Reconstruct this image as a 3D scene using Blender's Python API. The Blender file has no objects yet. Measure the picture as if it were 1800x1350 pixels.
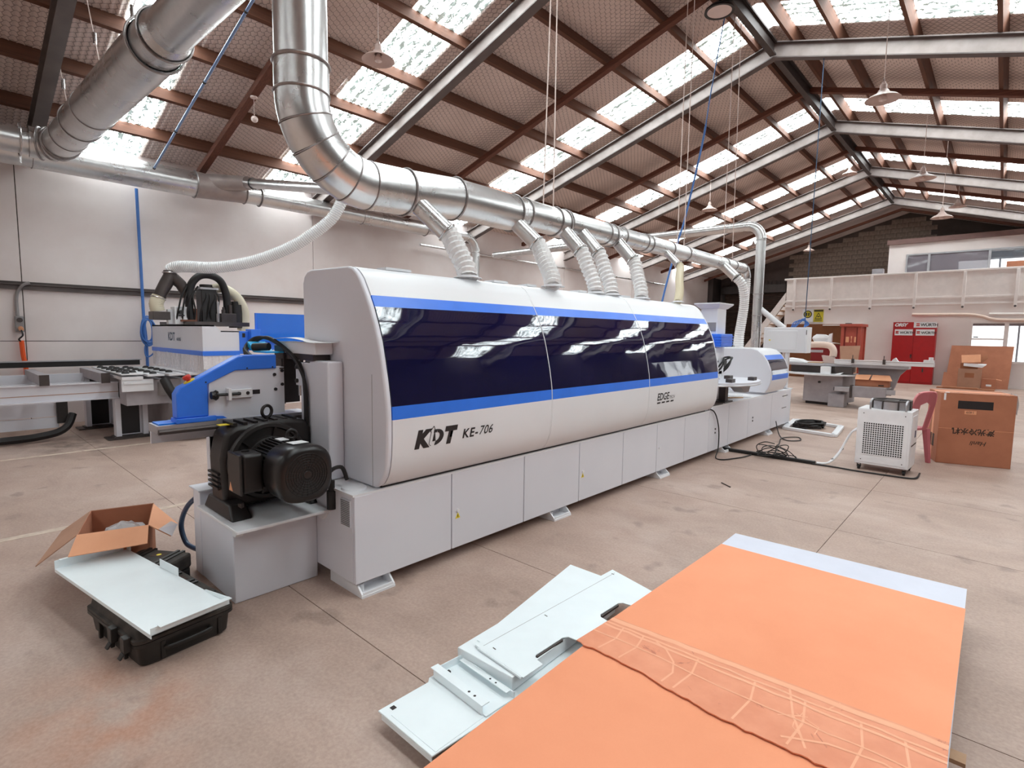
import bpy, bmesh, math, random
from mathutils import Vector, Matrix, Euler

scene = bpy.context.scene
COL = scene.collection
PI = math.pi

# ------------------------------------------------------------------ camera
def make_camera():
    yaw, pitch, roll = math.radians(42.388), math.radians(-5.374), math.radians(0.804)
    f = Vector((-math.sin(yaw) * math.cos(pitch), math.cos(yaw) * math.cos(pitch), math.sin(pitch)))
    r = Vector((math.cos(yaw), math.sin(yaw), 0.0))
    u = r.cross(f)
    r2 = r * math.cos(roll) + u * math.sin(roll)
    u2 = -r * math.sin(roll) + u * math.cos(roll)
    m = Matrix((r2, u2, -f)).transposed().to_4x4()
    m.translation = (0, 0, 1.55)
    cd = bpy.data.cameras.new('camera')
    cd.sensor_fit = 'HORIZONTAL'
    cd.sensor_width = 36.0
    cd.lens = 36.0 * 942.0 / 1800.0
    cd.clip_start, cd.clip_end = 0.05, 300
    co = bpy.data.objects.new('camera', cd)
    co.matrix_world = m
    COL.objects.link(co)
    scene.camera = co
make_camera()

# ------------------------------------------------------------------ world, light, exposure
SKY_STRENGTH = 3.0
SKYLIGHT_STRENGTH = 13.0
EXPOSURE = 0.5
w = bpy.data.worlds.new('overcast_sky')
scene.world = w
w.use_nodes = True
bg = w.node_tree.nodes['Background']
bg.inputs[0].default_value = (0.93, 0.97, 1.0, 1)
bg.inputs[1].default_value = SKY_STRENGTH
scene.view_settings.view_transform = 'Standard'
scene.view_settings.look = 'None'
scene.view_settings.gamma = 1.0
scene.view_settings.use_curve_mapping = False
scene.view_settings.exposure = EXPOSURE
cy = scene.cycles
cy.use_denoising = True
cy.max_bounces = 8
cy.diffuse_bounces = 5
cy.glossy_bounces = 4
cy.transmission_bounces = 4
cy.transparent_max_bounces = 24
cy.caustics_reflective = False
cy.caustics_refractive = False
cy.sample_clamp_indirect = 6.0

# ------------------------------------------------------------------ materials
def c(r, g, b):
    def l(v):
        v /= 255.0
        return v / 12.92 if v <= 0.04045 else ((v + 0.055) / 1.055) ** 2.4
    return (l(r), l(g), l(b), 1.0)

MATS = {}
class NT:
    def __init__(s, name):
        s.m = bpy.data.materials.new(name)
        s.m.use_nodes = True
        s.t = s.m.node_tree
        s.b = s.t.nodes['Principled BSDF']
        s.out = s.t.nodes['Material Output']
        MATS[name] = s.m
    def n(s, typ, **kw):
        nd = s.t.nodes.new(typ)
        for k, v in kw.items():
            setattr(nd, k, v)
        return nd
    def l(s, a, b):
        s.t.links.new(a, b)
    def noise(s, scale, detail=4, rough=0.55, vec=None, dist=0.0):
        nd = s.n('ShaderNodeTexNoise')
        nd.inputs['Scale'].default_value = scale
        nd.inputs['Detail'].default_value = detail
        nd.inputs['Roughness'].default_value = rough
        nd.inputs['Distortion'].default_value = dist
        s.l(vec if vec is not None else s.pos(), nd.inputs['Vector'])
        return nd.outputs['Fac']
    def pos(s):
        if not hasattr(s, '_p'):
            s._p = s.n('ShaderNodeTexCoord').outputs['Object']
        return s._p
    def mapped(s, scale=(1, 1, 1), rot=(0, 0, 0)):
        nd = s.n('ShaderNodeMapping')
        nd.inputs['Scale'].default_value = scale
        nd.inputs['Rotation'].default_value = rot
        s.l(s.pos(), nd.inputs['Vector'])
        return nd.outputs['Vector']
    def ramp(s, fac, stops, interp='LINEAR'):
        nd = s.n('ShaderNodeValToRGB')
        cr = nd.color_ramp
        cr.interpolation = interp
        while len(cr.elements) < len(stops):
            cr.elements.new(0.5)
        for e, (p, col) in zip(cr.elements, stops):
            e.position = p
            e.color = col if len(col) == 4 else (*col, 1)
        s.l(fac, nd.inputs['Fac'])
        return nd.outputs['Color']
    def mix(s, fac, a, b, mode='MIX'):
        nd = s.n('ShaderNodeMix', data_type='RGBA', blend_type=mode)
        for v, i in ((fac, 0), (a, 6), (b, 7)):
            if hasattr(v, 'is_output'):
                s.l(v, nd.inputs[i])
            else:
                nd.inputs[i].default_value = v
        return nd.outputs[2]
    def math(s, op, a, b=0.0, cc=0.0):
        nd = s.n('ShaderNodeMath', operation=op)
        for v, i in ((a, 0), (b, 1), (cc, 2)):
            if hasattr(v, 'is_output'):
                s.l(v, nd.inputs[i])
            else:
                nd.inputs[i].default_value = v
        return nd.outputs[0]
    def vmath(s, op, a, b=(0, 0, 0)):
        nd = s.n('ShaderNodeVectorMath', operation=op)
        for v, i in ((a, 0), (b, 1)):
            if hasattr(v, 'is_output'):
                s.l(v, nd.inputs[i])
            else:
                nd.inputs[i].default_value = v
        return nd
    def color(s, v):
        if hasattr(v, 'is_output'):
            s.l(v, s.b.inputs['Base Color'])
        else:
            s.b.inputs['Base Color'].default_value = v
        return s
    def rough(s, v):
        if hasattr(v, 'is_output'):
            s.l(v, s.b.inputs['Roughness'])
        else:
            s.b.inputs['Roughness'].default_value = v
        return s
    def metal(s, v):
        s.b.inputs['Metallic'].default_value = v
        return s
    def bump(s, h, strength=0.3, dist=0.01):
        nd = s.n('ShaderNodeBump')
        nd.inputs['Strength'].default_value = strength
        nd.inputs['Distance'].default_value = dist
        s.l(h, nd.inputs['Height'])
        s.l(nd.outputs[0], s.b.inputs['Normal'])
        return s

def plain(name, col, rough=0.5, metal=0.0, var=0.06, scale=6.0):
    """a plain coat with a little uneven tone"""
    t = NT(name)
    f = t.noise(scale, 3)
    d = tuple(max(0, x * (1 - 2 * var)) for x in col[:3]) + (1,)
    e = tuple(min(1, x * (1 + var)) for x in col[:3]) + (1,)
    t.color(t.ramp(f, [(0.3, d), (0.7, e)]))
    t.rough(rough).metal(metal)
    return t.m

def build_materials():
    # floor concrete
    t = NT('concrete_floor')
    big = t.noise(0.7, 7, 0.66)
    str_ = t.noise(1.3, 7, 0.68, t.mapped((0.9, 1.7, 1), (0, 0, 0.5)), 0.5)
    fine = t.noise(60, 3, 0.6)
    spots = t.noise(3.2, 2, 0.5)
    a = t.ramp(big, [(0.3, c(160, 132, 118)), (0.52, c(182, 156, 143)), (0.72, c(200, 180, 170))])
    b = t.mix(t.ramp(str_, [(0.42, (0, 0, 0)), (0.70, (0.55, 0.55, 0.55))]), a, c(140, 114, 102))
    d = t.mix(t.ramp(spots, [(0.64, (0, 0, 0)), (0.72, (0.5, 0.5, 0.5))]), b, c(108, 86, 78))
    orange = t.n('ShaderNodeTexGradient', gradient_type='SPHERICAL')
    mp = t.n('ShaderNodeMapping')
    mp.inputs['Location'].default_value = (2.55 * 1.6, -0.42 * 2.4, 0)
    mp.inputs['Scale'].default_value = (1.6, 2.4, 1)
    t.l(t.pos(), mp.inputs['Vector'])
    wob = t.vmath('ADD', mp.outputs[0], t.vmath('SCALE', t.noise(2.5, 4)).outputs[0])
    t.l(mp.outputs[0], orange.inputs['Vector'])
    om = t.math('MULTIPLY', orange.outputs['Fac'], t.ramp(t.noise(3.5, 4), [(0.38, (0, 0, 0)), (0.62, (1, 1, 1))]))
    d = t.mix(t.math('MULTIPLY', om, 0.75), d, c(186, 112, 72))
    oil = t.n('ShaderNodeTexGradient', gradient_type='SPHERICAL')
    mp2 = t.n('ShaderNodeMapping')
    mp2.inputs['Location'].default_value = (9.0 * 0.8, -1.3 * 1.5, 0)
    mp2.inputs['Scale'].default_value = (0.8, 1.5, 1)
    t.l(t.pos(), mp2.inputs['Vector'])
    t.l(mp2.outputs[0], oil.inputs['Vector'])
    om2 = t.math('MULTIPLY', oil.outputs['Fac'], t.ramp(t.noise(4.5, 5), [(0.42, (0, 0, 0)), (0.6, (1, 1, 1))]))
    d = t.mix(om2, d, c(70, 55, 50))
    d = t.mix(0.25, d, t.ramp(fine, [(0.3, c(140, 118, 108)), (0.7, c(205, 185, 172))]), 'MIX')
    t.color(d)
    t.rough(t.math('MULTIPLY_ADD', big, 0.3, 0.42))
    t.bump(fine, 0.12, 0.004)
    plain('joint_dark', c(104, 86, 76), 0.9)
    plain('joint_light', c(205, 186, 170), 0.8, var=0.12, scale=14)
    # walls
    t = NT('wall_paint')
    f = t.noise(0.8, 4)
    t.color(t.ramp(f, [(0.3, c(230, 217, 212)), (0.7, c(240, 230, 227))]))
    t.rough(0.7)
    t.bump(t.noise(40, 2), 0.05, 0.003)
    t = NT('panel_white')
    f = t.noise(1.4, 4)
    t.color(t.ramp(f, [(0.3, c(232, 220, 217)), (0.7, c(241, 232, 230))]))
    t.rough(0.6)
    plain('block_grey', c(150, 132, 120), 0.9, var=0.15, scale=9)
    plain('mortar', c(92, 80, 74), 0.95)
    plain('cladding_dark', c(84, 70, 66), 0.7)
    plain('shutter_brown', c(98, 80, 74), 0.55)
    # roof
    t = NT('roof_foil')
    sc = t.vmath('MULTIPLY', t.pos(), (1 / 0.085, 1 / 0.085, 0)).outputs[0]
    r3 = (1.0, 1.7320508, 1.0)
    hr = (0.5, 0.8660254, 0.5)
    def cell(v):
        q = t.vmath('MODULO', v, r3).outputs[0]
        return t.vmath('SUBTRACT', q, hr).outputs[0]
    off = t.vmath('ADD', sc, (1000.0, 1732.0508, 0)).outputs[0]
    A = cell(off)
    B = cell(t.vmath('ADD', off, hr).outputs[0])
    def flat(v):
        return t.vmath('MULTIPLY', v, (1, 1, 0)).outputs[0]
    A, B = flat(A), flat(B)
    la = t.vmath('LENGTH', A).outputs['Value']
    lb = t.vmath('LENGTH', B).outputs['Value']
    sel = t.math('LESS_THAN', la, lb)
    g = t.mix(sel, B, A)
    ab = t.vmath('ABSOLUTE', g).outputs[0]
    dt = t.vmath('DOT_PRODUCT', ab, (0.5, 0.8660254, 0)).outputs['Value']
    sx = t.n('ShaderNodeSeparateXYZ')
    t.l(ab, sx.inputs[0])
    edge = t.math('GREATER_THAN', t.math('MAXIMUM', sx.outputs[0], dt), 0.445)
    dirt = t.noise(0.9, 4)
    base = t.ramp(dirt, [(0.3, c(212, 194, 187)), (0.7, c(232, 216, 209))])
    t.color(t.mix(t.math('MULTIPLY', edge, 0.6), base, c(96, 78, 72)))
    t.rough(0.6)
    t = NT('skylight_sheet')
    t._p = t.n('ShaderNodeNewGeometry').outputs['Position']
    wv = t.n('ShaderNodeTexWave', wave_type='BANDS', bands_direction='Y')
    wv.inputs['Scale'].default_value = 2.1
    t.l(t.pos(), wv.inputs['Vector'])
    mpl = t.n('ShaderNodeMapping')
    mpl.inputs['Scale'].default_value = (0.55, 1.0, 1.0)
    t.l(t.pos(), mpl.inputs['Vector'])
    litter = t.noise(14, 5, 0.7, mpl.outputs[0], 1.0)
    band = t.math('MULTIPLY', wv.outputs['Fac'], 0.10)
    spots = t.ramp(t.math('ADD', litter, band), [(0.535, (1, 1, 1)), (0.575, (0.0, 0.0, 0.0))])
    emcol = t.mix(spots, c(96, 110, 108), (0.90, 0.985, 1.0, 1))
    st = t.n('ShaderNodeMapRange')
    st.inputs[3].default_value = 0.9
    st.inputs[4].default_value = SKYLIGHT_STRENGTH
    t.l(spots, st.inputs[0])
    t.color(c(200, 215, 212))
    t.rough(0.5)
    t.l(emcol, t.b.inputs['Emission Color'])
    t.l(st.outputs[0], t.b.inputs['Emission Strength'])
    # timber
    t = NT('purlin_timber')
    g1 = t.noise(2.0, 6, 0.6, t.mapped((22, 0.8, 22)))
    g2 = t.noise(0.5, 3)
    k = t.ramp(g1, [(0.3, c(74, 44, 32)), (0.6, c(112, 70, 50)), (0.8, c(138, 92, 68))])
    t.color(t.mix(0.45, k, t.ramp(g2, [(0.3, c(70, 42, 32)), (0.7, c(120, 78, 56))])))
    t.rough(0.75)
    t = NT('brace_timber')
    g1 = t.noise(2.0, 5, 0.6, t.mapped((0.8, 22, 22)))
    t.color(t.ramp(g1, [(0.3, c(84, 46, 34)), (0.7, c(116, 68, 50))]))
    t.rough(0.75)
    t = NT('steel_beam')  # on the rafter flanges this tone is darkened to paint in their shade
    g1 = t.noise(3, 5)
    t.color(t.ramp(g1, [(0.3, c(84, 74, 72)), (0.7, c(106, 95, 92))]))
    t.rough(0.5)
    t = NT('steel_web_lit')  # same paint as the flanges, lightened for the light the web catches
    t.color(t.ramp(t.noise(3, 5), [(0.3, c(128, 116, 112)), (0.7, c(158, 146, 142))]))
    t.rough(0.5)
    # galvanised metal
    t = NT('galvanised')
    vo = t.n('ShaderNodeTexVoronoi')
    vo.inputs['Scale'].default_value = 38
    t.l(t.pos(), vo.inputs['Vector'])
    sp = t.noise(3.0, 4)
    kk = t.mix(0.06, t.ramp(sp, [(0.3, c(206, 202, 203)), (0.7, c(222, 219, 220))]), vo.outputs['Color'], 'SOFT_LIGHT')
    hs = t.n('ShaderNodeHueSaturation')
    hs.inputs['Saturation'].default_value = 0.12
    t.l(kk, hs.inputs['Color'])
    t.color(hs.outputs[0])
    t.metal(0.92)
    t.rough(t.math('MULTIPLY_ADD', sp, 0.08, 0.24))
    t = NT('galvanised_seam')
    t.color(t.ramp(t.noise(12, 3), [(0.3, c(138, 130, 129)), (0.7, c(172, 166, 165))]))
    t.metal(0.7).rough(0.4)
    plain('steel_bright', c(200, 196, 196), 0.25, 0.9)
    plain('steel_dark', c(84, 76, 74), 0.45, 0.6)
    plain('cast_grey', c(150, 146, 146), 0.5, 0.3)
    plain('aluminium', c(190, 188, 192), 0.35, 0.7)
    # machine paint
    t = NT('machine_white')
    f = t.noise(0.9, 3)
    t.color(t.ramp(f, [(0.3, c(228, 228, 231)), (0.7, c(234, 234, 237))]))
    t.rough(0.33)
    t.bump(t.noise(160, 2), 0.04, 0.001)
    t = NT('machine_grey')
    f = t.noise(0.9, 3)
    t.color(t.ramp(f, [(0.3, c(220, 220, 228)), (0.7, c(228, 228, 235))]))
    t.rough(0.42)
    t.bump(t.noise(160, 2), 0.06, 0.001)
    plain('saw_grey', c(166, 160, 164), 0.5)
    plain('blue_paint', c(54, 122, 236), 0.32, var=0.03)
    plain('blue_bright', c(28, 130, 240), 0.3, var=0.03)
    plain('cyan_paint', c(40, 180, 240), 0.35, var=0.03)
    t = NT('blue_screen')
    t.color(c(10, 120, 240))
    t.rough(0.08)
    t.b.inputs['Alpha'].default_value = 0.82
    t = NT('hood_glass')
    t.color(t.ramp(t.noise(1.2, 2), [(0.3, c(17, 17, 50)), (0.7, c(23, 24, 66))]))
    t.rough(0.03)
    t.b.inputs['IOR'].default_value = 1.6
    t.b.inputs['Alpha'].default_value = 0.86
    t.b.inputs['Coat Weight'].default_value = 0.6
    t.b.inputs['Coat Roughness'].default_value = 0.02
    t.bump(t.noise(1.6, 2, 0.4), 0.18, 0.05)
    plain('black_rubber', c(28, 24, 24), 0.55)
    plain('black_cast', c(34, 29, 28), 0.42, var=0.1, scale=30)
    plain('black_gloss', c(26, 22, 22), 0.32)
    plain('dark_grille', c(22, 18, 18), 0.6)
    t = NT('black_case')
    t.color(t.ramp(t.noise(8, 4), [(0.35, c(20, 17, 16)), (0.7, c(38, 34, 31))]))
    t.rough(0.42)
    t = NT('case_dusty')
    t.color(t.ramp(t.noise(14, 5), [(0.35, c(40, 35, 32)), (0.75, c(74, 66, 60))]))
    t.rough(0.7)
    plain('red_plastic', c(206, 52, 40), 0.35)
    plain('yellow_label', c(238, 214, 50), 0.5, var=0.03)
    plain('label_white', c(236, 236, 238), 0.5, var=0.02)
    plain('print_black', c(34, 28, 30), 0.5, var=0.02)
    plain('print_dark', c(66, 46, 36), 0.7, var=0.05)
    plain('sheet_white', c(238, 246, 249), 0.32, var=0.015)
    plain('laminate', c(208, 210, 224), 0.35, var=0.02)
    # cardboards
    def board(name, lo, hi, sc=5):
        t = NT(name)
        f = t.noise(sc, 5)
        fl = t.noise(180, 2)
        k = t.ramp(f, [(0.3, lo), (0.7, hi)])
        t.color(t.mix(0.15, k, t.ramp(fl, [(0.3, lo), (0.7, hi)])))
        t.rough(0.8)
        return t
    board('card_orange', c(238, 152, 112), c(246, 162, 122), 2.0)
    t = NT('card_tape')
    f = t.noise(7, 5, 0.6)
    a = t.ramp(f, [(0.3, c(222, 138, 102)), (0.7, c(236, 156, 120))])
    torn = t.ramp(t.noise(5.5, 6, 0.7, None, 1.0), [(0.62, (0, 0, 0)), (0.66, (1, 1, 1))])
    t.color(t.mix(torn, a, c(188, 106, 78)))
    t.rough(0.55)
    board('tape_residue', c(242, 172, 136), c(246, 180, 146), 6)
    board('card_brown', c(170, 108, 80), c(188, 124, 94), 4)
    board('card_dark', c(146, 92, 62), c(164, 106, 74), 4)
    board('card_light', c(222, 156, 118), c(232, 168, 130), 4)
    board('card_kraft', c(168, 126, 104), c(182, 140, 116), 4)
    board('card_edge', c(120, 72, 46), c(150, 92, 60), 60)
    board('plywood', c(196, 160, 128), c(214, 180, 148), 5)
    board('pallet_wood', c(170, 134, 104), c(196, 160, 130), 8)
    board('brown_board', c(112, 66, 36), c(128, 78, 46), 3)
    plain('red_paint', c(176, 12, 18), 0.4, var=0.04)
    plain('red_board', c(128, 18, 20), 0.6, var=0.06)
    plain('orange_crate', c(172, 76, 60), 0.5, var=0.06)
    plain('crate_dark', c(130, 44, 36), 0.6, var=0.06)
    plain('sign_yellow', c(206, 190, 40), 0.5, var=0.03)
    plain('sign_dark', c(60, 54, 30), 0.6, var=0.03)
    plain('pink_chair', c(186, 104, 112), 0.5, var=0.03)
    plain('chair_edge', c(232, 150, 152), 0.5, var=0.03)
    plain('orange_cable', c(240, 92, 36), 0.5, var=0.04)
    plain('air_blue', c(72, 122, 196), 0.35, var=0.03)
    plain('air_pale', c(128, 158, 204), 0.35, var=0.03)
    plain('hose_navy', c(42, 70, 100), 0.4, var=0.03)
    plain('cord_white', c(226, 206, 198), 0.7, var=0.03)
    plain('lamp_enamel', c(206, 182, 174), 0.4, var=0.05)
    plain('lamp_white', c(232, 214, 208), 0.5, var=0.03)
    plain('trim_white', c(238, 228, 224), 0.55, var=0.03)
    plain('fascia_brown', c(126, 96, 90), 0.6, var=0.05)
    plain('curtain_white', c(228, 224, 228), 0.6, var=0.06, scale=30)
    plain('plastic_white', c(238, 236, 238), 0.35, var=0.03)
    plain('exterior_ground', c(190, 196, 196), 0.9)
    plain('foliage', c(110, 150, 120), 0.8, var=0.3, scale=3)
    plain('pvc_cream', c(226, 200, 186), 0.5, var=0.03)
    plain('rust_brown', c(120, 74, 56), 0.7, var=0.1)
    plain('wye_grey', c(172, 160, 156), 0.4, 0.4)
    # clear things
    def clear(name, col, alpha, rough):
        t = NT(name)
        t.color(col)
        t.rough(rough)
        t.b.inputs['Alpha'].default_value = alpha
        return t
    clear('hose_milky', c(238, 236, 236), 0.9, 0.22)
    clear('hose_clear', c(238, 240, 242), 0.7, 0.15)
    plain('hose_wire', c(246, 244, 244), 0.3, var=0.02)
    clear('hose_cream', c(236, 226, 200), 0.85, 0.3)
    clear('plastic_wrap', c(222, 222, 224), 0.55, 0.12)
    clear('window_glass', c(196, 206, 220), 0.16, 0.03)
    clear('pane_tint', c(150, 142, 150), 0.72, 0.04)
build_materials()
M = MATS

# ------------------------------------------------------------------ mesh helpers
class MB:
    def __init__(s):
        s.v, s.f = [], []
    def add(s, vs, fs):
        o = len(s.v)
        s.v += [tuple(x) for x in vs]
        s.f += [tuple(i + o for i in f) for f in fs]
        return s
    def box(s, a, b):
        x0, x1 = sorted((a[0], b[0])); y0, y1 = sorted((a[1], b[1])); z0, z1 = sorted((a[2], b[2]))
        return s.add([(x0, y0, z0), (x1, y0, z0), (x1, y1, z0), (x0, y1, z0), (x0, y0, z1), (x1, y0, z1), (x1, y1, z1), (x0, y1, z1)],
                     [(0, 3, 2, 1), (4, 5, 6, 7), (0, 1, 5, 4), (1, 2, 6, 5), (2, 3, 7, 6), (3, 0, 4, 7)])
    def obox(s, ctr, size, rz=0.0, rx=0.0, ry=0.0):
        R = Euler((rx, ry, rz)).to_matrix()
        hx, hy, hz = size[0] / 2, size[1] / 2, size[2] / 2
        P = [R @ Vector(p) + Vector(ctr) for p in ((-hx, -hy, -hz), (hx, -hy, -hz), (hx, hy, -hz), (-hx, hy, -hz), (-hx, -hy, hz), (hx, -hy, hz), (hx, hy, hz), (-hx, hy, hz))]
        return s.add(P, [(0, 3, 2, 1), (4, 5, 6, 7), (0, 1, 5, 4), (1, 2, 6, 5), (2, 3, 7, 6), (3, 0, 4, 7)])
    def hexa(s, P):
        """eight corners, bottom four then top four"""
        return s.add(P, [(0, 3, 2, 1), (4, 5, 6, 7), (0, 1, 5, 4), (1, 2, 6, 5), (2, 3, 7, 6), (3, 0, 4, 7)])
    def slab(s, quad, thick):
        """a plate: four top corners, thickness downwards along its normal"""
        q = [Vector(p) for p in quad]
        n = (q[1] - q[0]).cross(q[3] - q[0]).normalized() * thick
        return s.hexa([p - n for p in q] + q)
    def bar(s, p0, p1, wy, wz, up=(0, 0, 1)):
        """a rectangular bar between two points"""
        p0, p1 = Vector(p0), Vector(p1)
        d = (p1 - p0).normalized()
        a = d.cross(Vector(up))
        if a.length < 1e-4:
            a = d.cross(Vector((1, 0, 0)))
        a = a.normalized() * (wy / 2)
        b = a.cross(d).normalized() * (wz / 2)
        return s.add([p0 - a - b, p0 + a - b, p0 + a + b, p0 - a + b, p1 - a - b, p1 + a - b, p1 + a + b, p1 - a + b],
                     [(0, 1, 2, 3), (7, 6, 5, 4), (0, 4, 5, 1), (1, 5, 6, 2), (2, 6, 7, 3), (3, 7, 4, 0)])
    def ringtube(s, pts, radii, segs=12, cap=True):
        """a tube along a path, one radius per point"""
        P = [Vector(p) for p in pts]
        n = len(P)
        if not hasattr(radii, '__len__'):
            radii = [radii] * n
        T = []
        for i in range(n):
            a = P[max(0, i - 1)]; b = P[min(n - 1, i + 1)]
            d = b - a
            T.append(d.normalized() if d.length > 1e-9 else (T[-1] if T else Vector((0, 0, 1))))
        u = T[0].orthogonal().normalized()
        base = len(s.v)
        for i in range(n):
            u = (u - T[i] * u.dot(T[i]))
            u = u.normalized() if u.length > 1e-6 else T[i].orthogonal().normalized()
            w_ = T[i].cross(u)
            for k in range(segs):
                an = 2 * PI * k / segs
                s.v.append(tuple(P[i] + (u * math.cos(an) + w_ * math.sin(an)) * radii[i]))
        for i in range(n - 1):
            for k in range(segs):
                a = base + i * segs + k; b = base + i * segs + (k + 1) % segs
                s.f.append((a, b, b + segs, a + segs))
        if cap:
            s.f.append(tuple(base + k for k in reversed(range(segs))))
            s.f.append(tuple(base + (n - 1) * segs + k for k in range(segs)))
        return s
    def cyl(s, p0, p1, r, r1=None, segs=16, cap=True):
        return s.ringtube([p0, p1], [r, r if r1 is None else r1], segs, cap)
    def lathe(s, prof, ctr, axis=(0, 0, 1), segs=20, cap=False):
        """prof = (radius, height) pairs along an axis from ctr"""
        ax = Vector(axis).normalized()
        u = ax.orthogonal().normalized(); w_ = ax.cross(u)
        base = len(s.v)
        for r, h in prof:
            for k in range(segs):
                an = 2 * PI * k / segs
                s.v.append(tuple(Vector(ctr) + ax * h + (u * math.cos(an) + w_ * math.sin(an)) * r))
        for i in range(len(prof) - 1):
            for k in range(segs):
                a = base + i * segs + k; b = base + i * segs + (k + 1) % segs
                s.f.append((a, b, b + segs, a + segs))
        if cap:
            s.f.append(tuple(base + k for k in reversed(range(segs))))
            s.f.append(tuple(base + (len(prof) - 1) * segs + k for k in range(segs)))
        return s
    def prism(s, poly, ax, a0, a1):
        """extrude a polygon; ax = 'x': poly is (y, z); 'y': (x, z); 'z': (x, y)"""
        def mk(p, a):
            return (a, p[0], p[1]) if ax == 'x' else ((p[0], a, p[1]) if ax == 'y' else (p[0], p[1], a))
        n = len(poly)
        vs = [mk(p, a0) for p in poly] + [mk(p, a1) for p in poly]
        fs = [tuple(range(n - 1, -1, -1)), tuple(range(n, 2 * n))]
        for i in range(n):
            j = (i + 1) % n
            fs.append((i, j, n + j, n + i))
        return s.add(vs, fs)
    def strip(s, prof, a0, a1, thick=0.0, nseg=1):
        """a curved sheet: prof = (x, z) points, swept along y, given a thickness inwards"""
        n = len(prof)
        P = [Vector((p[0], p[1])) for p in prof]
        N = []
        for i in range(n):
            d = (P[min(n - 1, i + 1)] - P[max(0, i - 1)]).normalized()
            N.append(Vector((d.y, -d.x)))
        Q = [P[i] - N[i] * thick for i in range(n)]
        base = len(s.v)
        ys = [a0 + (a1 - a0) * k / nseg for k in range(nseg + 1)]
        for y in ys:
            for p in P: s.v.append((p.x, y, p.y))
        for y in ys:
            for p in Q: s.v.append((p.x, y, p.y))
        o = base + n * (nseg + 1)
        for k in range(nseg):
            for i in range(n - 1):
                a = base + k * n + i
                s.f.append((a, a + n, a + n + 1, a + 1))
                a = o + k * n + i
                s.f.append((a, a + 1, a + n + 1, a + n))
        for i in range(n - 1):
            s.f.append((base + i, base + i + 1, o + i + 1, o + i))
            a = base + nseg * n; b = o + nseg * n
            s.f.append((a + i + 1, a + i, b + i, b + i + 1))
        for k in range(nseg):
            a = base + k * n; b = o + k * n
            s.f.append((a, b, b + n, a + n))
            a += n - 1; b += n - 1
            s.f.append((a, a + n, b + n, b))
        return s
    def ico(s, ctr, r, sub=2, jit=0.0, sq=(1, 1, 1), seed=1):
        bm = bmesh.new()
        bmesh.ops.create_icosphere(bm, subdivisions=sub, radius=1.0)
        rnd = random.Random(seed)
        for v in bm.verts:
            k = 1 + rnd.uniform(-jit, jit)
            v.co = Vector((v.co.x * r * sq[0] * k + ctr[0], v.co.y * r * sq[1] * k + ctr[1], v.co.z * r * sq[2] * k + ctr[2]))
        bm.verts.index_update()
        s.add([v.co for v in bm.verts], [[v.index for v in f.verts] for f in bm.faces])
        bm.free()
        return s
    def torus(s, ctr, axis, R, r, segs=24, sides=8):
        ax = Vector(axis).normalized(); u = ax.orthogonal().normalized(); w_ = ax.cross(u)
        base = len(s.v)
        for i in range(segs):
            a = 2 * PI * i / segs
            d = u * math.cos(a) + w_ * math.sin(a)
            for k in range(sides):
                b = 2 * PI * k / sides
                s.v.append(tuple(Vector(ctr) + d * (R + r * math.cos(b)) + ax * (r * math.sin(b))))
        for i in range(segs):
            for k in range(sides):
                a = base + i * sides + k; b = base + i * sides + (k + 1) % sides
                a2 = base + ((i + 1) % segs) * sides + k; b2 = base + ((i + 1) % segs) * sides + (k + 1) % sides
                s.f.append((a, a2, b2, b))
        return s
    def mesh(s, name, angle=35):
        me = bpy.data.meshes.new(name)
        me.from_pydata(s.v, [], s.f)
        me.validate()
        bm = bmesh.new(); bm.from_mesh(me)
        bmesh.ops.recalc_face_normals(bm, faces=bm.faces)
        bm.to_mesh(me); bm.free()
        me.polygons.foreach_set('use_smooth', [True] * len(me.polygons))
        me.set_sharp_from_angle(angle=math.radians(angle))
        return me

def spline(pts, n=8, closed=False):
    """Catmull-Rom through points"""
    P = [Vector(p) for p in pts]
    out = []
    m = len(P)
    for i in range(m if closed else m - 1):
        if closed:
            a, b, cc, d = P[(i - 1) % m], P[i], P[(i + 1) % m], P[(i + 2) % m]
        else:
            a, b, cc, d = P[max(0, i - 1)], P[i], P[i + 1], P[min(m - 1, i + 2)]
        for k in range(n):
            t = k / n
            out.append(0.5 * ((2 * b) + (cc - a) * t + (2 * a - 5 * b + 4 * cc - d) * t * t + (3 * b - a - 3 * cc + d) * t ** 3))
    if not closed:
        out.append(P[-1])
    return out

def thing(name, label, cat, loc=(0, 0, 0), group=None):
    o = bpy.data.objects.new(name, None)
    COL.objects.link(o)
    o.location = loc
    o.empty_display_size = 0.1
    o['label'] = label
    o['category'] = cat
    if group: o['group'] = group
    return o

def part(name, mb, mat, parent=None, bevel=0.0, angle=35, label=None, bseg=2):
    me = mb.mesh(name, angle) if isinstance(mb, MB) else mb
    if not me.materials:
        me.materials.append(M[mat] if isinstance(mat, str) else mat)
    o = bpy.data.objects.new(name, me)
    COL.objects.link(o)
    if parent is not None:
        o.parent = parent
        if parent.type == 'EMPTY' and parent.parent is None:
            o.location = -parent.location
    if bevel:
        md = o.modifiers.new('bevel', 'BEVEL')
        md.width = bevel
        md.segments = bseg
        md.limit_method = 'ANGLE'
        md.angle_limit = math.radians(40)
        md.harden_normals = False
    if label: o['label'] = label
    return o

def solo(name, mb, mat, label, cat, group=None, **kw):
    o = part(name, mb, mat, None, **kw)
    o['label'] = label
    o['category'] = cat
    if group: o['group'] = group
    return o

def struct(name, mb, mat, parent=None, **kw):
    o = part(name, mb, mat, parent, **kw)
    if parent is None:
        o['kind'] = 'structure'
    return o

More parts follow.
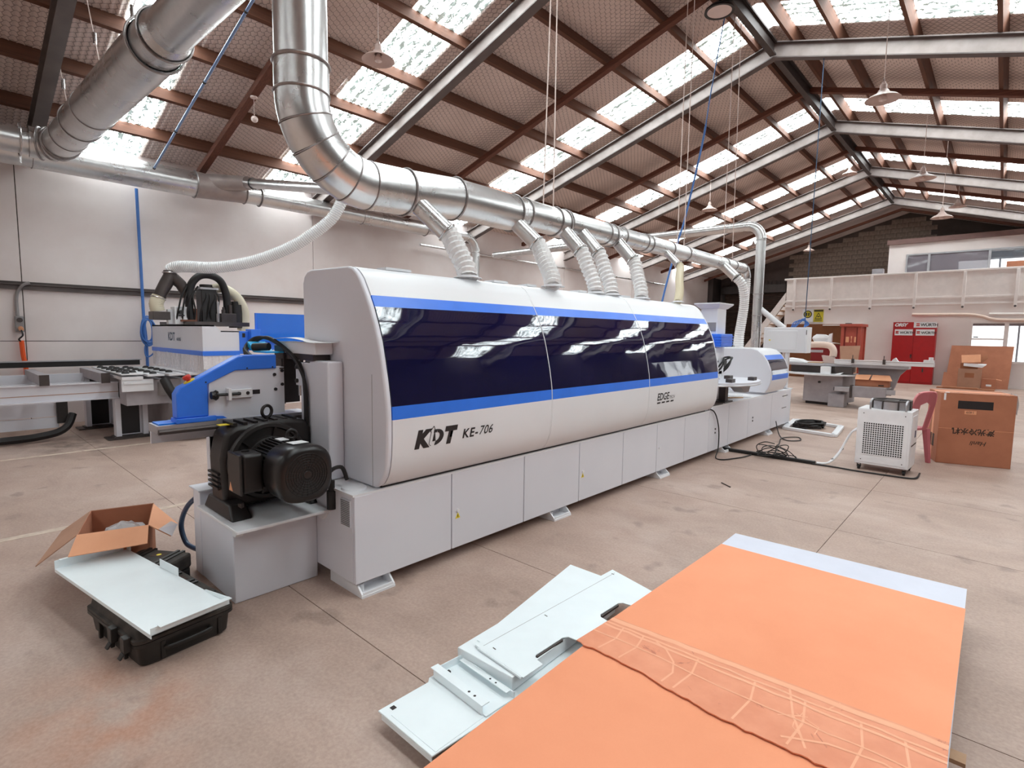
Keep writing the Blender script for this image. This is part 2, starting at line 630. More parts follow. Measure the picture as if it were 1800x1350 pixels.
def struct_root(name, loc=(0, 0, 0)):
    o = bpy.data.objects.new(name, None)
    COL.objects.link(o)
    o.location = loc
    o['kind'] = 'structure'
    return o

def inst(o, loc, parent=None):
    """another of the same piece, sharing its mesh"""
    d = o.copy()
    COL.objects.link(d)
    d.parent = parent if parent is not None else o.parent
    d.location = loc
    return d

def text_mesh(txt, size, fn, thick=0.0, align='LEFT', shear=0.0, spacing=1.0, bold=0.0):
    """lettering: fn maps flat (u, v) of the text to a point in the room"""
    cu = bpy.data.curves.new('lettering', 'FONT')
    cu.body = txt
    cu.size = size
    cu.align_x = align
    cu.shear = shear
    cu.space_character = spacing
    cu.offset = bold
    cu.resolution_u = 3
    ob = bpy.data.objects.new('lettering_tmp', cu)
    COL.objects.link(ob)
    dg = bpy.context.evaluated_depsgraph_get()
    me = bpy.data.meshes.new_from_object(ob.evaluated_get(dg))
    bpy.data.objects.remove(ob)
    bpy.data.curves.remove(cu)
    for v in me.vertices:
        v.co = Vector(fn(v.co.x, v.co.y))
    me.materials.clear()
    return me

# ================================================================== THE BUILDING
XR, ZR, S = -3.296, 6.356, 0.2989
XL, XE = -11.15, 4.55
Y0, DY = 1.255, 4.498
RY = [Y0 + DY * k for k in range(-3, 6)]          # the steel portal frames, 23.745 is the last before the gable
YB, YG = -12.3, 28.24
def zroof(x, off=0.0):
    return ZR + off - S * abs(x - XR)
SLOPE = math.atan(S)

def build_shell():
    # floor: a bed with the cast slabs on it
    floor = struct('floor', MB().box((XL - 0.2, YB - 0.2, -0.3), (XE + 0.2, YG + 0.2, -0.012)), 'joint_dark')
    xs = [XL, -8.47, -5.27, -0.89, XE]
    ys = [YB, -8.0, -4.6, -1.2, 1.41, 2.655, 4.91, 6.47, 9.3, 12.2, 15.2, 18.3, 21.4, YG]
    for i in range(len(xs) - 1):
        for j in range(len(ys) - 1):
            g = 0.0025
            struct('slab', MB().box((xs[i] + g, ys[j] + g, -0.05), (xs[i + 1] - g, ys[j + 1] - g, 0.0)), 'concrete_floor', floor)
    for x, wd in ((-8.47, 0.07), (-5.27, 0.075)):
        mb = MB()
        rnd = random.Random(4)
        y = YB
        while y < 6.0:
            l = rnd.uniform(0.5, 1.4)
            mb.box((x - wd / 2 + rnd.uniform(-0.008, 0.01), y, 0.0), (x + wd / 2 + rnd.uniform(-0.01, 0.01), y + l - 0.02, 0.0015))
            y += l
        struct('line_marking', mb, 'joint_light', floor)
    # left wall of precast panels
    wl = struct('wall_left', MB().box((XL - 0.25, YB, 0), (XL - 0.03, 26.7, 4.55)), 'mortar')
    seams = [YB, -7.74, -3.24, 1.06, 5.78, 10.25, 14.75, 19.25, 23.75, 26.7]
    for a, b in zip(seams[:-1], seams[1:]):
        for z0, z1 in ((0.0, 1.325), (1.335, 2.13), (2.235, 4.55)):
            struct('wall_panel', MB().box((XL - 0.06, a + 0.006, z0), (XL, b - 0.006, z1)), 'panel_white', wl)
    tr = struct('trim_1', MB().box((XL, YB, 2.115), (XL + 0.05, 26.7, 2.2)).box((XL, YB, 2.185), (XL + 0.09, 26.7, 2.2)), 'steel_beam')
    part('shadow_gap', MB().box((XL - 0.03, YB, 2.2), (XL + 0.012, 26.7, 2.237)), 'steel_dark', tr)
    # unseen right wall with a window band added to light the far end, and the rear wall
    struct('wall_right', MB().box((XE, YB, 0), (XE + 0.2, 19.5, 4.6)).box((XE, 22.5, 0), (XE + 0.2, YG, 4.6)).box((XE, 19.5, 0), (XE + 0.2, 22.5, 1.0)).box((XE, 19.5, 3.6), (XE + 0.2, 22.5, 4.6)), 'cladding_dark')
    mb = MB().box((XE + 0.05, 19.5, 1.0), (XE + 0.12, 22.5, 1.06)).box((XE + 0.05, 19.5, 3.54), (XE + 0.12, 22.5, 3.6))
    for k in range(3):
        y = 19.5 + 1.5 * k
        mb.box((XE + 0.05, y - 0.03, 1.06), (XE + 0.12, y + 0.03, 3.54))
    win = struct('window_added', mb, 'aluminium')
    for k in range(2):
        part('pane', MB().box((XE + 0.08, 19.53 + 1.5 * k, 1.06), (XE + 0.088, 20.97 + 1.5 * k, 3.54)), 'window_glass', win)
    struct('wall_rear', MB().prism([(XL - 0.2, 0), (XE + 0.2, 0), (XE + 0.2, 4.55), (XR, 6.9), (XL - 0.2, 4.55)], 'y', YB - 0.2, YB), 'wall_paint')
    # gable
    wg = struct('wall_gable', MB().prism([(-7.9, 0), (-2.6, 0), (-2.6, 6.66), (XR, 6.9), (-7.9, 5.47)], 'y', YG, YG + 0.2)
                .box((-2.6, YG, 0), (XE + 0.2, YG + 0.2, 0.35)).box((-2.6, YG, 2.45), (XE + 0.2, YG + 0.2, 3.9))
                .prism([(-2.6, 4.75), (XE + 0.2, 4.75), (-2.6, 6.66)], 'y', YG, YG + 0.2).box((-2.6, YG, 3.9), (-1.6, YG + 0.2, 4.75))
                .box((2.2, YG, 3.9), (XE + 0.2, YG + 0.2, 4.75)).box((3.4, YG, 0.35), (XE + 0.2, YG + 0.2, 2.45)), 'mortar')
    blk = None
    row = 0
    z = 3.72
    while z < 6.5:
        x = -7.86 + (0.2 if row % 2 else 0)
        while x < -2.7:
            if z + 0.19 < zroof(x + 0.2, 0.42):
                if blk is None:
                    blk = struct('block', MB().box((0, -0.03, 0), (0.385, 0.02, 0.183)), 'block_grey', wg)
                    blk.location = (x, YG, z)
                else:
                    inst(blk, (x, YG, z))
            x += 0.395
        z += 0.193
        row += 1
    # dark cladding above the roller door in the gable's left corner
    cl = struct('wall_cladding', MB().box((XL - 0.2, YG + 0.05, 3.75), (-7.9, YG + 0.2, 5.6)), 'cladding_dark')
    rib = None
    k = 0
    while XL + 0.1 + k * 0.2 < -7.95:
        x = XL + 0.1 + k * 0.2
        if rib is None:
            rib = struct('rib', MB().box((-0.035, 0, 3.75), (0.035, 0.06, 4.3)), 'cladding_dark', cl); rib.location = (x, YG, 0)
        else:
            inst(rib, (x, YG, 0))
        k += 1
    d1 = struct('door_1', MB().box((XL - 0.2, YG + 0.1, 0), (-7.9, YG + 0.2, 3.75)), 'cladding_dark')
    sl = None
    for k in range(38):
        z = 0.02 + k * 0.098
        if sl is None:
            sl = struct('shutter_slat', MB().prism([(YG + 0.1, 0), (YG + 0.07, 0.01), (YG + 0.035, 0.045), (YG + 0.07, 0.085), (YG + 0.1, 0.095)], 'x', -10.85, -7.92), 'shutter_brown', d1)
            sl.location = (0, 0, z)
        else:
            inst(sl, (0, 0, z))
    part('guide', MB().box((-10.98, YG - 0.05, 0), (-10.85, YG + 0.12, 3.9)), 'steel_dark', d1)
    part('drum_housing', MB().box((-10.98, YG - 0.25, 3.72), (-7.9, YG + 0.1, 4.1)), 'steel_dark', d1)
    struct('wall_corner', MB().box((XL - 0.25, 26.7, 0), (XL + 0.05, YG, 4.6)).box((XL - 0.05, 26.72, 0), (XL + 0.25, 26.95, 4.5)), 'steel_dark')
    # ground outside, so the windows look on to something
    struct('ground_outside', MB().box((-60, -60, -0.42), (60, 80, -0.32)), 'exterior_ground')

def build_roof():
    ce = struct_root('ceiling')
    # roof sheets
    def corr(y0, y1, x0, x1, off, pitch=0.0762, amp=0.009, per=4):
        n = max(4, round((y1 - y0) / pitch) * per)
        mb = MB()
        for i in range(n + 1):
            y = y0 + (y1 - y0) * i / n
            dz = amp * math.sin(2 * PI * i / per)
            for x in (x0, x1):
                mb.v.append((x, y, zroof(x, off) + dz))
        for i in range(n):
            a = 2 * i
            mb.f.append((a, a + 1, a + 3, a + 2))
        return mb
    for side in (-1, 1):
        xa, xb = XR, (XL - 0.2 if side < 0 else XE + 0.2)
        first = None
        for k in range(len(RY)):
            if k == 3:
                # the strip of this frame lies on its far side
                for (a, b) in ((DY - 1.0, DY + 0.66), (DY + 1.39, 2 * DY - 0.99)):
                    o = struct('roof_sheet', corr(a, b, xa, xb, 0.48), 'roof_foil', ce, angle=60)
                    o.location = (0, RY[2], 0)
            elif k < len(RY) - 1:
                if first is None:
                    first = struct('roof_sheet', corr(-0.16, DY - 0.99, xa, xb, 0.48), 'roof_foil', ce, angle=60)
                    first.location = (0, RY[k], 0)
                else:
                    inst(first, (0, RY[k], 0))
            else:
                o = struct('roof_sheet', corr(-0.16, DY + 0.2, xa, xb, 0.48), 'roof_foil', ce, angle=60)
                o.location = (0, RY[k], 0)
        o = struct('roof_sheet', corr(YB - 0.1 - RY[0], -0.99, xa, xb, 0.48), 'roof_foil', ce, angle=60)
        o.location = (0, RY[0], 0)
        x1 = XR + side * 0.24
        xm = XR + side * 4.6
        x2 = xb - side * 0.22
        sk = None
        for k in range(len(RY)):
            for (a, b, dz) in ((x1, xm + side * 0.1, 0.0), (xm, x2, -0.012)):
                o = struct('skylight', corr(-1.0, -0.15 if k != 3 else -0.25, a, b, 0.47 + dz, amp=0.008), 'skylight_sheet', ce, angle=60)
                o.location = (0, RY[k] + (1.65 if k == 3 else 0.0), 0)
    # purlins, one length per bay
    def purlin(side):
        mb = MB()
        ca, sa = math.cos(SLOPE), math.sin(SLOPE) * side
        def P(u, h):
            return (u * ca + h * sa, -u * sa + h * ca)
        q = [P(-0.03, 0), P(0.03, 0), P(0.03, 0.195), P(-0.03, 0.195)]
        return mb.prism(q, 'y', 0.0, DY)
    for side in (-1, 1):
        pr = None
        for t in (0.28, 0.95, 1.95, 2.95, 3.95, 4.95, 5.95, 6.95):
            x = XR + side * t
            z = zroof(x, 0.275)
            for k in range(len(RY)):
                y = RY[k] if k < len(RY) - 1 else RY[k]
                y = RY[k] - DY if k == 0 else RY[k - 1]
                if pr is None:
                    pr = struct('purlin', purlin(side), 'purlin_timber', ce); pr.location = (x, y, z)
                else:
                    inst(pr, (x, y, z))
    # steel portal rafters
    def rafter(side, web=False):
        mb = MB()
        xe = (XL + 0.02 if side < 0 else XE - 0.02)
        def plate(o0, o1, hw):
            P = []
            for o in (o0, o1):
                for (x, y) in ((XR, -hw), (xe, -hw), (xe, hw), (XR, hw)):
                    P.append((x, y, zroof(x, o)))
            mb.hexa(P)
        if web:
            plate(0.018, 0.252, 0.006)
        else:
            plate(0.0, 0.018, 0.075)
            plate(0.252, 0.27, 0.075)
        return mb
    for side in (-1, 1):
        rf = None
        for y in RY:
            if rf is None:
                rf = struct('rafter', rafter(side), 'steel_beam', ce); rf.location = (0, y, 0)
                wb = struct('web', rafter(side, True), 'steel_web_lit', rf)
            else:
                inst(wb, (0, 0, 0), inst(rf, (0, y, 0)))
        col = None
        xw = XL + 0.1 if side < 0 else XE - 0.1
        # a timber brace under the purlins, half-way along every bay
        br = None
        for k in range(len(RY)):
            y = RY[k] + DY * 0.5
            if br is None:
                mb = MB()
                xe = XL + 0.1 if side < 0 else XE - 0.1
                P = []
                for o in (0.17, 0.268):
                    for (x, yy) in ((XR, -0.055), (xe, -0.055), (xe, 0.055), (XR, 0.055)):
                        P.append((x, yy, zroof(x, o)))
                br = struct('brace', mb.hexa(P), 'brace_timber', ce); br.location = (0, y, 0)
            else:
                inst(br, (0, y, 0))
    for k in range(len(RY)):
        y = RY[k] - DY if k == 0 else RY[k - 1]
        if k == 0:
            rb = struct('ridge_beam', MB().box((-0.05, 0.08, 0.02), (0.05, DY - 0.08, 0.05)).box((-0.012, 0.08, 0.05), (0.012, DY - 0.08, 0.24)).box((-0.05, 0.08, 0.24), (0.05, DY - 0.08, 0.27)), 'steel_dark', ce)
            rb.location = (XR, y, ZR)
        else:
            inst(rb, (XR, y, ZR))

def build_mezzanine():
    YM = 23.62
    # ground-floor wall with a window opening x -0.83 .. 2.2, z 0.8 .. 2.2
    wm = struct('wall_far', MB().box((-6.64, YM, 0), (-0.83, YM + 0.12, 2.9)).box((-0.83, YM, 0), (XE, YM + 0.12, 0.85))
                .box((-0.83, YM, 2.15), (XE, YM + 0.12, 2.9)).box((2.3, YM, 0.85), (XE, YM + 0.12, 2.15))
                .box((-6.64, YM + 0.12, 2.75), (XE, 28.2, 2.9)).box((-6.64, YM + 0.12, 0), (-6.52, 28.2, 2.75)), 'wall_paint')
    struct('baseboard_far', MB().box((-6.64, YM - 0.015, 0), (XE, YM, 0.1)), 'trim_white')
    # balustrade
    xs = [-6.62, -6.31, -5.02, -3.73, -2.43, -1.11, 0.18, 1.48, 2.78, XE]
    for a, b in zip(xs[:-1], xs[1:]):
        part('balustrade_panel', MB().box((a + 0.004, YM - 0.02, 2.9), (b - 0.004, YM + 0.03, 3.83)), 'trim_white', wm)
    part('handrail', MB().box((-6.7, YM - 0.07, 3.83), (XE, YM + 0.08, 3.9)), 'trim_white', wm, bevel=0.01)
    part('ledge', MB().box((-6.64, YM - 0.05, 2.95), (XE, YM - 0.02, 3.02)), 'trim_white', wm, bevel=0.006)
    part('ledge', MB().box((-6.64, YM - 0.05, 2.74), (XE, YM, 2.8)), 'trim_white', wm, bevel=0.006)
    post = None
    for x in xs[1:-1]:
        if post is None:
            post = part('post', MB().box((-0.04, YM - 0.09, 2.6), (0.04, YM - 0.02, 3.83)), 'trim_white', wm, bevel=0.005)
            bolt = part('bolt', MB().cyl((0, YM - 0.09, 2.65), (0, YM - 0.12, 2.65), 0.035, segs=8), 'steel_beam', post)
            post.location = (x, 0, 0)
        else:
            p = inst(post, (x, 0, 0))
            inst(bolt, (0, 0, 0), p)
    # stair going down behind on the left
    st = thing('staircase', 'white sloping side board of the staircase beside the dark roller door', 'stairs', (-7.4, 24.0, 0))
    part('stringer', MB().prism([(-6.66, 3.35), (-6.66, 2.95), (-8.6, -0.0), (-8.95, 0.0)], 'y', 23.66, 23.72), 'trim_white', st)
    part('stringer', MB().prism([(-6.66, 3.35), (-6.66, 2.95), (-8.6, -0.0), (-8.95, 0.0)], 'y', 24.66, 24.72), 'trim_white', st)
    for k in range(15):
        z = 0.19 * (k + 1)
        x = -8.75 + k * 0.132
        part('tread', MB().box((x, 23.72, z - 0.03), (x + 0.25, 24.66, z)), 'plywood', st)
    # office box on the mezzanine
    YO = 24.6
    wo = struct('wall_office', MB().box((-3.42, YO, 2.9), (-2.88, YO + 0.1, 5.03)).box((-2.88, YO, 2.9), (XE, YO + 0.1, 3.92)).box((-2.88, YO, 4.65), (XE, YO + 0.1, 5.03))
                .box((2.0, YO, 3.92), (XE, YO + 0.1, 4.65)).box((-3.42, YO + 0.1, 2.9), (-3.32, 28.2, 5.03)).box((-3.42, YO + 0.1, 4.98), (XE, 28.2, 5.08)), 'wall_paint')
    struct('trim_2', MB().box((-3.48, YO - 0.12, 5.03), (XE, YO + 0.1, 5.2)), 'fascia_brown')
    win = struct('window_1', MB().box((-2.88, YO - 0.02, 3.92), (2.0, YO + 0.06, 3.97)).box((-2.88, YO - 0.02, 4.6), (2.0, YO + 0.06, 4.65))
                 .box((-2.88, YO - 0.02, 3.97), (-2.83, YO + 0.06, 4.6)).box((-2.24, YO - 0.02, 3.97), (-2.17, YO + 0.06, 4.6))
                 .box((-0.6, YO - 0.02, 3.97), (-0.53, YO + 0.06, 4.6)).box((1.95, YO - 0.02, 3.97), (2.0, YO + 0.06, 4.6)), 'aluminium')
    for a, b, m in ((-2.83, -2.24, 'pane_tint'), (-2.17, -0.6, 'pane_tint'), (-0.53, 1.95, 'window_glass')):
        part('pane', MB().box((a, YO + 0.015, 3.97), (b, YO + 0.025, 4.6)), m, win)
    # window in the far wall on the ground floor
    win = struct('window_2', MB().box((-0.85, YM - 0.03, 2.1), (2.32, YM + 0.05, 2.18)).box((-0.85, YM - 0.03, 0.8), (2.32, YM + 0.05, 0.87))
                 .box((-0.87, YM - 0.03, 0.87), (-0.8, YM + 0.05, 2.1)).box((-0.02, YM - 0.03, 0.87), (0.09, YM + 0.05, 2.1)).box((1.1, YM - 0.03, 0.87), (1.18, YM + 0.05, 2.1)).box((2.26, YM - 0.03, 0.87), (2.32, YM + 0.05, 2.1))
                 .box((-0.8, YM - 0.02, 1.56), (-0.02, YM + 0.04, 1.61)), 'trim_white')
    for a, b in ((-0.8, -0.02), (0.09, 1.1), (1.18, 2.26)):
        part('pane', MB().box((a, YM + 0.02, 0.87), (b, YM + 0.028, 2.1)), 'window_glass', win)
    part('blind_box', MB().box((-0.8, YM + 0.03, 2.02), (2.26, YM + 0.1, 2.1)), 'rust_brown', win)
    part('latch', MB().box((-0.76, YM - 0.045, 1.63), (-0.64, YM - 0.02, 1.67)), 'steel_dark', win)
    # outer windows in the gable, seen through the inner ones
    for nm, (a, b, z0, z1, n) in (('window_3', (-2.6, 3.4, 0.35, 2.45, 4)), ('window_4', (-1.6, 2.2, 3.9, 4.75, 3))):
        mb = MB().box((a, YG, z0), (b, YG + 0.1, z0 + 0.06)).box((a, YG, z1 - 0.06), (b, YG + 0.1, z1))
        for i in range(n + 1):
            x = a + (b - a) * i / n
            mb.box((x - 0.03, YG, z0), (x + 0.03, YG + 0.1, z1))
        win = struct(nm, mb, 'aluminium')
        for i in range(n):
            x = a + (b - a) * i / n
            part('pane', MB().box((x + 0.03, YG + 0.04, z0 + 0.06), (x + (b - a) / n - 0.03, YG + 0.048, z1 - 0.06)), 'window_glass', win)
build_shell()
build_roof()
build_mezzanine()

# ================================================================== THE EDGE BANDING MACHINE
HOOD = [(-2.70, 0.622), (-2.655, 0.648), (-2.614, 0.70), (-2.592, 0.765), (-2.582, 0.83), (-2.576, 0.92), (-2.575, 1.04), (-2.579, 1.115), (-2.585, 1.165), (-2.606, 1.278),
        (-2.632, 1.39), (-2.659, 1.498), (-2.699, 1.60), (-2.744, 1.698), (-2.782, 1.765), (-2.819, 1.823), (-2.848, 1.868), (-2.885, 1.905), (-2.925, 1.932), (-2.975, 1.945)]
def hood_x(z):
    for (xa, za), (xb, zb) in zip(HOOD[:-1], HOOD[1:]):
        if za <= z <= zb:
            return xa + (xb - xa) * (z - za) / (zb - za)
    return HOOD[-1][0]
def hood_slice(z0, z1, n):
    return [(hood_x(z0 + (z1 - z0) * i / n), z0 + (z1 - z0) * i / n) for i in range(n + 1)]

def build_edgebander():
    t = thing('edge_banding_machine', 'long white edge banding machine with blue stripes and dark curved windows', 'machine', (-3.1, 5.9, 0))
    Y1 = 6.63
    # ---- base
    part('base_frame', MB().box((-3.5, 1.60, 0.09), (-2.69, 6.68, 0.605)).box((-3.5, 6.68, 0.09), (-2.69, 10.15, 0.63)), 'machine_grey', t)
    part('base_top', MB().box((-3.5, 1.595, 0.605), (-2.672, 6.70, 0.617)), 'machine_white', t)
    part('base_top', MB().box((-3.5, 6.70, 0.63), (-2.672, 10.17, 0.66)), 'machine_white', t)
    part('cable_cover', MB().lathe([(0.0, 0.012), (0.07, 0.011), (0.075, 0.0)], (-2.80, 1.68, 0.617), segs=24), 'machine_white', t)
    ys = [1.60, 2.338, 3.081, 3.817, 4.551, 5.247, 5.927, 6.629]
    for i, (a, b) in enumerate(zip(ys[:-1], ys[1:])):
        d = part('base_door', MB().box((-2.692, a + 0.004, 0.083), (-2.67, b - 0.004, 0.605)), 'machine_grey', t, bevel=0.003)
        if i in (1, 3, 5):
            z = 0.343
            lk = part('lock', MB().cyl((-2.67, a + 0.055, z), (-2.662, a + 0.055, z), 0.012, segs=12), 'plastic_white', d)
            if i < 4:
                q = 0.022
                part('warning_label', MB().prism([(a + 0.055 - q, z - 0.055), (a + 0.055 + q, z - 0.055), (a + 0.055, z - 0.015)], 'x', -2.67, -2.6688), 'yellow_label', d)
                part('warning_mark', MB().box((-2.6688, a + 0.052, z - 0.05), (-2.6682, a + 0.058, z - 0.03)), 'print_black', d)
            else:
                part('warning_label', MB().box((-2.67, a + 0.05, z - 0.05), (-2.6688, a + 0.06, z - 0.02)), 'label_white', d)
    ys = [6.629, 7.28, 8.034, 9.1, 10.15]
    for i, (a, b) in enumerate(zip(ys[:-1], ys[1:])):
        d = part('base_door', MB().box((-2.692, a + 0.004, 0.083), (-2.67, b - 0.004, 0.645)), 'machine_grey', t, bevel=0.003)
        if i in (0, 2):
            for z in (0.36, 0.31):
                part('lock', MB().cyl((-2.67, a + 0.2, z), (-2.662, a + 0.2, z), 0.012, segs=8), 'steel_dark', d)
        if i == 3:
            for z, l in ((0.56, 0.3), (0.56, 0.3), (0.36, 0.25)):
                part('vent_slot', MB().box((-2.672, a + 0.55, z), (-2.6685, a + 0.55 + l, z + 0.012)), 'steel_dark', d)
            part('nameplate', MB().box((-2.67, a + 0.62, 0.535), (-2.6688, a + 0.76, 0.6)), 'label_white', d)
    # ventilation louvre on the near end of the base
    lv = part('louvre', MB().box((-2.80, 1.592, 0.42), (-2.70, 1.6005, 0.58)), 'machine_grey', t)
    for k in range(14):
        part('slat', MB().box((-2.797, 1.588, 0.425 + k * 0.011), (-2.703, 1.594, 0.430 + k * 0.011)), 'cast_grey', lv)
    ft = None
    for y in (1.668, 3.481, 5.337, 7.185, 8.95, 10.0):
        if ft is None:
            side = [(-3.0, 0.014), (-2.645, 0.014), (-2.645, 0.022), (-2.72, 0.09), (-3.0, 0.09)]
            mb = MB().box((-3.0, -0.04, 0.0), (-2.64, 0.19, 0.014)).prism(side, 'y', -0.04, -0.028).prism(side, 'y', 0.178, 0.19)
            mb.hexa([(-2.66, -0.028, 0.014), (-2.645, -0.028, 0.014), (-2.645, 0.178, 0.014), (-2.66, 0.178, 0.014), (-2.66, -0.028, 0.03), (-2.645, -0.028, 0.03), (-2.645, 0.178, 0.03), (-2.66, 0.178, 0.03)])
            mb.box((-2.78, -0.028, 0.014), (-2.76, 0.178, 0.09)).cyl((-2.71, 0.0, 0.014), (-2.71, 0.0, 0.06), 0.014, segs=8)
            ft = part('foot', mb, 'machine_white', t)
            base = ft.location.copy()
            ft.location = base + Vector((0, y, 0))
        else:
            inst(ft, base + Vector((0, y, 0)), t)
    # ---- hood: two end panels, top cover, three front doors
    prof = HOOD + [(-3.44, 1.955), (-3.49, 1.945), (-3.53, 1.915), (-3.55, 1.87), (-3.55, 0.622)]
    part('end_panel', MB().prism(prof, 'y', 1.762, 1.80), 'machine_grey', t, bevel=0.012, bseg=3)
    part('end_panel', MB().prism(prof, 'y', Y1 - 0.03, Y1), 'machine_grey', t, bevel=0.012, bseg=3)
    part('panel_joint', MB().box((-2.725, 1.7608, 0.63), (-2.7225, 1.7622, 1.30)), 'cast_grey', t)
    top = [(-2.975, 1.945), (-3.15, 1.952), (-3.44, 1.955), (-3.49, 1.945), (-3.53, 1.915), (-3.55, 1.87), (-3.55, 0.64)]
    tc = part('top_cover', MB().strip(top, 1.80, Y1 - 0.03, 0.02), 'machine_white', t)
    for y, l in ((2.05, 0.2), (3.05, 0.16), (3.45, 0.12), (4.2, 0.12), (5.0, 0.14)):
        part('lid', MB().box((-3.1, y, 1.951), (-2.99, y + l, 1.968)), 'machine_white', tc)
    for (y0, y1) in ((1.802, 3.29), (3.298, 4.858), (4.866, Y1 - 0.032)):
        d = part('hood_door', MB().strip(hood_slice(1.765, 1.945, 12), y0, y1, 0.02), 'machine_white', t)
        part('upper_stripe', MB().strip(hood_slice(1.698, 1.765, 4), y0, y1, 0.02), 'blue_paint', d)
        part('window_pane', MB().strip(hood_slice(1.118, 1.698, 22), y0, y1, 0.012, 4), 'hood_glass', d)
        part('lower_stripe', MB().strip(hood_slice(1.04, 1.118, 4), y0, y1, 0.02), 'blue_paint', d)
        part('lower_panel', MB().strip(hood_slice(0.624, 1.04, 14), y0, y1, 0.02), 'machine_white', d)
        part('door_edge', MB().strip([(hood_x(z / 100.0) + 0.002, z / 100.0) for z in range(63, 195, 4)], y1 - 0.004, y1 + 0.003, 0.02), 'label_white', d)
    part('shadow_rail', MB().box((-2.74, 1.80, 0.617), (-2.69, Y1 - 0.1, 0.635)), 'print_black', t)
    # inside the hood: back wall, carriage beam, working units
    part('inner_wall', MB().box((-3.45, 1.82, 0.64), (-3.42, 6.58, 1.9)), 'steel_dark', t)
    part('feed_beam', MB().box((-3.2, 1.82, 1.36), (-2.98, 6.58, 1.5)).box((-3.2, 1.82, 0.9), (-2.95, 6.58, 0.98)), 'cast_grey', t)
    rnd = random.Random(3)
    for k in range(9):
        y = 2.1 + k * 0.49
        m = ('blue_paint', 'cast_grey', 'steel_dark')[k % 3]
        part('working_unit', MB().box((-3.15, y, 0.98), (-2.85, y + 0.22, 1.30 + 0.1 * rnd.random())).box((-3.1, y + 0.05, 1.3), (-2.9, y + 0.16, 1.55)).cyl((-2.86, y + 0.1, 1.12), (-2.76, y + 0.1, 1.12), 0.05), m, t, bevel=0.008)
    # ---- lettering on the first and third doors
    def on_hood(y, z, sz=1.0):
        def fn(u, v):
            zz = z + v * sz
            return (hood_x(zz) + 0.0018, y + u, zz)
        return fn
    logo = part('logo', text_mesh('K', 0.138, on_hood(1.962, 0.853), shear=0.25, bold=0.011), 'print_black', t)
    part('letter', text_mesh('T', 0.138, on_hood(2.188, 0.853), shear=0.25, bold=0.011), 'print_black', logo)
    # the middle letter of the logo: a D whose stem is an arrow pointing up
    def flat(poly, name='letter'):
        mb = MB()
        n = len(poly)
        vs = [(hood_x(0.853 + v) + 0.002, 2.082 + u + 0.25 * v, 0.853 + v) for u, v in poly]
        mb.add(vs, [tuple(range(n))])
        me = bpy.data.meshes.new(name)
        me.from_pydata(mb.v, [], mb.f)
        return me
    outer, inner = [], []
    for k in range(13):
        a = -PI / 2 + PI * k / 12
        outer.append((0.030 + 0.062 * math.cos(a), 0.046 + 0.050 * math.sin(a)))
        inner.append((0.034 + 0.024 * math.cos(a), 0.050 + 0.026 * math.sin(a)))
    ring = MB()
    for k in range(12):
        q = [outer[k], outer[k + 1], inner[k + 1], inner[k]]
        ring.add([(hood_x(0.853 + v) + 0.002, 2.082 + u + 0.25 * v, 0.853 + v) for u, v in q], [(0, 1, 2, 3)])
    for q in ([(0.004, 0.076), (0.03, 0.076), (0.03, 0.096), (0.004, 0.096)], [(0.008, 0.022), (0.034, 0.024), (0.016, 0.076), (0.008, 0.076)]):
        ring.add([(hood_x(0.853 + v) + 0.002, 2.082 + u + 0.25 * v, 0.853 + v) for u, v in q], [(0, 1, 2, 3)])
    part('letter', ring, 'print_black', logo)
    line = MB()
    path = [(0.004, -0.004), (-0.014, 0.006), (-0.016, 0.085), (-0.026, 0.085), (-0.004, 0.118), (0.016, 0.088)]
    for (u0, v0), (u1, v1) in zip(path[:-1], path[1:]):
        a = Vector((hood_x(0.853 + v0) + 0.002, 2.082 + u0 + 0.25 * v0, 0.853 + v0)); b = Vector((hood_x(0.853 + v1) + 0.002, 2.082 + u1 + 0.25 * v1, 0.853 + v1))
        line.bar(a, b, 0.0035, 0.001, (1, 0, 0))
    part('letter', line, 'print_black', logo)
    part('model_lettering', text_mesh('KE-', 0.085, on_hood(2.345, 0.862), shear=0.2, spacing=1.18, bold=0.002), 'print_black', t)
    part('model_lettering', text_mesh('706', 0.085, on_hood(2.495, 0.866), shear=0.28, spacing=1.05, bold=0.0005), 'print_black', t)
    part('lettering', text_mesh('EDGE', 0.105, on_hood(5.03, 0.885), shear=0.15, spacing=1.0, bold=0.002), 'print_black', t)
    part('lettering', text_mesh('TECH', 0.05, on_hood(5.30, 0.885), shear=0.15, spacing=1.0), 'print_black', t)
    bars = MB()
    for k in range(4):
        y = 5.035 + k * 0.1
        bars.add([(hood_x(0.850) + 0.002, y, 0.850), (hood_x(0.850) + 0.002, y + 0.07, 0.850), (hood_x(0.866) + 0.002, y + 0.078, 0.866), (hood_x(0.866) + 0.002, y + 0.008, 0.866)], [(0, 1, 2, 3)])
    part('lettering', bars, 'print_black', t)

    # ---- near end: pump pedestal, infeed fence, pressure beam
    part('pump_pedestal', MB().box((-3.62, 1.10, 0.0), (-3.104, 1.60, 0.46)), 'machine_grey', t, bevel=0.006)
    part('pedestal_step', MB().box((-3.74, 1.098, 0.0), (-3.62, 1.62, 0.55)).box((-3.76, 1.08, 0.55), (-3.58, 1.62, 0.56)), 'machine_grey', t, bevel=0.004)
    pp = part('pump_plate', MB().box((-3.56, 1.06, 0.46), (-2.93, 1.70, 0.478)), 'machine_white', t, bevel=0.004)
    for (x, y) in ((-3.06, 1.12), (-2.99, 1.6)):
        part('gusset', MB().prism([(x - 0.05, 0.46), (x + 0.05, 0.46), (x - 0.01, 0.40), (x - 0.05, 0.40)], 'y', y - 0.02, y + 0.02), 'machine_white', pp)
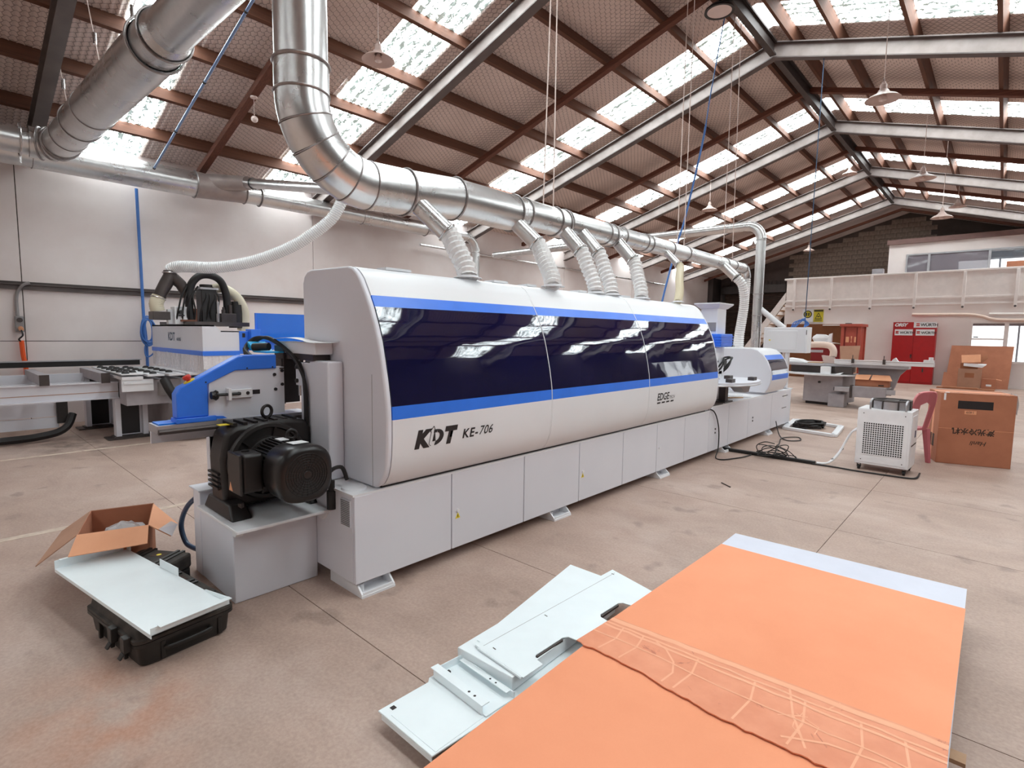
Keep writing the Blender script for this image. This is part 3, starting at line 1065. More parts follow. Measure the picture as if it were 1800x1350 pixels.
    bp = part('back_post', MB().box((-3.72, 1.18, 0.55), (-3.66, 1.6, 0.99)).box((-3.665, 1.18, 0.56), (-3.66, 1.32, 0.97)), 'machine_grey', t, bevel=0.003)
    for z in (0.6, 0.76, 0.92):
        part('bolt', MB().cyl((-3.66, 1.22, z), (-3.648, 1.22, z), 0.011, segs=8), 'black_cast', bp)
    XI = -3.5
    rail = part('infeed_rail', MB().box((XI - 0.16, 0.856, 0.955), (XI + 0.02, 1.76, 1.0)), 'aluminium', t)
    part('rail_edge', MB().cyl((XI + 0.02, 0.86, 0.965), (XI + 0.02, 1.76, 0.965), 0.016, segs=10), 'steel_dark', rail)
    part('rail_plate', MB().box((XI - 0.15, 0.86, 0.88), (XI - 0.13, 1.76, 0.955)), 'machine_grey', rail)
    part('rail_cover', MB().box((XI - 0.14, 0.87, 1.0), (XI - 0.01, 1.02, 1.008)), 'blue_bright', rail)
    fp = part('fence_plate', MB().prism([(1.13, 1.005), (1.60, 1.005), (1.60, 1.31), (1.57, 1.315), (1.30, 1.315), (1.14, 1.23)], 'x', XI - 0.03, XI - 0.012), 'machine_grey', t, bevel=0.002)
    for (y, z) in ((1.585, 1.285), (1.535, 1.262), (1.585, 1.195), (1.54, 1.165)):
        part('bolt', MB().cyl((XI - 0.012, y, z), (XI - 0.004, y, z), 0.0105, segs=10), 'print_black', fp)
    for y in (1.30, 1.355):
        part('bolt', MB().cyl((XI + 0.012, y, 1.155), (XI + 0.016, y, 1.155), 0.011, segs=10), 'print_black', fp)
    part('slot', MB().box((XI - 0.0125, 1.36, 1.142), (XI - 0.011, 1.44, 1.170)), 'print_black', fp)
    part('stop_block', MB().box((XI - 0.012, 1.235, 1.118), (XI + 0.035, 1.253, 1.192)).box((XI - 0.012, 1.253, 1.128), (XI + 0.012, 1.385, 1.180)), 'machine_white', fp, bevel=0.002)
    part('spindle', MB().cyl((XI + 0.018, 1.15, 1.155), (XI + 0.018, 1.31, 1.155), 0.009, segs=8), 'black_cast', fp)
    kn = MB()
    for k in range(5):
        a = 2 * PI * k / 5
        kn.ico((XI + 0.018 + 0.016 * math.cos(a), 1.165, 1.155 + 0.016 * math.sin(a)), 0.017, 1)
    part('star_knob', kn.cyl((XI + 0.018, 1.14, 1.155), (XI + 0.018, 1.178, 1.155), 0.024, segs=10), 'black_cast', fp)
    part('scale', MB().cyl((XI - 0.01, 1.57, 1.30), (XI - 0.01, 1.6, 1.30), 0.004, segs=6), 'steel_dark', fp)
    cover = [(0.962, 1.03), (0.962, 1.17), (0.985, 1.21), (1.015, 1.225), (1.31, 1.385), (1.34, 1.392), (1.545, 1.392), (1.545, 1.302), (1.29, 1.298), (1.13, 1.222), (1.13, 1.03)]
    cv = part('infeed_cover', MB().prism(cover, 'x', XI - 0.09, XI), 'blue_paint', t, bevel=0.006)
    part('cover_foot', MB().box((XI - 0.10, 0.955, 1.0), (XI + 0.01, 1.17, 1.03)), 'blue_paint', cv, bevel=0.004)
    part('cover_foot', MB().prism([(1.13, 1.008), (1.23, 1.008), (1.21, 1.022), (1.13, 1.03)], 'x', XI - 0.05, XI + 0.008), 'blue_paint', cv)
    for (y, z) in ((1.12, 1.235), (1.36, 1.31), (1.52, 1.312)):
        part('screw', MB().cyl((XI, y, z), (XI + 0.002, y, z), 0.005, segs=8), 'print_black', cv)
    nrm = Vector((0, -0.47, 0.88)).normalized()
    p = Vector((XI - 0.045, 1.045, 1.243))
    eb = part('emergency_button', MB().lathe([(0.013, 0.0), (0.013, 0.014), (0.022, 0.016), (0.024, 0.026), (0.02, 0.036), (0.0, 0.038)], p, nrm, 18), 'red_plastic', t)
    part('button_collar', MB().lathe([(0.032, -0.004), (0.032, 0.003), (0.012, 0.004)], p, nrm, 20), 'yellow_label', eb)
    # pressure beam end behind the infeed fence
    hb = part('head_bracket', MB().box((-3.68, 1.64, 1.40), (-3.16, 1.76, 1.475)), 'machine_white', t, bevel=0.004)
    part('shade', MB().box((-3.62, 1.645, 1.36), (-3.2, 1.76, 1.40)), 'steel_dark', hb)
    part('pressure_head', MB().box((-3.72, 1.63, 1.06), (-3.58, 1.74, 1.45)).box((-3.68, 1.625, 1.05), (-3.6, 1.65, 1.36)), 'steel_dark', t, bevel=0.004)
    pd = part('post_door', MB().box((-3.27, 1.655, 0.62), (-3.038, 1.76, 1.362)), 'machine_grey', t, bevel=0.01, bseg=3)
    pq = part('post_bracket', MB().box((-3.46, 1.655, 1.19), (-3.36, 1.675, 1.345)).box((-3.40, 1.66, 0.62), (-3.27, 1.70, 1.345)), 'machine_grey', t, bevel=0.002)
    for z in (1.31, 1.22):
        part('bolt', MB().lathe([(0.014, 0.0), (0.014, 0.012), (0.008, 0.016), (0.0, 0.016)], (-3.435, 1.655, z), (0, -1, 0), 12), 'black_cast', pq)
    part('shaft', MB().cyl((-3.44, 1.68, 1.12), (-3.44, 1.68, 1.20), 0.018, segs=12).cyl((-3.44, 1.68, 1.34), (-3.44, 1.68, 1.42), 0.018, segs=12), 'steel_bright', pq)
    cab = MB()
    for k, o in enumerate((0.0, 0.016, 0.03)):
        cab.ringtube(spline([(-3.52, 1.52 - o, 1.30 + o), (-3.80, 1.47, 1.38 + o), (-3.86, 1.55, 1.46 + o), (-3.74, 1.60, 1.50 - o * 0.3), (-3.50, 1.62 - o * 0.3, 1.42), (-3.36, 1.64 - o * 0.4, 1.32), (-3.31 + o * 0.5, 1.64, 1.18), (-3.305 + o * 0.5, 1.64, 0.9), (-3.30 + o * 0.5, 1.64, 0.64)], 8), 0.011, 8)
    part('cable_bundle', cab, 'black_rubber', t)
    part('sensor', MB().cyl((-3.74, 1.5, 1.435), (-3.64, 1.56, 1.44), 0.026, segs=12), 'black_rubber', t)
    part('cyan_guard', MB().prism([(-3.86, 1.44), (-3.84, 1.47), (-3.72, 1.41), (-3.55, 1.41), (-3.55, 1.40), (-3.74, 1.40)], 'y', 1.5, 1.62), 'cyan_paint', t)
    sh = MB()
    for i in range(9):
        for j in range(4):
            u, v = i / 8, j / 3
            sh.v.append((-3.70 + 0.56 * u, 1.62 + 0.13 * v, 1.497 + 0.012 * math.sin(5 * u + 2 * v) + 0.02 * u - 0.03 * u * u * (1 - v)))
    for i in range(8):
        for j in range(3):
            a = i * 4 + j
            sh.f.append((a, a + 4, a + 5, a + 1))
    # ---- far half: second unit
    u = part('tower', MB().prism([(-3.14, 0.66), (-2.90, 0.66), (-2.90, 1.97), (-3.14, 1.97)], 'y', 7.32, 7.62), 'machine_white', t, bevel=0.01)
    part('tower_cap', MB().hexa([(-3.15, 7.31, 1.93), (-2.89, 7.31, 1.93), (-2.89, 7.63, 1.93), (-3.15, 7.63, 1.93), (-3.2, 7.22, 1.99), (-2.84, 7.22, 1.99), (-2.84, 7.72, 1.99), (-3.2, 7.72, 1.99)]).box((-3.2, 7.22, 1.99), (-2.84, 7.72, 2.005)), 'machine_white', u)
    part('tower_panel', MB().box((-3.12, 7.315, 1.62), (-2.92, 7.321, 1.74)), 'cast_grey', u)
    part('blue_housing', MB().box((-3.0, 7.16, 1.41), (-2.78, 7.58, 1.585)), 'blue_paint', t, bevel=0.012)
    part('housing_fins', MB().box((-3.01, 7.15, 1.44), (-2.77, 7.59, 1.45)).box((-3.01, 7.15, 1.475), (-2.77, 7.59, 1.485)).box((-3.01, 7.15, 1.51), (-2.77, 7.59, 1.52)).box((-3.01, 7.15, 1.545), (-2.77, 7.59, 1.555)), 'blue_paint', t)
    part('white_box', MB().box((-3.14, 7.0, 1.22), (-2.85, 7.3, 1.40)), 'machine_white', t, bevel=0.006)
    g = MB()
    rnd = random.Random(8)
    for k in range(14):
        y = 7.0 + rnd.random() * 0.85; z = 0.95 + rnd.random() * 0.32; x = -3.05 - rnd.random() * 0.25
        g.box((x, y, z), (x + 0.12, y + 0.14, z + 0.1))
    part('edge_unit', g, 'black_cast', t, bevel=0.006)
    g = MB()
    for k in range(7):
        y = 7.0 + rnd.random() * 0.7
        g.ringtube(spline([(-3.0, y, 0.98), (-2.88, y + 0.1, 1.1 + rnd.random() * 0.1), (-2.9, y + 0.25, 1.25), (-3.05, y + 0.3, 1.12 + rnd.random() * 0.15)], 6), 0.012, 6)
    part('unit_hose', g, 'black_rubber', t)
    part('unit_block', MB().cyl((-2.95, 7.35, 1.0), (-2.84, 7.35, 1.0), 0.035, segs=10).box((-3.0, 7.42, 1.03), (-2.9, 7.56, 1.07)).box((-3.0, 7.05, 1.25), (-2.95, 7.09, 1.42)), 'machine_white', t)
    # oval tape table on a post
    oval = [(-2.78 + 0.44 * math.cos(a), 7.30 + 0.68 * math.sin(a)) for a in [2 * PI * k / 36 for k in range(36)]]
    tb = part('oval_table', MB().prism(oval, 'z', 0.93, 0.965), 'machine_grey', t)
    part('table_rim', MB().ringtube([(x, y, 0.93) for x, y in oval] + [(oval[0][0], oval[0][1], 0.93)], 0.012, 6, False), 'aluminium', tb)
    part('table_post', MB().box((-2.82, 7.28, 0.675), (-2.73, 7.38, 0.93)).box((-2.92, 7.2, 0.66), (-2.70, 7.48, 0.675)), 'steel_dark', tb)
    part('table_bracket', MB().prism([(7.35, 0.93), (7.9, 0.93), (7.8, 0.78), (7.65, 0.78)], 'x', -2.75, -2.60), 'cast_grey', tb)
    for (x, y) in ((-2.55, 6.95), (-2.80, 7.55), (-2.48, 7.55)):
        part('roll_clip', MB().box((x - 0.04, y - 0.06, 0.965), (x + 0.04, y + 0.06, 1.01)), 'steel_dark', tb)
    part('blue_tank', MB().box((-3.35, 6.75, 0.95), (-3.05, 6.98, 1.5)), 'blue_paint', t, bevel=0.01)
    # second hood
    h2 = [(-2.66, 0.69), (-2.62, 0.76), (-2.585, 0.86), (-2.58, 0.95), (-2.60, 1.06), (-2.65, 1.18), (-2.72, 1.28), (-2.80, 1.345), (-2.90, 1.37), (-3.5, 1.37), (-3.5, 0.69)]
    part('end_panel', MB().prism(h2, 'y', 8.70, 8.75), 'machine_grey', t, bevel=0.01, bseg=3)
    part('end_panel', MB().prism(h2, 'y', 9.58, 9.62), 'machine_grey', t, bevel=0.01, bseg=3)
    def h2x(z):
        for (xa, za), (xb, zb) in zip(h2[:8], h2[1:9]):
            if za <= z <= zb: return xa + (xb - xa) * (z - za) / (zb - za)
        return -2.66
    def sl(z0, z1, n): return [(h2x(z0 + (z1 - z0) * i / n), z0 + (z1 - z0) * i / n) for i in range(n + 1)]
    d = part('hood_door', MB().strip(sl(1.27, 1.37, 6) + [(-3.0, 1.37), (-3.5, 1.37)], 8.75, 9.58, 0.02), 'machine_white', t)
    part('upper_stripe', MB().strip(sl(1.20, 1.27, 3), 8.75, 9.58, 0.02), 'blue_paint', d)
    part('window_pane', MB().strip(sl(0.97, 1.20, 8), 8.75, 9.58, 0.012), 'hood_glass', d)
    part('lower_stripe', MB().strip(sl(0.89, 0.97, 4), 8.75, 9.58, 0.02), 'blue_paint', d)
    part('lower_panel', MB().strip(sl(0.69, 0.89, 6), 8.75, 9.58, 0.02), 'machine_white', d)
    # operator cabinet on a post at the far end
    oc = part('operator_cabinet', MB().box((-3.19, 10.18, 1.285), (-2.51, 10.42, 1.725)), 'machine_white', t, bevel=0.008)
    part('cabinet_edge', MB().box((-2.51, 10.17, 1.285), (-2.475, 10.43, 1.73)), 'label_white', oc, bevel=0.006)
    part('cabinet_door', MB().box((-3.12, 10.172, 1.335), (-2.64, 10.181, 1.665)), 'machine_white', oc, bevel=0.002)
    part('cabinet_lock', MB().cyl((-3.08, 10.172, 1.5), (-3.08, 10.16, 1.5), 0.012, segs=10), 'yellow_label', oc)
    part('cabinet_vent', MB().box((-2.50, 10.166, 1.6), (-2.49, 10.171, 1.68)), 'steel_dark', oc)
    part('cabinet_post', MB().box((-2.83, 10.23, 0.66), (-2.77, 10.30, 1.285)).box((-2.9, 10.05, 0.64), (-2.7, 10.35, 0.66)), 'machine_white', t, bevel=0.004)
    return t
build_edgebander()

def build_small_on_machine():
    # white cloth-like sheet lying on the head bracket
    sh = MB()
    nx, ny = 12, 5
    for i in range(nx):
        for j in range(ny):
            u, v = i / (nx - 1), j / (ny - 1)
            z = 1.479 + 0.012 * (1 + math.sin(4.5 * u + 1.5 * v)) - (0.06 * max(0, u - 0.72) ** 1.2 * (1 - v) * 2)
            sh.v.append((-3.68 + 0.60 * u, 1.60 + 0.17 * v, max(z, 1.4775)))
    for i in range(nx - 1):
        for j in range(ny - 1):
            a = i * ny + j
            sh.f.append((a, a + ny, a + ny + 1, a + 1))
    o = solo('paper_sheet', sh, 'label_white', 'loose white paper sheet curled on the bracket beside the machine end', 'paper', angle=80)
    md = o.modifiers.new('thickness', 'SOLIDIFY'); md.thickness = 0.0015
    # things lying on the machine bed beyond the big hood
    solo('white_carton', MB().box((-3.02, 6.80, 0.661), (-2.80, 7.1, 0.83)), 'label_white', 'white box on the machine bed under the oval table', 'box', bevel=0.006)
    solo('dark_tray', MB().box((-2.79, 6.75, 0.661), (-2.685, 7.1, 0.675)).box((-2.79, 6.75, 0.675), (-2.785, 7.1, 0.69)), 'steel_dark', 'flat dark tray on the machine bed at the hood end', 'tray')
    mb = MB()
    for k in range(9):
        a = 2 * PI * k / 9
        mb.lathe([(0.11, 0.0), (0.13, 0.012), (0.12, 0.028), (0.06, 0.03)], (-2.85, 8.15, 0.66), segs=24)
        break
    solo('tape_roll', MB().lathe([(0.05, 0.0), (0.16, 0.0), (0.17, 0.012), (0.16, 0.024), (0.05, 0.024), (0.05, 0.0)], (-2.86, 8.2, 0.66), segs=28), 'label_white', 'white roll of edging lying on the machine bed', 'roll')
    mb = MB().bar((-2.95, 7.75, 0.67), (-2.75, 8.0, 0.67), 0.04, 0.015).bar((-3.0, 7.85, 0.675), (-2.8, 7.72, 0.68), 0.03, 0.012)
    solo('wood_offcut', mb, 'plywood', 'small pale wood offcuts on the machine bed', 'offcut')
build_small_on_machine()

# ================================================================== THE VACUUM PUMP
def build_pump():
    t = thing('vacuum_pump', 'black vacuum pump with a finned electric motor on the white pedestal', 'pump', (-3.1, 1.38, 0.478))
    CY, CZ = 1.37, 0.765
    # housing: a broad rounded block with feet
    prof = [(1.12, 0.50), (1.66, 0.50), (1.67, 0.62), (1.66, 0.93), (1.62, 0.985), (1.50, 1.0), (1.20, 0.985), (1.14, 0.95), (1.11, 0.80)]
    hs = part('pump_housing', MB().prism(prof, 'x', -3.47, -3.27), 'black_cast', t, bevel=0.025, bseg=3)
    for k in range(7):
        y = 1.19 + k * 0.06
        part('cooling_rib', MB().box((-3.455, y, 0.985), (-3.29, y + 0.022, 1.004)), 'black_cast', hs)
    for k in range(4):
        part('side_rib', MB().box((-3.46, 1.098, 0.62 + k * 0.028), (-3.30, 1.112, 0.632 + k * 0.028)), 'black_cast', hs)
    part('rating_label', MB().box((-3.40, 1.135, 0.988), (-3.34, 1.19, 0.991)), 'yellow_label', hs)
    for y in (1.14, 1.60):
        part('foot', MB().hexa([(-3.53, y - 0.05, 0.478), (-3.09, y - 0.05, 0.478), (-3.09, y + 0.07, 0.478), (-3.53, y + 0.07, 0.478), (-3.50, y - 0.03, 0.56), (-3.17, y - 0.03, 0.56), (-3.17, y + 0.06, 0.56), (-3.50, y + 0.06, 0.56)]), 'black_cast', t, bevel=0.012)
    part('bolt', MB().cyl((-3.16, 1.17, 0.53), (-3.16, 1.17, 0.56), 0.018, segs=6), 'steel_dark', t)
    fl = part('flange', MB().lathe([(0.0, 0.0), (0.225, 0.0), (0.235, 0.012), (0.235, 0.028), (0.225, 0.04), (0.205, 0.042), (0.198, 0.02), (0.0, 0.02)], (-3.27, CY, CZ), (1, 0, 0), 40), 'black_cast', t)
    for k in range(6):
        a = 2 * PI * k / 6 + 0.3
        part('spoke', MB().bar((-3.245, CY + 0.13 * math.cos(a), CZ + 0.13 * math.sin(a)), (-3.245, CY + 0.215 * math.cos(a), CZ + 0.215 * math.sin(a)), 0.014, 0.02, (1, 0, 0)), 'black_cast', fl)
    # motor
    part('motor_body', MB().lathe([(0.15, 0.0), (0.15, 0.05), (0.118, 0.06), (0.118, 0.34)], (-3.25, CY, CZ), (1, 0, 0), 36), 'black_cast', t)
    fin = MB()
    for k in range(44):
        a = 2 * PI * k / 44
        if abs(math.cos(a) + 1) < 0.06: continue
        d = Vector((0, math.cos(a), math.sin(a)))
        fin.bar(Vector((-3.185, CY, CZ)) + d * 0.132, Vector((-2.945, CY, CZ)) + d * 0.132, 0.0045, 0.034, d)
    part('motor_fins', fin, 'black_cast', t)
    # fan cowl with rounded square face and round grille
    def sq(r, k, n=40, p=3.2):
        a = 2 * PI * k / n
        cx, sx = math.cos(a), math.sin(a)
        m = (abs(cx) ** p + abs(sx) ** p) ** (-1 / p)
        return (CY + r * m * cx, CZ + r * m * sx)
    mb = MB()
    rows = [(-2.965, 0.150, 2.4), (-2.955, 0.155, 2.6), (-2.80, 0.160, 2.8), (-2.775, 0.155, 2.8), (-2.762, 0.142, 2.8), (-2.758, 0.128, 2.5)]
    n = 40
    for x, r, p in rows:
        for k in range(n):
            y, z = sq(r, k, n, p)
            mb.v.append((x, y, z))
    for i in range(len(rows) - 1):
        for k in range(n):
            a = i * n + k; b = i * n + (k + 1) % n
            mb.f.append((a, b, b + n, a + n))
    mb.f.append(tuple((len(rows) - 1) * n + k for k in range(n)))
    cw = part('fan_cowl', mb, 'black_gloss', t)
    gr = MB()
    for r in (0.02, 0.034, 0.048, 0.062, 0.076, 0.09, 0.104, 0.118):
        gr.torus((-2.757, CY, CZ), (1, 0, 0), r, 0.0028, 36, 5)
    for k in range(24):
        a = 2 * PI * k / 24
        d = Vector((0, math.cos(a), math.sin(a)))
        gr.bar(Vector((-2.757, CY, CZ)) + d * 0.016, Vector((-2.757, CY, CZ)) + d * 0.12, 0.003, 0.004, (1, 0, 0))
    g = part('fan_grille', gr, 'dark_grille', cw)
    part('grille_hub', MB().lathe([(0.0, 0.006), (0.02, 0.005), (0.024, 0.0)], (-2.758, CY, CZ), (1, 0, 0), 18), 'black_gloss', cw)
    for k in (0.6, 2.3, 3.9, 5.4):
        y, z = CY + 0.155 * math.cos(k), CZ + 0.155 * math.sin(k)
        part('screw', MB().cyl((-2.87, y, z), (-2.87, CY + 0.168 * math.cos(k), CZ + 0.168 * math.sin(k)), 0.006, segs=6), 'black_cast', cw)
    part('rating_label', MB().slab([(-2.92, CY - 0.04, CZ + 0.162), (-2.83, CY - 0.04, CZ + 0.165), (-2.83, CY + 0.05, CZ + 0.165), (-2.92, CY + 0.05, CZ + 0.162)], 0.002), 'label_white', cw)
    part('name_plate', MB().box((-3.12, CY - 0.015, CZ + 0.148), (-3.04, CY + 0.035, CZ + 0.152)), 'label_white', t)
    # terminal box on the motor's near side
    tb = part('terminal_box', MB().box((-3.16, CY - 0.245, CZ - 0.115), (-3.0, CY - 0.13, CZ + 0.105)), 'black_cast', t, bevel=0.018, bseg=3)
    part('box_lid', MB().box((-3.17, CY - 0.262, CZ - 0.12), (-2.99, CY - 0.245, CZ + 0.11)), 'black_cast', tb, bevel=0.012)
    part('screw', MB().cyl((-3.10, CY - 0.19, CZ + 0.105), (-3.10, CY - 0.19, CZ + 0.112), 0.022, segs=14), 'black_gloss', tb)
    part('warning_label', MB().prism([(-3.13, CZ - 0.06), (-3.10, CZ - 0.11), (-3.15, CZ - 0.11)], 'y', CY - 0.2635, CY - 0.262), 'card_light', tb)
    # eye bolts
    for (x, y, z, r, ax) in ((-3.37, 1.42, 1.045, 0.036, (1, 0.3, 0)), (-3.06, CY + 0.06, CZ + 0.175, 0.026, (1, -0.3, 0))):
        e = part('eye_bolt', MB().torus((x, y, z), ax, r, 0.010, 20, 8).cyl((x, y, z - r - 0.02), (x, y, z - r + 0.006), 0.016, segs=10), 'black_cast', t)
    part('cable_gland', MB().cyl((-2.90, CY + 0.22, 0.60), (-2.90, CY + 0.22, 0.66), 0.02, segs=10).ringtube(spline([(-2.90, CY + 0.22, 0.62), (-2.88, CY + 0.2, 0.72), (-2.87, CY + 0.27, 0.74), (-2.86, CY + 0.30, 0.66)], 6), 0.012, 8).cyl((-2.90, CY + 0.22, 0.49), (-2.90, CY + 0.22, 0.6), 0.03, segs=10), 'black_rubber', t)
build_pump()

# ================================================================== DUCTS AND HOSES
def resample(pts, step):
    P = [Vector(p) for p in pts]
    out = [P[0]]
    acc = 0.0
    for a, b in zip(P[:-1], P[1:]):
        L = (b - a).length
        d = step - acc
        while d <= L:
            out.append(a.lerp(b, d / L))
            d += step
        acc = L - (d - step)
    return out

def hose_mesh(pts, r, pitch=0.03, depth=0.09, segs=14):
    P = resample(spline(pts, 10), pitch / 2)
    rad = [r if i % 2 == 0 else r * (1 - depth) for i in range(len(P))]
    return MB().ringtube(P, rad, segs, False)

def helix_mesh(pts, r, pitch, wire=0.004, per=14, sides=4):
    P = resample(spline(pts, 10), pitch / per)
    path = []
    u = None
    for i in range(len(P) - 1):
        t = (P[i + 1] - P[i]).normalized()
        u = t.orthogonal().normalized() if u is None else (u - t * u.dot(t)).normalized()
        w_ = t.cross(u)
        a = 2 * PI * i / per
        path.append(P[i] + (u * math.cos(a) + w_ * math.sin(a)) * r)
    return MB().ringtube(path, wire, sides, True)

def pipe(parent, name, p0, p1, r, r1=None, mat='galvanised', segs=40):
    return part(name, MB().cyl(p0, p1, r, r1, segs, False), mat, parent, angle=40)

def seam(parent, ctr, axis, r, t=0.006):
    return part('joint_ring', MB().torus(ctr, axis, r, t, 40, 6), 'galvanised_seam', parent)

def build_ducts():
    X = -3.45
    t = thing('dust_extraction_duct', 'large galvanised dust duct bending down and running above the white machine', 'duct', (X, 1.75, 2.6))
    r0 = 0.163
    pipe(t, 'drop_pipe', (X, 1.735, 3.72), (X, 1.735, 3.22), r0)
    part('top_elbow', MB().ringtube([(X, 1.735, 3.72), (X - 0.015, 1.725, 3.82), (X - 0.06, 1.70, 3.91), (X - 0.14, 1.66, 3.975), (X - 0.26, 1.60, 4.0)], [r0, r0 * 1.02, r0 * 1.04, r0 * 1.06, r0 * 1.06], 40, False), 'galvanised', t)
    pipe(t, 'drop_sleeve', (X, 1.735, 3.25), (X, 1.735, 3.06), r0 * 1.035)
    seam(t, (X, 1.735, 3.245), (0, 0, 1), r0 * 1.05, 0.011)
    seam(t, (X, 1.735, 3.06), (0, 0, 1), r0 * 1.04, 0.008)
    # gored elbow
    R, n = 0.47, 5
    y1, z1 = 1.735 + R, 3.06 - R
    def on(a):
        return Vector((X, y1 - R * math.cos(a), z1 + 0.0 + R - R * math.sin(a) - R + R * 0)) if False else Vector((X, y1 - R * math.cos(a), 3.06 - R * math.sin(a)))
    for k in range(n):
        a, b = PI / 2 * k / n, PI / 2 * (k + 1) / n
        m = [on(a + (b - a) * i / 3) for i in range(4)]
        part('elbow_gore', MB().ringtube(m, [r0 * 1.03, r0 * 1.03, r0 * 1.03, r0 * 1.03], 40, False), 'galvanised', t)
        seam(t, on(b), (0, math.sin(b), -math.cos(b)), r0 * 1.035, 0.006)
    zc0 = 3.06 - R
    secs = [(y1, 2.53, 0.168, 0.168), (2.53, 3.03, 0.166, 0.166), (3.03, 3.74, 0.162, 0.16), (3.74, 3.9, 0.16, 0.138), (3.9, 4.36, 0.137, 0.137), (4.36, 4.5, 0.142, 0.142), (4.5, 4.56, 0.142, 0.12), (4.56, 5.3, 0.12, 0.118),
            (5.3, 5.42, 0.124, 0.124), (5.42, 5.66, 0.122, 0.104), (5.66, 6.18, 0.103, 0.103), (6.18, 6.3, 0.108, 0.108), (6.3, 6.9, 0.102, 0.1), (6.9, 7.4, 0.106, 0.1), (7.4, 8.85, 0.096, 0.094), (8.85, 9.25, 0.098, 0.082), (9.25, 9.72, 0.08, 0.08)]
    def zc(y, r):
        return max(2.82 - r, zc0 + (0.66 - 0.47) * 0 if y < 2.0 else 2.80 - r) if y > 3.0 else zc0 + (2.80 - 0.166 - zc0) * max(0, (y - y1)) / (3.0 - y1)
    for (a, b, ra, rb) in secs:
        pipe(t, 'duct_section', (X, a, zc(a, ra)), (X, b, zc(b, rb)), ra, rb)
        seam(t, (X, b, zc(b, rb)), (0, 1, 0), max(rb, 0.06) * 1.035, 0.008)
    # end elbow turning down
    rr = 0.08
    ze = zc(9.72, rr)
    pts = [Vector((X, 9.72 + 0.16 * math.sin(a), ze - 0.16 + 0.16 * math.cos(a))) for a in [PI / 2 * k / 5 for k in range(6)]]
    part('end_elbow', MB().ringtube(pts, rr * 1.02, 28, False), 'galvanised', t)
    E = [(-3.200, 2.752, 2.307), (-3.200, 3.817, 2.365), (-3.200, 4.503, 2.381), (-3.200, 4.821, 2.395), (-3.200, 5.535, 2.402), (-3.200, 6.696, 2.469), (-3.200, 8.733, 2.481)]
    Sx = [(-3.42, 2.56, 2.58), (-3.42, 3.72, 2.60), (-3.42, 4.45, 2.64), (-3.42, 4.78, 2.65), (-3.42, 5.51, 2.65), (-3.42, 6.72, 2.68), (-3.42, 8.70, 2.70)]
    rs = [0.074, 0.072, 0.072, 0.072, 0.072, 0.045, 0.072]
    for e, s_, r in zip(E, Sx, rs):
        e, s_ = Vector(e), Vector(s_)
        e2 = s_ + (e - s_) * 1.0
        b = pipe(t, 'branch_pipe', s_, e2, r, segs=24)
        ax = (e - s_).normalized()
        part('hose_clamp', MB().torus(e2 - ax * 0.01, ax, r + 0.006, 0.006, 24, 6), 'steel_bright', b)
    # hoses
    B = [(-2.966, 2.746, 1.955), (-2.886, 3.665, 1.955), (-3.012, 4.508, 1.955), (-3.004, 4.788, 1.955), (-3.008, 5.404, 1.955), (-2.943, 6.170, 1.955)]
    words = ['nearest white ribbed hose from the duct down to the machine top', 'second white ribbed hose from the near end of the machine top',
             'third white ribbed hose, left one of the close pair on the machine top', 'fourth white ribbed hose, right one of the close pair on the machine top',
             'fifth white ribbed hose from the near end, standing alone on the machine top', 'thin cream ribbed hose at the far end of the big hood']
    for i, (e, s_, b, r) in enumerate(zip(E, Sx, B, rs)):
        e, s_, b = Vector(e), Vector(s_), Vector(b)
        d = (e - s_).normalized()
        p0 = e - d * 0.03
        L = (b - e).length
        pts = [p0, e + d * 0.03, e.lerp(b, 0.38) + Vector((0.012, 0.008, 0)), e.lerp(b, 0.75) + Vector((0.015, 0.015, 0)), b]
        solo('flexible_hose', hose_mesh(pts, r + 0.006, 0.046 if i < 5 else 0.026, 0.2), 'hose_milky' if i < 5 else 'hose_cream', words[i], 'hose', 'ribbed hoses on the machine', angle=18)
        solo('hose_flange', MB().lathe([(r + 0.03, 0.0), (r + 0.03, 0.006), (r + 0.008, 0.008), (r + 0.006, 0.02)], b - Vector((0, 0, 0.003)), segs=24), 'machine_white', 'white flange ring under the ' + ['nearest ribbed hose', 'second ribbed hose', 'third ribbed hose', 'fourth ribbed hose', 'fifth ribbed hose', 'cream ribbed hose'][i] + ' on the hood top', 'flange')
    h7 = [Vector((-3.2, 8.733, 2.481)), Vector((-3.12, 8.80, 2.36)), Vector((-3.12, 8.92, 2.1)), Vector((-3.17, 9.0, 1.8)), Vector((-3.2, 9.02, 1.55)), Vector((-3.2, 9.03, 1.375))]
    solo('flexible_hose', hose_mesh(h7, 0.074, 0.036, 0.15), 'hose_milky', 'left one of two white ribbed hoses dropping to the small far hood', 'hose', 'ribbed hoses on the machine', angle=18)
    h8 = [Vector((X, 9.88, ze - 0.15)), Vector((X, 9.90, 2.4)), Vector((-3.42, 9.75, 2.0)), Vector((-3.36, 9.45, 1.6)), Vector((-3.34, 9.34, 1.375))]
    solo('flexible_hose', hose_mesh(h8, 0.080, 0.036, 0.15), 'hose_milky', 'right one of two white ribbed hoses dropping to the small far hood', 'hose', 'ribbed hoses on the machine', angle=18)

    # ---- collector duct crossing to the left wall
    t = thing('collector_duct', 'big galvanised duct slanting across the upper left corner to the wall', 'duct', (-9.6, 1.4, 3.8))
    a, b = Vector((-9.5, 1.39, 4.0)), Vector((-3.3, 1.58, 4.0))
    def at(x): return a + (b - a) * ((x - a.x) / (b.x - a.x))
    pipe(t, 'duct_section', at(-9.45), at(-8.35), 0.20)
    pipe(t, 'duct_section', at(-8.35), at(-7.75), 0.215)
    pipe(t, 'duct_section', at(-7.75), at(-5.62), 0.215)
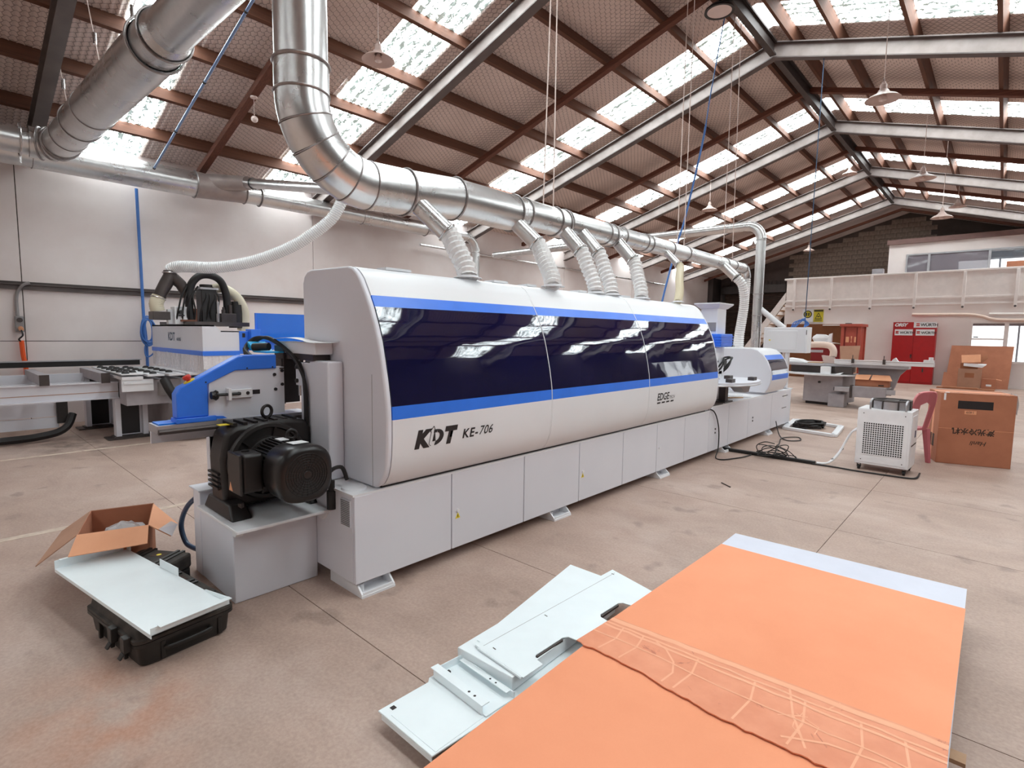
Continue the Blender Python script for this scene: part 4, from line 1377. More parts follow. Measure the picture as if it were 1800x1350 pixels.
    pipe(t, 'duct_section', at(-5.62), at(-5.35), 0.205)
    pipe(t, 'duct_section', at(-5.62), at(-3.72), 0.178)
    ax = (b - a).normalized()
    for x, r in ((-9.0, 0.202), (-8.35, 0.22), (-7.75, 0.217), (-5.62, 0.228), (-5.37, 0.212)):
        seam(t, at(x), ax, r, 0.010 if x > -6 else 0.007)
    part('reducer', MB().cyl(at(-5.37), at(-5.25), 0.205, 0.178, 40, False), 'galvanised', t)
    # elbow turning towards the near end of the hall
    Re = 0.30
    for k in range(4):
        m = []
        for i in range(4):
            an = PI / 2 * (k + i / 3) / 4
            m.append(Vector((-9.45 - Re * math.sin(an), 1.392 - Re + Re * math.cos(an), 4.0)))
        part('elbow_gore', MB().ringtube(m, 0.20, 36, False), 'galvanised', t)
        an = PI / 2 * k / 4
        seam(t, (-9.45 - Re * math.sin(an), 1.392 - Re + Re * math.cos(an), 4.0), (-math.cos(an), -math.sin(an), 0), 0.207, 0.011)
    pipe(t, 'duct_section', (-9.75, 1.09, 4.0), (-9.75, -4.0, 4.0), 0.17)
    part('pipe_hanger', MB().torus((-9.75, 1.0, 4.0), (0, 1, 0), 0.21, 0.008, 30, 6).box((-9.75 - 0.012, 0.99, 3.70), (-9.75 + 0.012, 1.01, 3.79)), 'steel_bright', t)

    # ---- trunk along the left wall
    t = thing('wall_trunk_duct', 'galvanised trunk duct running along the top of the left white wall', 'duct', (-10.55, 3, 3.8))
    XT, ZT = -10.55, 4.05
    pipe(t, 'duct_section', (XT, -6.0, ZT), (XT, 1.2, ZT), 0.21)
    pipe(t, 'duct_section', (XT, 1.2, ZT), (XT, 3.32, ZT), 0.212)
    seam(t, (XT, 1.2, ZT), (0, 1, 0), 0.216, 0.006)
    seam(t, (XT, 3.32, ZT), (0, 1, 0), 0.225, 0.012)
    part('wye', MB().cyl((XT, 3.32, ZT), (XT, 4.15, ZT), 0.222, 0.17, 36, False), 'wye_grey', t)
    part('wye_branch', MB().cyl((XT + 0.02, 3.5, ZT + 0.06), (XT + 0.35, 4.1, ZT + 0.12), 0.15, 0.12, 28, False), 'wye_grey', t)
    for y in (4.15, 4.42):
        seam(t, (XT, y, ZT), (0, 1, 0), 0.176, 0.012)
    pipe(t, 'duct_section', (XT, 4.15, ZT), (XT, 6.6, ZT), 0.162)
    pipe(t, 'duct_section', (XT, 6.6, ZT), (XT, 8.35, ZT), 0.160)
    seam(t, (XT, 6.6, ZT), (0, 1, 0), 0.166, 0.006)
    seam(t, (XT, 8.35, ZT), (0, 1, 0), 0.168, 0.008)
    part('reducer', MB().cyl((XT, 8.35, ZT), (XT, 8.55, ZT), 0.16, 0.105, 32, False), 'galvanised', t)
    pipe(t, 'duct_section', (XT, 8.55, ZT), (XT, 9.7, ZT), 0.105)
    pts = [Vector((XT, 9.7 + 0.35 * math.sin(q), ZT - 0.35 + 0.35 * math.cos(q))) for q in [PI / 2 * k / 7 for k in range(8)]]
    part('elbow', MB().ringtube(pts, 0.106, 28, False), 'galvanised', t)
    pipe(t, 'drop_pipe', (XT, 10.05, 3.7), (XT, 10.05, 0.0), 0.104)
    seam(t, (XT, 10.05, 3.68), (0, 0, 1), 0.108, 0.006)
    e0, e1 = Vector((XT + 0.33, 4.06, ZT + 0.12)), Vector((-7.72, 4.45, 3.72))
    br = pipe(t, 'branch_pipe', e0, e1, 0.085, segs=28)
    part('branch_collar', MB().cyl(e0, e0 + (e1 - e0).normalized() * 0.22, 0.115, 0.1, 28, False), 'steel_bright', br)
    pts = [Vector((-7.55, 4.36, 3.72)), Vector((-7.46, 4.36, 3.56)), Vector((-7.5, 4.28, 3.34)), Vector((-7.6, 4.173, 3.158)), Vector((-7.9, 3.827, 2.826)), Vector((-8.3, 3.403, 2.579)), Vector((-8.7, 2.987, 2.466)), Vector((-9.1, 2.64, 2.475)), Vector((-9.25, 2.53, 2.42))]
    h = solo('flexible_hose', hose_mesh(pts, 0.082, 0.022, 0.05, 16), 'hose_clear', 'long clear ribbed hose sagging from the duct to the router head', 'hose', angle=80)
    part('wire_helix', helix_mesh(pts, 0.083, 0.03, 0.0045), 'hose_wire', h)
    # ---- thin duct feeding the far end of the machine
    t = thing('far_drop_duct', 'thin galvanised duct with an elbow dropping behind the far end of the machine', 'duct', (-3.46, 10.6, 0))
    pipe(t, 'duct_section', (-10.4, 10.6, 3.66), (-3.72, 10.6, 3.62), 0.085, segs=28)
    pts = [Vector((-3.72 + 0.26 * math.sin(q), 10.6, 3.36 + 0.26 * math.cos(q))) for q in [PI / 2 * k / 6 for k in range(7)]]
    part('elbow', MB().ringtube(pts, 0.09, 28, False), 'galvanised', t)
    pipe(t, 'drop_pipe', (-3.46, 10.6, 3.36), (-3.46, 10.6, 0.0), 0.085, segs=28)
    for z in (3.34, 2.35, 1.95):
        seam(t, (-3.46, 10.6, z), (0, 0, 1), 0.09, 0.006)
    part('side_branch', MB().cyl((-3.44, 10.6, 2.1), (-3.02, 10.75, 1.72), 0.05, segs=20), 'machine_white', t)
    # small conduit along the wall top
    solo('wall_conduit', MB().cyl((-11.05, 8.6, 3.75), (-11.05, 22, 3.75), 0.03, segs=10), 'galvanised', 'thin galvanised conduit along the left wall behind the hoses', 'conduit')
build_ducts()

# ================================================================== THINGS HANGING FROM THE ROOF
def build_hanging():
    def lamp(x, y, z, label, first=[None], scale=1.0):
        zr = zroof(x, 0.3)
        if first[0] is None:
            t = thing('pendant_lamp', label, 'lamp', (0, 0, 0), 'enamel pendant lamps under the roof')
            sh = part('shade', MB().lathe([(0.04, 0.13), (0.06, 0.12), (0.075, 0.09), (0.10, 0.07), (0.17, 0.035), (0.21, 0.0), (0.203, 0.002), (0.165, 0.028), (0.10, 0.058), (0.05, 0.075)], (0, 0, 0), segs=32), 'lamp_enamel', t)
            part('lamp_holder', MB().lathe([(0.0, 0.23), (0.02, 0.23), (0.028, 0.2), (0.042, 0.19), (0.045, 0.12), (0.0, 0.115)], (0, 0, 0), segs=18), 'lamp_enamel', t)
            part('bulb', MB().lathe([(0.018, 0.09), (0.03, 0.06), (0.05, 0.02), (0.045, -0.01), (0.0, -0.03)], (0, 0, 0), segs=16), 'lamp_white', t)
            part('loop', MB().torus((0, 0, 0.245), (1, 0, 0), 0.02, 0.004, 14, 6), 'steel_dark', t)
            first[0] = t
            first.append([c_ for c_ in t.children])
        else:
            t = first[0].copy(); COL.objects.link(t)
            for ch in first[1]:
                d = ch.copy(); COL.objects.link(d); d.parent = t
        t.location = (x, y, z)
        t['label'] = label
        cd = part('cord', MB().cyl((0, 0, 0.22), (0, 0, zr - z), 0.006, segs=6), 'cord_white', None)
        cd.parent = t
    lamp(-6.25, 4.19, 5.05, 'pendant lamp nearest to the camera, left of the rafters, beside the bright skylight')
    lamp(-1.44, 8.89, 4.75, 'nearest pendant lamp right of the ridge, below the second rafter')
    lamp(-1.33, 12.62, 4.50, 'second pendant lamp right of the ridge, beside the third rafter')
    lamp(-1.23, 15.53, 4.26, 'third pendant lamp right of the ridge, lowest one before the dark gable')
    lamp(-6.2, 14.7, 4.98, 'pendant lamp left of the ridge above the long duct end')
    lamp(-1.3, 20.8, 5.45, 'small distant pendant lamp high under the right roof near the gable')
    lamp(-3.73, 18.78, 6.38, 'small distant pendant lamp right under the ridge')
    lamp(-6.0, 24.0, 5.0, 'small distant pendant lamp low in the dark left end bay')
    lamp(-7.3, 21.5, 4.95, 'farthest small pendant lamp over the dark left end')
    t = thing('high_bay_lamp', 'black round high bay lamp at the ridge', 'lamp', (-3.42, 8.13, 6.3))
    z = 6.27
    part('housing', MB().lathe([(0.0, 0.12), (0.06, 0.115), (0.09, 0.09), (0.15, 0.075), (0.205, 0.03), (0.21, 0.0), (0.175, 0.0), (0.17, 0.03), (0.0, 0.03)], (-3.42, 8.13, z), segs=32), 'black_cast', t)
    part('lens', MB().lathe([(0.17, 0.006), (0.0, 0.004)], (-3.42, 8.13, z), segs=28), 'lamp_white', t)
    part('bracket', MB().cyl((-3.42, 8.13, z + 0.11), (-3.42, 8.13, zroof(-3.58, 0.26)), 0.02, segs=8), 'black_cast', t)
    t = thing('hanging_bulb', 'small white round bulb hanging beside the timber brace', 'lamp', (-8.35, 3.6, 4.6))
    zt = zroof(-8.45, 0.17)
    part('rose', MB().lathe([(0.05, 0.0), (0.05, -0.02), (0.0, -0.025)], (-8.45, 3.505, zt), segs=16), 'lamp_white', t)
    part('cord', MB().cyl((-8.45, 3.505, zt), (-8.45, 3.505, zt - 0.28), 0.004, segs=6), 'cord_white', t)
    part('bulb', MB().ico((-8.45, 3.505, zt - 0.32), 0.05, 2), 'lamp_white', t)
    # suspension wires of the long duct
    prs = [(4.2, 4.36, 4.32, 4.36, 'first'), (7.15, 7.36, 7.22, 7.42, 'second'), (8.80, 9.2, 8.86, 9.14, 'third')]
    for ya, yb, ta, tb, w_ in prs:
        for y, yt, s_ in ((ya, ta, 'left'), (yb, tb, 'right')):
            solo('suspension_wire', MB().cyl((-3.45, y, 2.80), (-3.5, yt + 0.05, zroof(-3.5, 0.46)), 0.0065, segs=6), 'cord_white', 'pale suspension wire, %s one of the %s pair along the long duct' % (s_, w_), 'wire', 'wires holding the long duct')
    for (x, y, z, x2, y2, lab) in ((-9.0, 1.42, 4.2, -9.0, 1.32, 'lower one near the wall elbow'), (-7.5, 1.5, 4.2, -7.95, 1.45, 'left one at the middle of the pipe'), (-7.2, 1.52, 4.2, -6.9, 1.9, 'right one at the middle of the pipe')):
        t = thing('suspension_wire', 'thin wire holding the slanting collector duct, ' + lab, 'wire', (x, y, z), 'wires holding the collector duct')
        top = Vector((x2, y2, zroof(x2, 0.46)))
        part('wire', MB().cyl((x, y, z), top, 0.006, segs=6), 'cord_white', t)
        m = Vector((x, y, z)).lerp(top, 0.45)
        part('tensioner', MB().cyl(m - Vector((0, 0, 0.06)), m + Vector((0, 0, 0.06)), 0.018, segs=8), 'steel_bright', t)
    # blue air lines
    t = thing('air_pipe', 'pale blue air pipe slanting up in front of the left wall', 'pipe', (-10.1, 2.6, 4.05))
    a, b = Vector((-10.05, 2.6, 4.06)), Vector((-5.6, 2.6, 5.24))
    b.z = min(b.z, zroof(-5.6, 0.2))
    part('pipe', MB().cyl(a, b, 0.016, segs=10), 'air_pale', t)
    for k in (0.0, 0.25, 0.52, 0.82):
        m = a.lerp(b, k)
        part('clip', MB().ico(m, 0.026, 1), 'black_rubber', t)
    t = thing('wall_air_hose', 'blue air hose running down the left wall with a hanging coil', 'hose', (-11.0, 2.6, 1))
    part('hose', MB().ringtube(spline([(-11.0, 2.57, 3.9), (-11.0, 2.575, 3.2), (-10.99, 2.578, 2.3), (-10.98, 2.58, 1.7), (-10.98, 2.60, 1.3), (-10.98, 2.60, 0.6)], 8), 0.024, 10), 'air_blue', t)
    rnd = random.Random(5)
    mb = MB()
    for k in range(7):
        rz = 0.22 + rnd.uniform(-0.04, 0.03); ry = 0.085 + rnd.uniform(-0.03, 0.03)
        zc_ = 1.49 + rnd.uniform(-0.02, 0.03)
        xo = -10.95 + k * 0.009
        mb.ringtube([(xo + 0.008 * math.sin(3 * a), 2.62 + ry * math.cos(a), zc_ + rz * math.sin(a)) for a in [2 * PI * i / 24 for i in range(25)]], 0.013, 6, False)
    mb.ringtube(spline([(-10.93, 2.6, 1.35), (-10.93, 2.56, 1.2), (-10.92, 2.58, 1.06), (-10.92, 2.68, 1.12), (-10.93, 2.70, 1.26)], 8), 0.012, 6)
    part('coil', mb, 'air_blue', t)
    part('hook', MB().box((-11.12, 2.58, 1.68), (-10.93, 2.62, 1.70)), 'steel_dark', t)
    t = solo('hanging_air_hose', MB().ringtube(spline([(-3.46, 8.56, 6.58), (-3.5, 8.543, 6.444), (-3.68, 8.573, 5.385), (-3.8, 8.617, 4.649), (-4.0, 8.543, 3.505), (-4.08, 8.444, 3.043), (-4.2, 8.259, 2.158), (-4.25, 8.1, 1.4)], 8), [0.009] * 22 + [0.016] * 35, 8), 'air_blue', 'blue air hose hanging from the roof behind the middle of the machine', 'hose')
    t = thing('cabinet_air_line', 'thin blue line hanging from the roof to the operator cabinet', 'hose', (-2.54, 10.2, 1.8))
    part('line', MB().cyl((-2.52, 10.25, zroof(-2.52, 0.0)), (-2.55, 10.25, 1.82), 0.008, segs=6), 'hose_navy', t)
    mb = MB()
    for k in range(4):
        mb.ringtube(spline([(-2.76 + k * 0.02, 10.25, 1.733), (-2.70 + k * 0.05, 10.22, 1.82 + 0.02 * k), (-2.55, 10.25, 1.84 + k * 0.012), (-2.50 - 0.02 * k, 10.30, 1.78), (-2.56, 10.26, 1.735)], 6), 0.009, 6)
    part('coil', mb, 'air_blue', t)
build_hanging()

# ================================================================== LEFT WALL FITTINGS AND THE ROUTER
def build_left():
    t = thing('power_socket', 'grey wall socket box with conduit above and orange plug lead', 'socket', (-11.1, 1.0, 1.0))
    part('box', MB().box((-11.15, 0.945, 1.47), (-11.05, 1.045, 1.71)), 'cast_grey', t, bevel=0.008)
    part('outlet', MB().lathe([(0.035, 0.0), (0.035, 0.02), (0.0, 0.02)], (-11.05, 0.995, 1.65), (1, 0, 0), 18), 'steel_dark', t)
    part('plug', MB().cyl((-11.05, 1.0, 1.53), (-10.97, 1.0, 1.51), 0.03, segs=12), 'card_light', t)
    part('lead', MB().ringtube(spline([(-10.98, 1.0, 1.5), (-10.96, 1.01, 1.42), (-11.02, 0.97, 1.36), (-11.05, 1.0, 1.32)], 6), 0.012, 6), 'black_rubber', t)
    part('cable', MB().ringtube(spline([(-11.06, 1.0, 1.34), (-11.06, 1.01, 1.1), (-11.06, 1.03, 0.9), (-11.06, 1.03, 0.3)], 6), 0.03, 8), 'orange_cable', t)
    part('conduit', MB().ringtube(spline([(-11.11, 0.98, 1.7), (-11.11, 0.98, 1.95), (-11.10, 1.0, 2.08), (-11.06, 1.06, 2.18), (-11.05, 1.14, 2.22)], 6), 0.022, 8), 'cast_grey', t)
    # ---- CNC router
    t = thing('cnc_router', 'grey router with a steel table, gantry cover and dark hoses by the left wall', 'machine', (-9.4, 2.2, 0))
    bm = part('table_beam', MB().box((-9.16, -2.0, 0.57), (-9.10, 2.19, 0.585)).box((-9.16, -2.0, 0.79), (-9.10, 2.19, 0.805)).box((-9.15, -2.0, 0.585), (-9.14, 2.19, 0.79)), 'machine_grey', t)
    part('beam_end', MB().box((-9.16, 1.80, 0.572), (-9.085, 2.19, 0.81)), 'machine_white', bm)
    part('seam_line', MB().box((-9.14, -2.0, 0.66), (-9.136, 1.8, 0.668)), 'card_kraft', bm)
    part('latch', MB().box((-9.085, 1.92, 0.69), (-9.07, 2.06, 0.70)), 'steel_dark', bm)
    for y, x0 in ((0.96, -9.1), (1.6, -9.1), (0.2, -9.1), (-0.6, -9.1)):
        c_ = part('cross_beam', MB().box((-10.55, y, 0.80), (x0 + 0.03, y + 0.10, 0.93)), 'saw_grey', t, bevel=0.004)
        part('beam_cap', MB().box((x0 + 0.03, y, 0.795), (x0 + 0.045, y + 0.1, 0.935)), 'steel_dark', c_)
    fb = part('far_beam', MB().box((-10.70, -2.0, 0.95), (-10.58, 2.40, 1.03)), 'black_cast', t)
    part('beam_top', MB().box((-10.72, -2.0, 1.03), (-10.56, 2.42, 1.045)), 'aluminium', fb)
    part('inner_rail', MB().box((-10.35, -2.0, 0.72), (-10.3, 1.6, 0.86)).box((-9.9, -2.0, 0.66), (-9.85, 1.7, 0.76)), 'machine_grey', t)
    part('lower_rail', MB().box((-9.7, -2.0, 0.16), (-9.64, 1.2, 0.30)).box((-9.7, -2.0, 0.32), (-9.66, 1.2, 0.54)), 'machine_grey', t)
    part('rail_post', MB().box((-9.66, 1.18, 0.22), (-9.6, 1.30, 0.62)), 'black_cast', t)
    part('ground_cable', MB().ringtube(spline([(-9.5, -2.0, 0.06), (-9.5, 0.4, 0.06), (-9.5, 1.0, 0.08), (-9.52, 1.25, 0.16), (-9.6, 1.35, 0.34)], 8), 0.05, 8), 'black_rubber', t)
    for (x, y) in ((-9.12, 1.93), (-10.35, 1.80)):
        z1 = 0.57 if x > -9.5 else 0.8
        lg = part('leg', MB().box((x - 0.10, y - 0.19, 0.03), (x + 0.06, y - 0.13, z1)).box((x - 0.10, y + 0.13, 0.03), (x + 0.06, y + 0.19, z1)).box((x - 0.06, y - 0.13, 0.03), (x - 0.05, y + 0.13, z1)), 'machine_grey', t)
        part('leg_recess', MB().box((x - 0.05, y - 0.11, 0.05), (x - 0.045, y + 0.11, z1 - 0.03)), 'print_black', lg)
        part('foot_plate', MB().box((x - 0.16, y - 0.30, 0.0), (x + 0.14, y + 0.28, 0.018)).box((x - 0.12, y - 0.22, 0.018), (x + 0.1, y + 0.22, 0.035)), 'steel_dark', lg)
    # roller table with suction pads
    bed = part('bed', MB().box((-10.5, 1.74, 0.86), (-8.60, 1.98, 0.90)).box((-10.5, 2.02, 0.90), (-8.55, 2.22, 0.925)).box((-10.5, 2.26, 0.90), (-8.5, 2.46, 0.925)).box((-10.5, 2.5, 0.90), (-8.45, 2.95, 0.925)).box((-10.5, 1.74, 0.925), (-8.6, 1.98, 0.94)), 'machine_white', t)
    pad = None
    bl = bed.location.copy()
    for i in range(6):
        for j, y in enumerate((1.80, 1.92, 2.12, 2.36)):
            x = -10.2 + i * 0.30 + (0.12 if j % 2 else 0)
            if x > -8.65: continue
            if pad is None:
                pad = part('ball_roller', MB().lathe([(0.045, 0.0), (0.045, 0.012), (0.03, 0.03), (0.0, 0.036)], (0, 0, 0.938), segs=12), 'black_rubber', bed); pad.location = (x, y, 0)
            else:
                inst(pad, (x, y, 0 if j < 2 else -0.014), bed)
    part('bed_front', MB().box((-8.66, 1.74, 0.70), (-8.62, 2.1, 0.86)).box((-8.62, 1.76, 0.80), (-8.60, 2.06, 0.83)), 'machine_white', bed)
    part('bed_frame', MB().box((-10.4, 1.8, 0.5), (-8.7, 3.2, 0.84)), 'saw_grey', t)
    part('machine_body', MB().box((-10.5, 2.3, 0.05), (-8.55, 3.4, 0.5)), 'saw_grey', t, bevel=0.01)
    # gantry cover
    gc = part('gantry_cover', MB().box((-10.62, 2.605, 1.225), (-8.22, 2.625, 1.61)).prism([(2.605, 1.225), (3.09, 1.225), (3.09, 1.53), (2.845, 1.53), (2.765, 1.61), (2.605, 1.61)], 'x', -8.22, -8.2)
              .box((-10.62, 2.605, 1.59), (-8.2, 2.765, 1.61)).box((-10.62, 2.845, 1.515), (-8.2, 3.2, 1.53)), 'machine_grey', t)
    part('blue_stripe', MB().box((-10.64, 2.595, 1.18), (-8.19, 2.61, 1.245)).box((-8.2, 2.595, 1.18), (-8.185, 3.09, 1.245)), 'blue_paint', gc)
    part('logo', text_mesh('KDT', 0.17, lambda u, v: (-9.75 + u * 1.0, 2.603, 1.375 + v), bold=0.006), 'hose_navy', gc)
    part('logo', text_mesh('6010G', 0.06, lambda u, v: (-9.33 + u * 1.2, 2.603, 1.375 + v), bold=0.002), 'hose_navy', gc)
    rnd = random.Random(11)
    mb = MB()
    x = -10.64
    while x < -8.2:
        wd = rnd.uniform(0.03, 0.075)
        dz = rnd.uniform(-0.02, 0.03); dy = rnd.uniform(-0.006, 0.008)
        mb.box((x, 2.60 + dy, 0.955 + dz), (x + wd - 0.003, 2.606 + dy, 1.185))
        x += wd
    y = 2.6
    while y < 3.09:
        wd = rnd.uniform(0.03, 0.07)
        dz = rnd.uniform(-0.01, 0.03)
        dx = rnd.uniform(-0.004, 0.006)
        mb.box((-8.2 + dx, y, 0.97 + dz), (-8.194 + dx, y + wd - 0.003, 1.185))
        y += wd
    cu = part('curtain_strips', mb, 'curtain_white', gc)
    cu['kind'] = 'stuff'
    # head with pipes
    part('head_base', MB().box((-10.3, 2.64, 1.6), (-8.6, 3.4, 1.66)), 'steel_dark', t)
    hp = part('funnel', MB().ringtube([(-9.22, 2.52, 2.41), (-9.22, 2.52, 2.33), (-9.22, 2.47, 2.22), (-9.22, 2.40, 2.08), (-9.22, 2.36, 1.98)], [0.08, 0.085, 0.09, 0.085, 0.085], 24, False).ringtube([(-9.22, 2.53, 2.34), (-9.22, 2.66, 2.22), (-9.22, 2.75, 2.05)], [0.085, 0.08, 0.075], 24, False), 'steel_dark', t)
    part('clear_elbow', hose_mesh([Vector((-9.22, 2.37, 2.02)), Vector((-9.22, 2.33, 1.92)), Vector((-9.22, 2.345, 1.80))], 0.095, 0.03, 0.05), 'hose_cream', hp)
    part('clamp', MB().torus((-9.22, 2.52, 2.38), (0, 0, 1), 0.087, 0.012, 24, 6), 'steel_bright', hp)
    part('clamp', MB().torus((-9.22, 2.36, 2.0), (0, 0.3, 0.95), 0.093, 0.008, 24, 6), 'steel_bright', hp)
    part('outlet_box', MB().box((-9.32, 2.25, 1.68), (-9.08, 2.47, 1.80)), 'steel_dark', t, bevel=0.006)
    part('valve_block', MB().box((-9.3, 2.53, 1.62), (-9.1, 2.70, 1.88)).box((-9.3, 2.47, 1.62), (-9.2, 2.53, 1.84)), 'machine_white', t, bevel=0.006)
    part('valve', MB().cyl((-9.1, 2.61, 1.80), (-9.06, 2.61, 1.80), 0.03, segs=10).box((-9.1, 2.58, 1.74), (-9.07, 2.65, 1.76)), 'black_cast', t)
    part('spindle_mount', MB().box((-9.3, 2.72, 1.62), (-9.12, 2.84, 1.86)).box((-9.28, 2.6, 1.66), (-9.05, 2.8, 1.69)), 'rust_brown', t, bevel=0.004)
    part('spindle', MB().box((-9.35, 2.90, 1.64), (-9.1, 3.12, 2.16)).cyl((-9.2, 3.0, 2.16), (-9.2, 3.0, 2.24), 0.09, segs=18), 'black_cast', t, bevel=0.01)
    part('spindle_cap', MB().box((-9.33, 2.88, 2.16), (-9.08, 3.14, 2.19)), 'aluminium', t)
    mb = MB()
    mb.ringtube(spline([(-9.15, 2.76, 1.68), (-9.15, 2.74, 2.0), (-9.15, 2.78, 2.22), (-9.15, 2.9, 2.36), (-9.15, 3.06, 2.38), (-9.15, 3.20, 2.30), (-9.15, 3.27, 2.1), (-9.15, 3.28, 1.84), (-9.15, 3.26, 1.68)], 8), 0.055, 14)
    part('cable_sleeve', mb, 'black_rubber', t)
    mb = MB()
    for k in range(8):
        y0 = 2.55 + k * 0.08
        mb.ringtube(spline([(-9.12, y0, 1.66), (-9.08, y0 + rnd.uniform(-0.05, 0.05), 1.85), (-9.1, y0 + rnd.uniform(-0.02, 0.1), 2.05), (-9.14, 2.72 + 0.05 * k, 2.2)], 6), 0.014, 6)
    part('head_cables', mb, 'black_rubber', t)
    for y in (3.12, 3.2, 3.3):
        part('tool_holder', MB().cyl((-9.08, y, 1.66), (-9.08, y, 1.78 + (y - 3.1) * 0.8), 0.03, segs=12).cyl((-9.08, y, 1.80), (-9.08, y, 2.0 - (y - 3.1)), 0.018, segs=10), 'aluminium' if y < 3.15 else 'steel_dark', t)
    part('motor', MB().cyl((-9.2, 3.42, 1.58), (-9.2, 3.42, 1.95), 0.10, segs=20).cyl((-9.2, 3.42, 1.95), (-9.2, 3.42, 2.0), 0.06, segs=16), 'black_cast', t)
    part('motor_block', MB().box((-9.2, 3.14, 1.62), (-9.0, 3.36, 1.80)), 'steel_dark', t, bevel=0.006)
    pts = [Vector((-9.3, 3.1, 2.18)), Vector((-9.25, 3.28, 2.2)), Vector((-9.2, 3.46, 2.06)), Vector((-9.2, 3.56, 1.84)), Vector((-9.2, 3.54, 1.6)), Vector((-9.2, 3.5, 1.52))]
    part('clear_hose', hose_mesh(pts, 0.075, 0.026, 0.05, 16), 'hose_cream', t, angle=80)
    # blue guard and screen
    part('blue_bracket', MB().box((-8.22, 3.09, 1.20), (-8.19, 3.22, 1.53)).box((-8.3, 3.22, 1.25), (-8.1, 3.36, 1.56)), 'blue_paint', t, bevel=0.006)
    part('bracket_hole', MB().box((-8.19, 3.13, 1.44), (-8.186, 3.17, 1.50)).box((-8.19, 3.13, 1.23), (-8.186, 3.17, 1.29)), 'print_black', t)
    part('blue_guard', MB().box((-8.3, 3.36, 1.25), (-8.26, 4.6, 1.50)), 'blue_paint', t)
    sc = part('blue_screen', MB().box((-8.2, 3.34, 1.38), (-8.19, 4.9, 1.80)), 'blue_screen', t)
    part('screen_edge', MB().box((-8.21, 3.32, 1.38), (-8.185, 3.345, 1.80)), 'blue_paint', sc)
    part('vacuum_cylinder', MB().cyl((-8.75, 2.24, 0.62), (-8.75, 2.24, 0.80), 0.09, segs=20).cyl((-8.6, 2.35, 0.66), (-8.6, 2.55, 0.68), 0.07, segs=18), 'cast_grey', t)
    part('suction_hose', MB().ringtube(spline([(-8.5, 2.2, 0.86), (-8.42, 2.25, 0.7), (-8.42, 2.38, 0.5), (-8.5, 2.6, 0.4)], 8), 0.06, 12), 'black_rubber', t)
    mb = MB()
    for k in range(3):
        mb.ringtube(spline([(-8.75, 2.3 + 0.02 * k, 0.1 + 0.07 * k), (-8.45, 2.25, 0.1 + 0.07 * k), (-8.3, 2.5, 0.08 + 0.07 * k), (-8.4, 2.85, 0.09 + 0.07 * k), (-8.7, 2.95, 0.1 + 0.07 * k)], 8), 0.05, 10)
    part('grey_hose', mb, 'cast_grey', t)
build_left()

# ================================================================== FOREGROUND, LEFT: CASE, TRAY, CARTON
def frame2d(o, ang):
    """a local frame lying on the floor: u along the given angle, v to its left"""
    o = Vector(o); ca, sa = math.cos(ang), math.sin(ang)
    return lambda u, v, z: (o.x + u * ca - v * sa, o.y + u * sa + v * ca, o.z + z)

def local(name, mb, mat, parent, F, **kw):
    m = MB()
    m.v = [F(*p) for p in mb.v]; m.f = mb.f
    return part(name, m, mat, parent, **kw)

def rrect(hx, hy, r, n=5, cx=0, cy=0):
    out = []
    for (sx, sy, a0) in ((1, 1, 0), (-1, 1, PI / 2), (-1, -1, PI), (1, -1, 1.5 * PI)):
        for k in range(n + 1):
            a = a0 + PI / 2 * k / n
            out.append((cx + sx * (hx - r) + r * math.cos(a), cy + sy * (hy - r) + r * math.sin(a)))
    return out

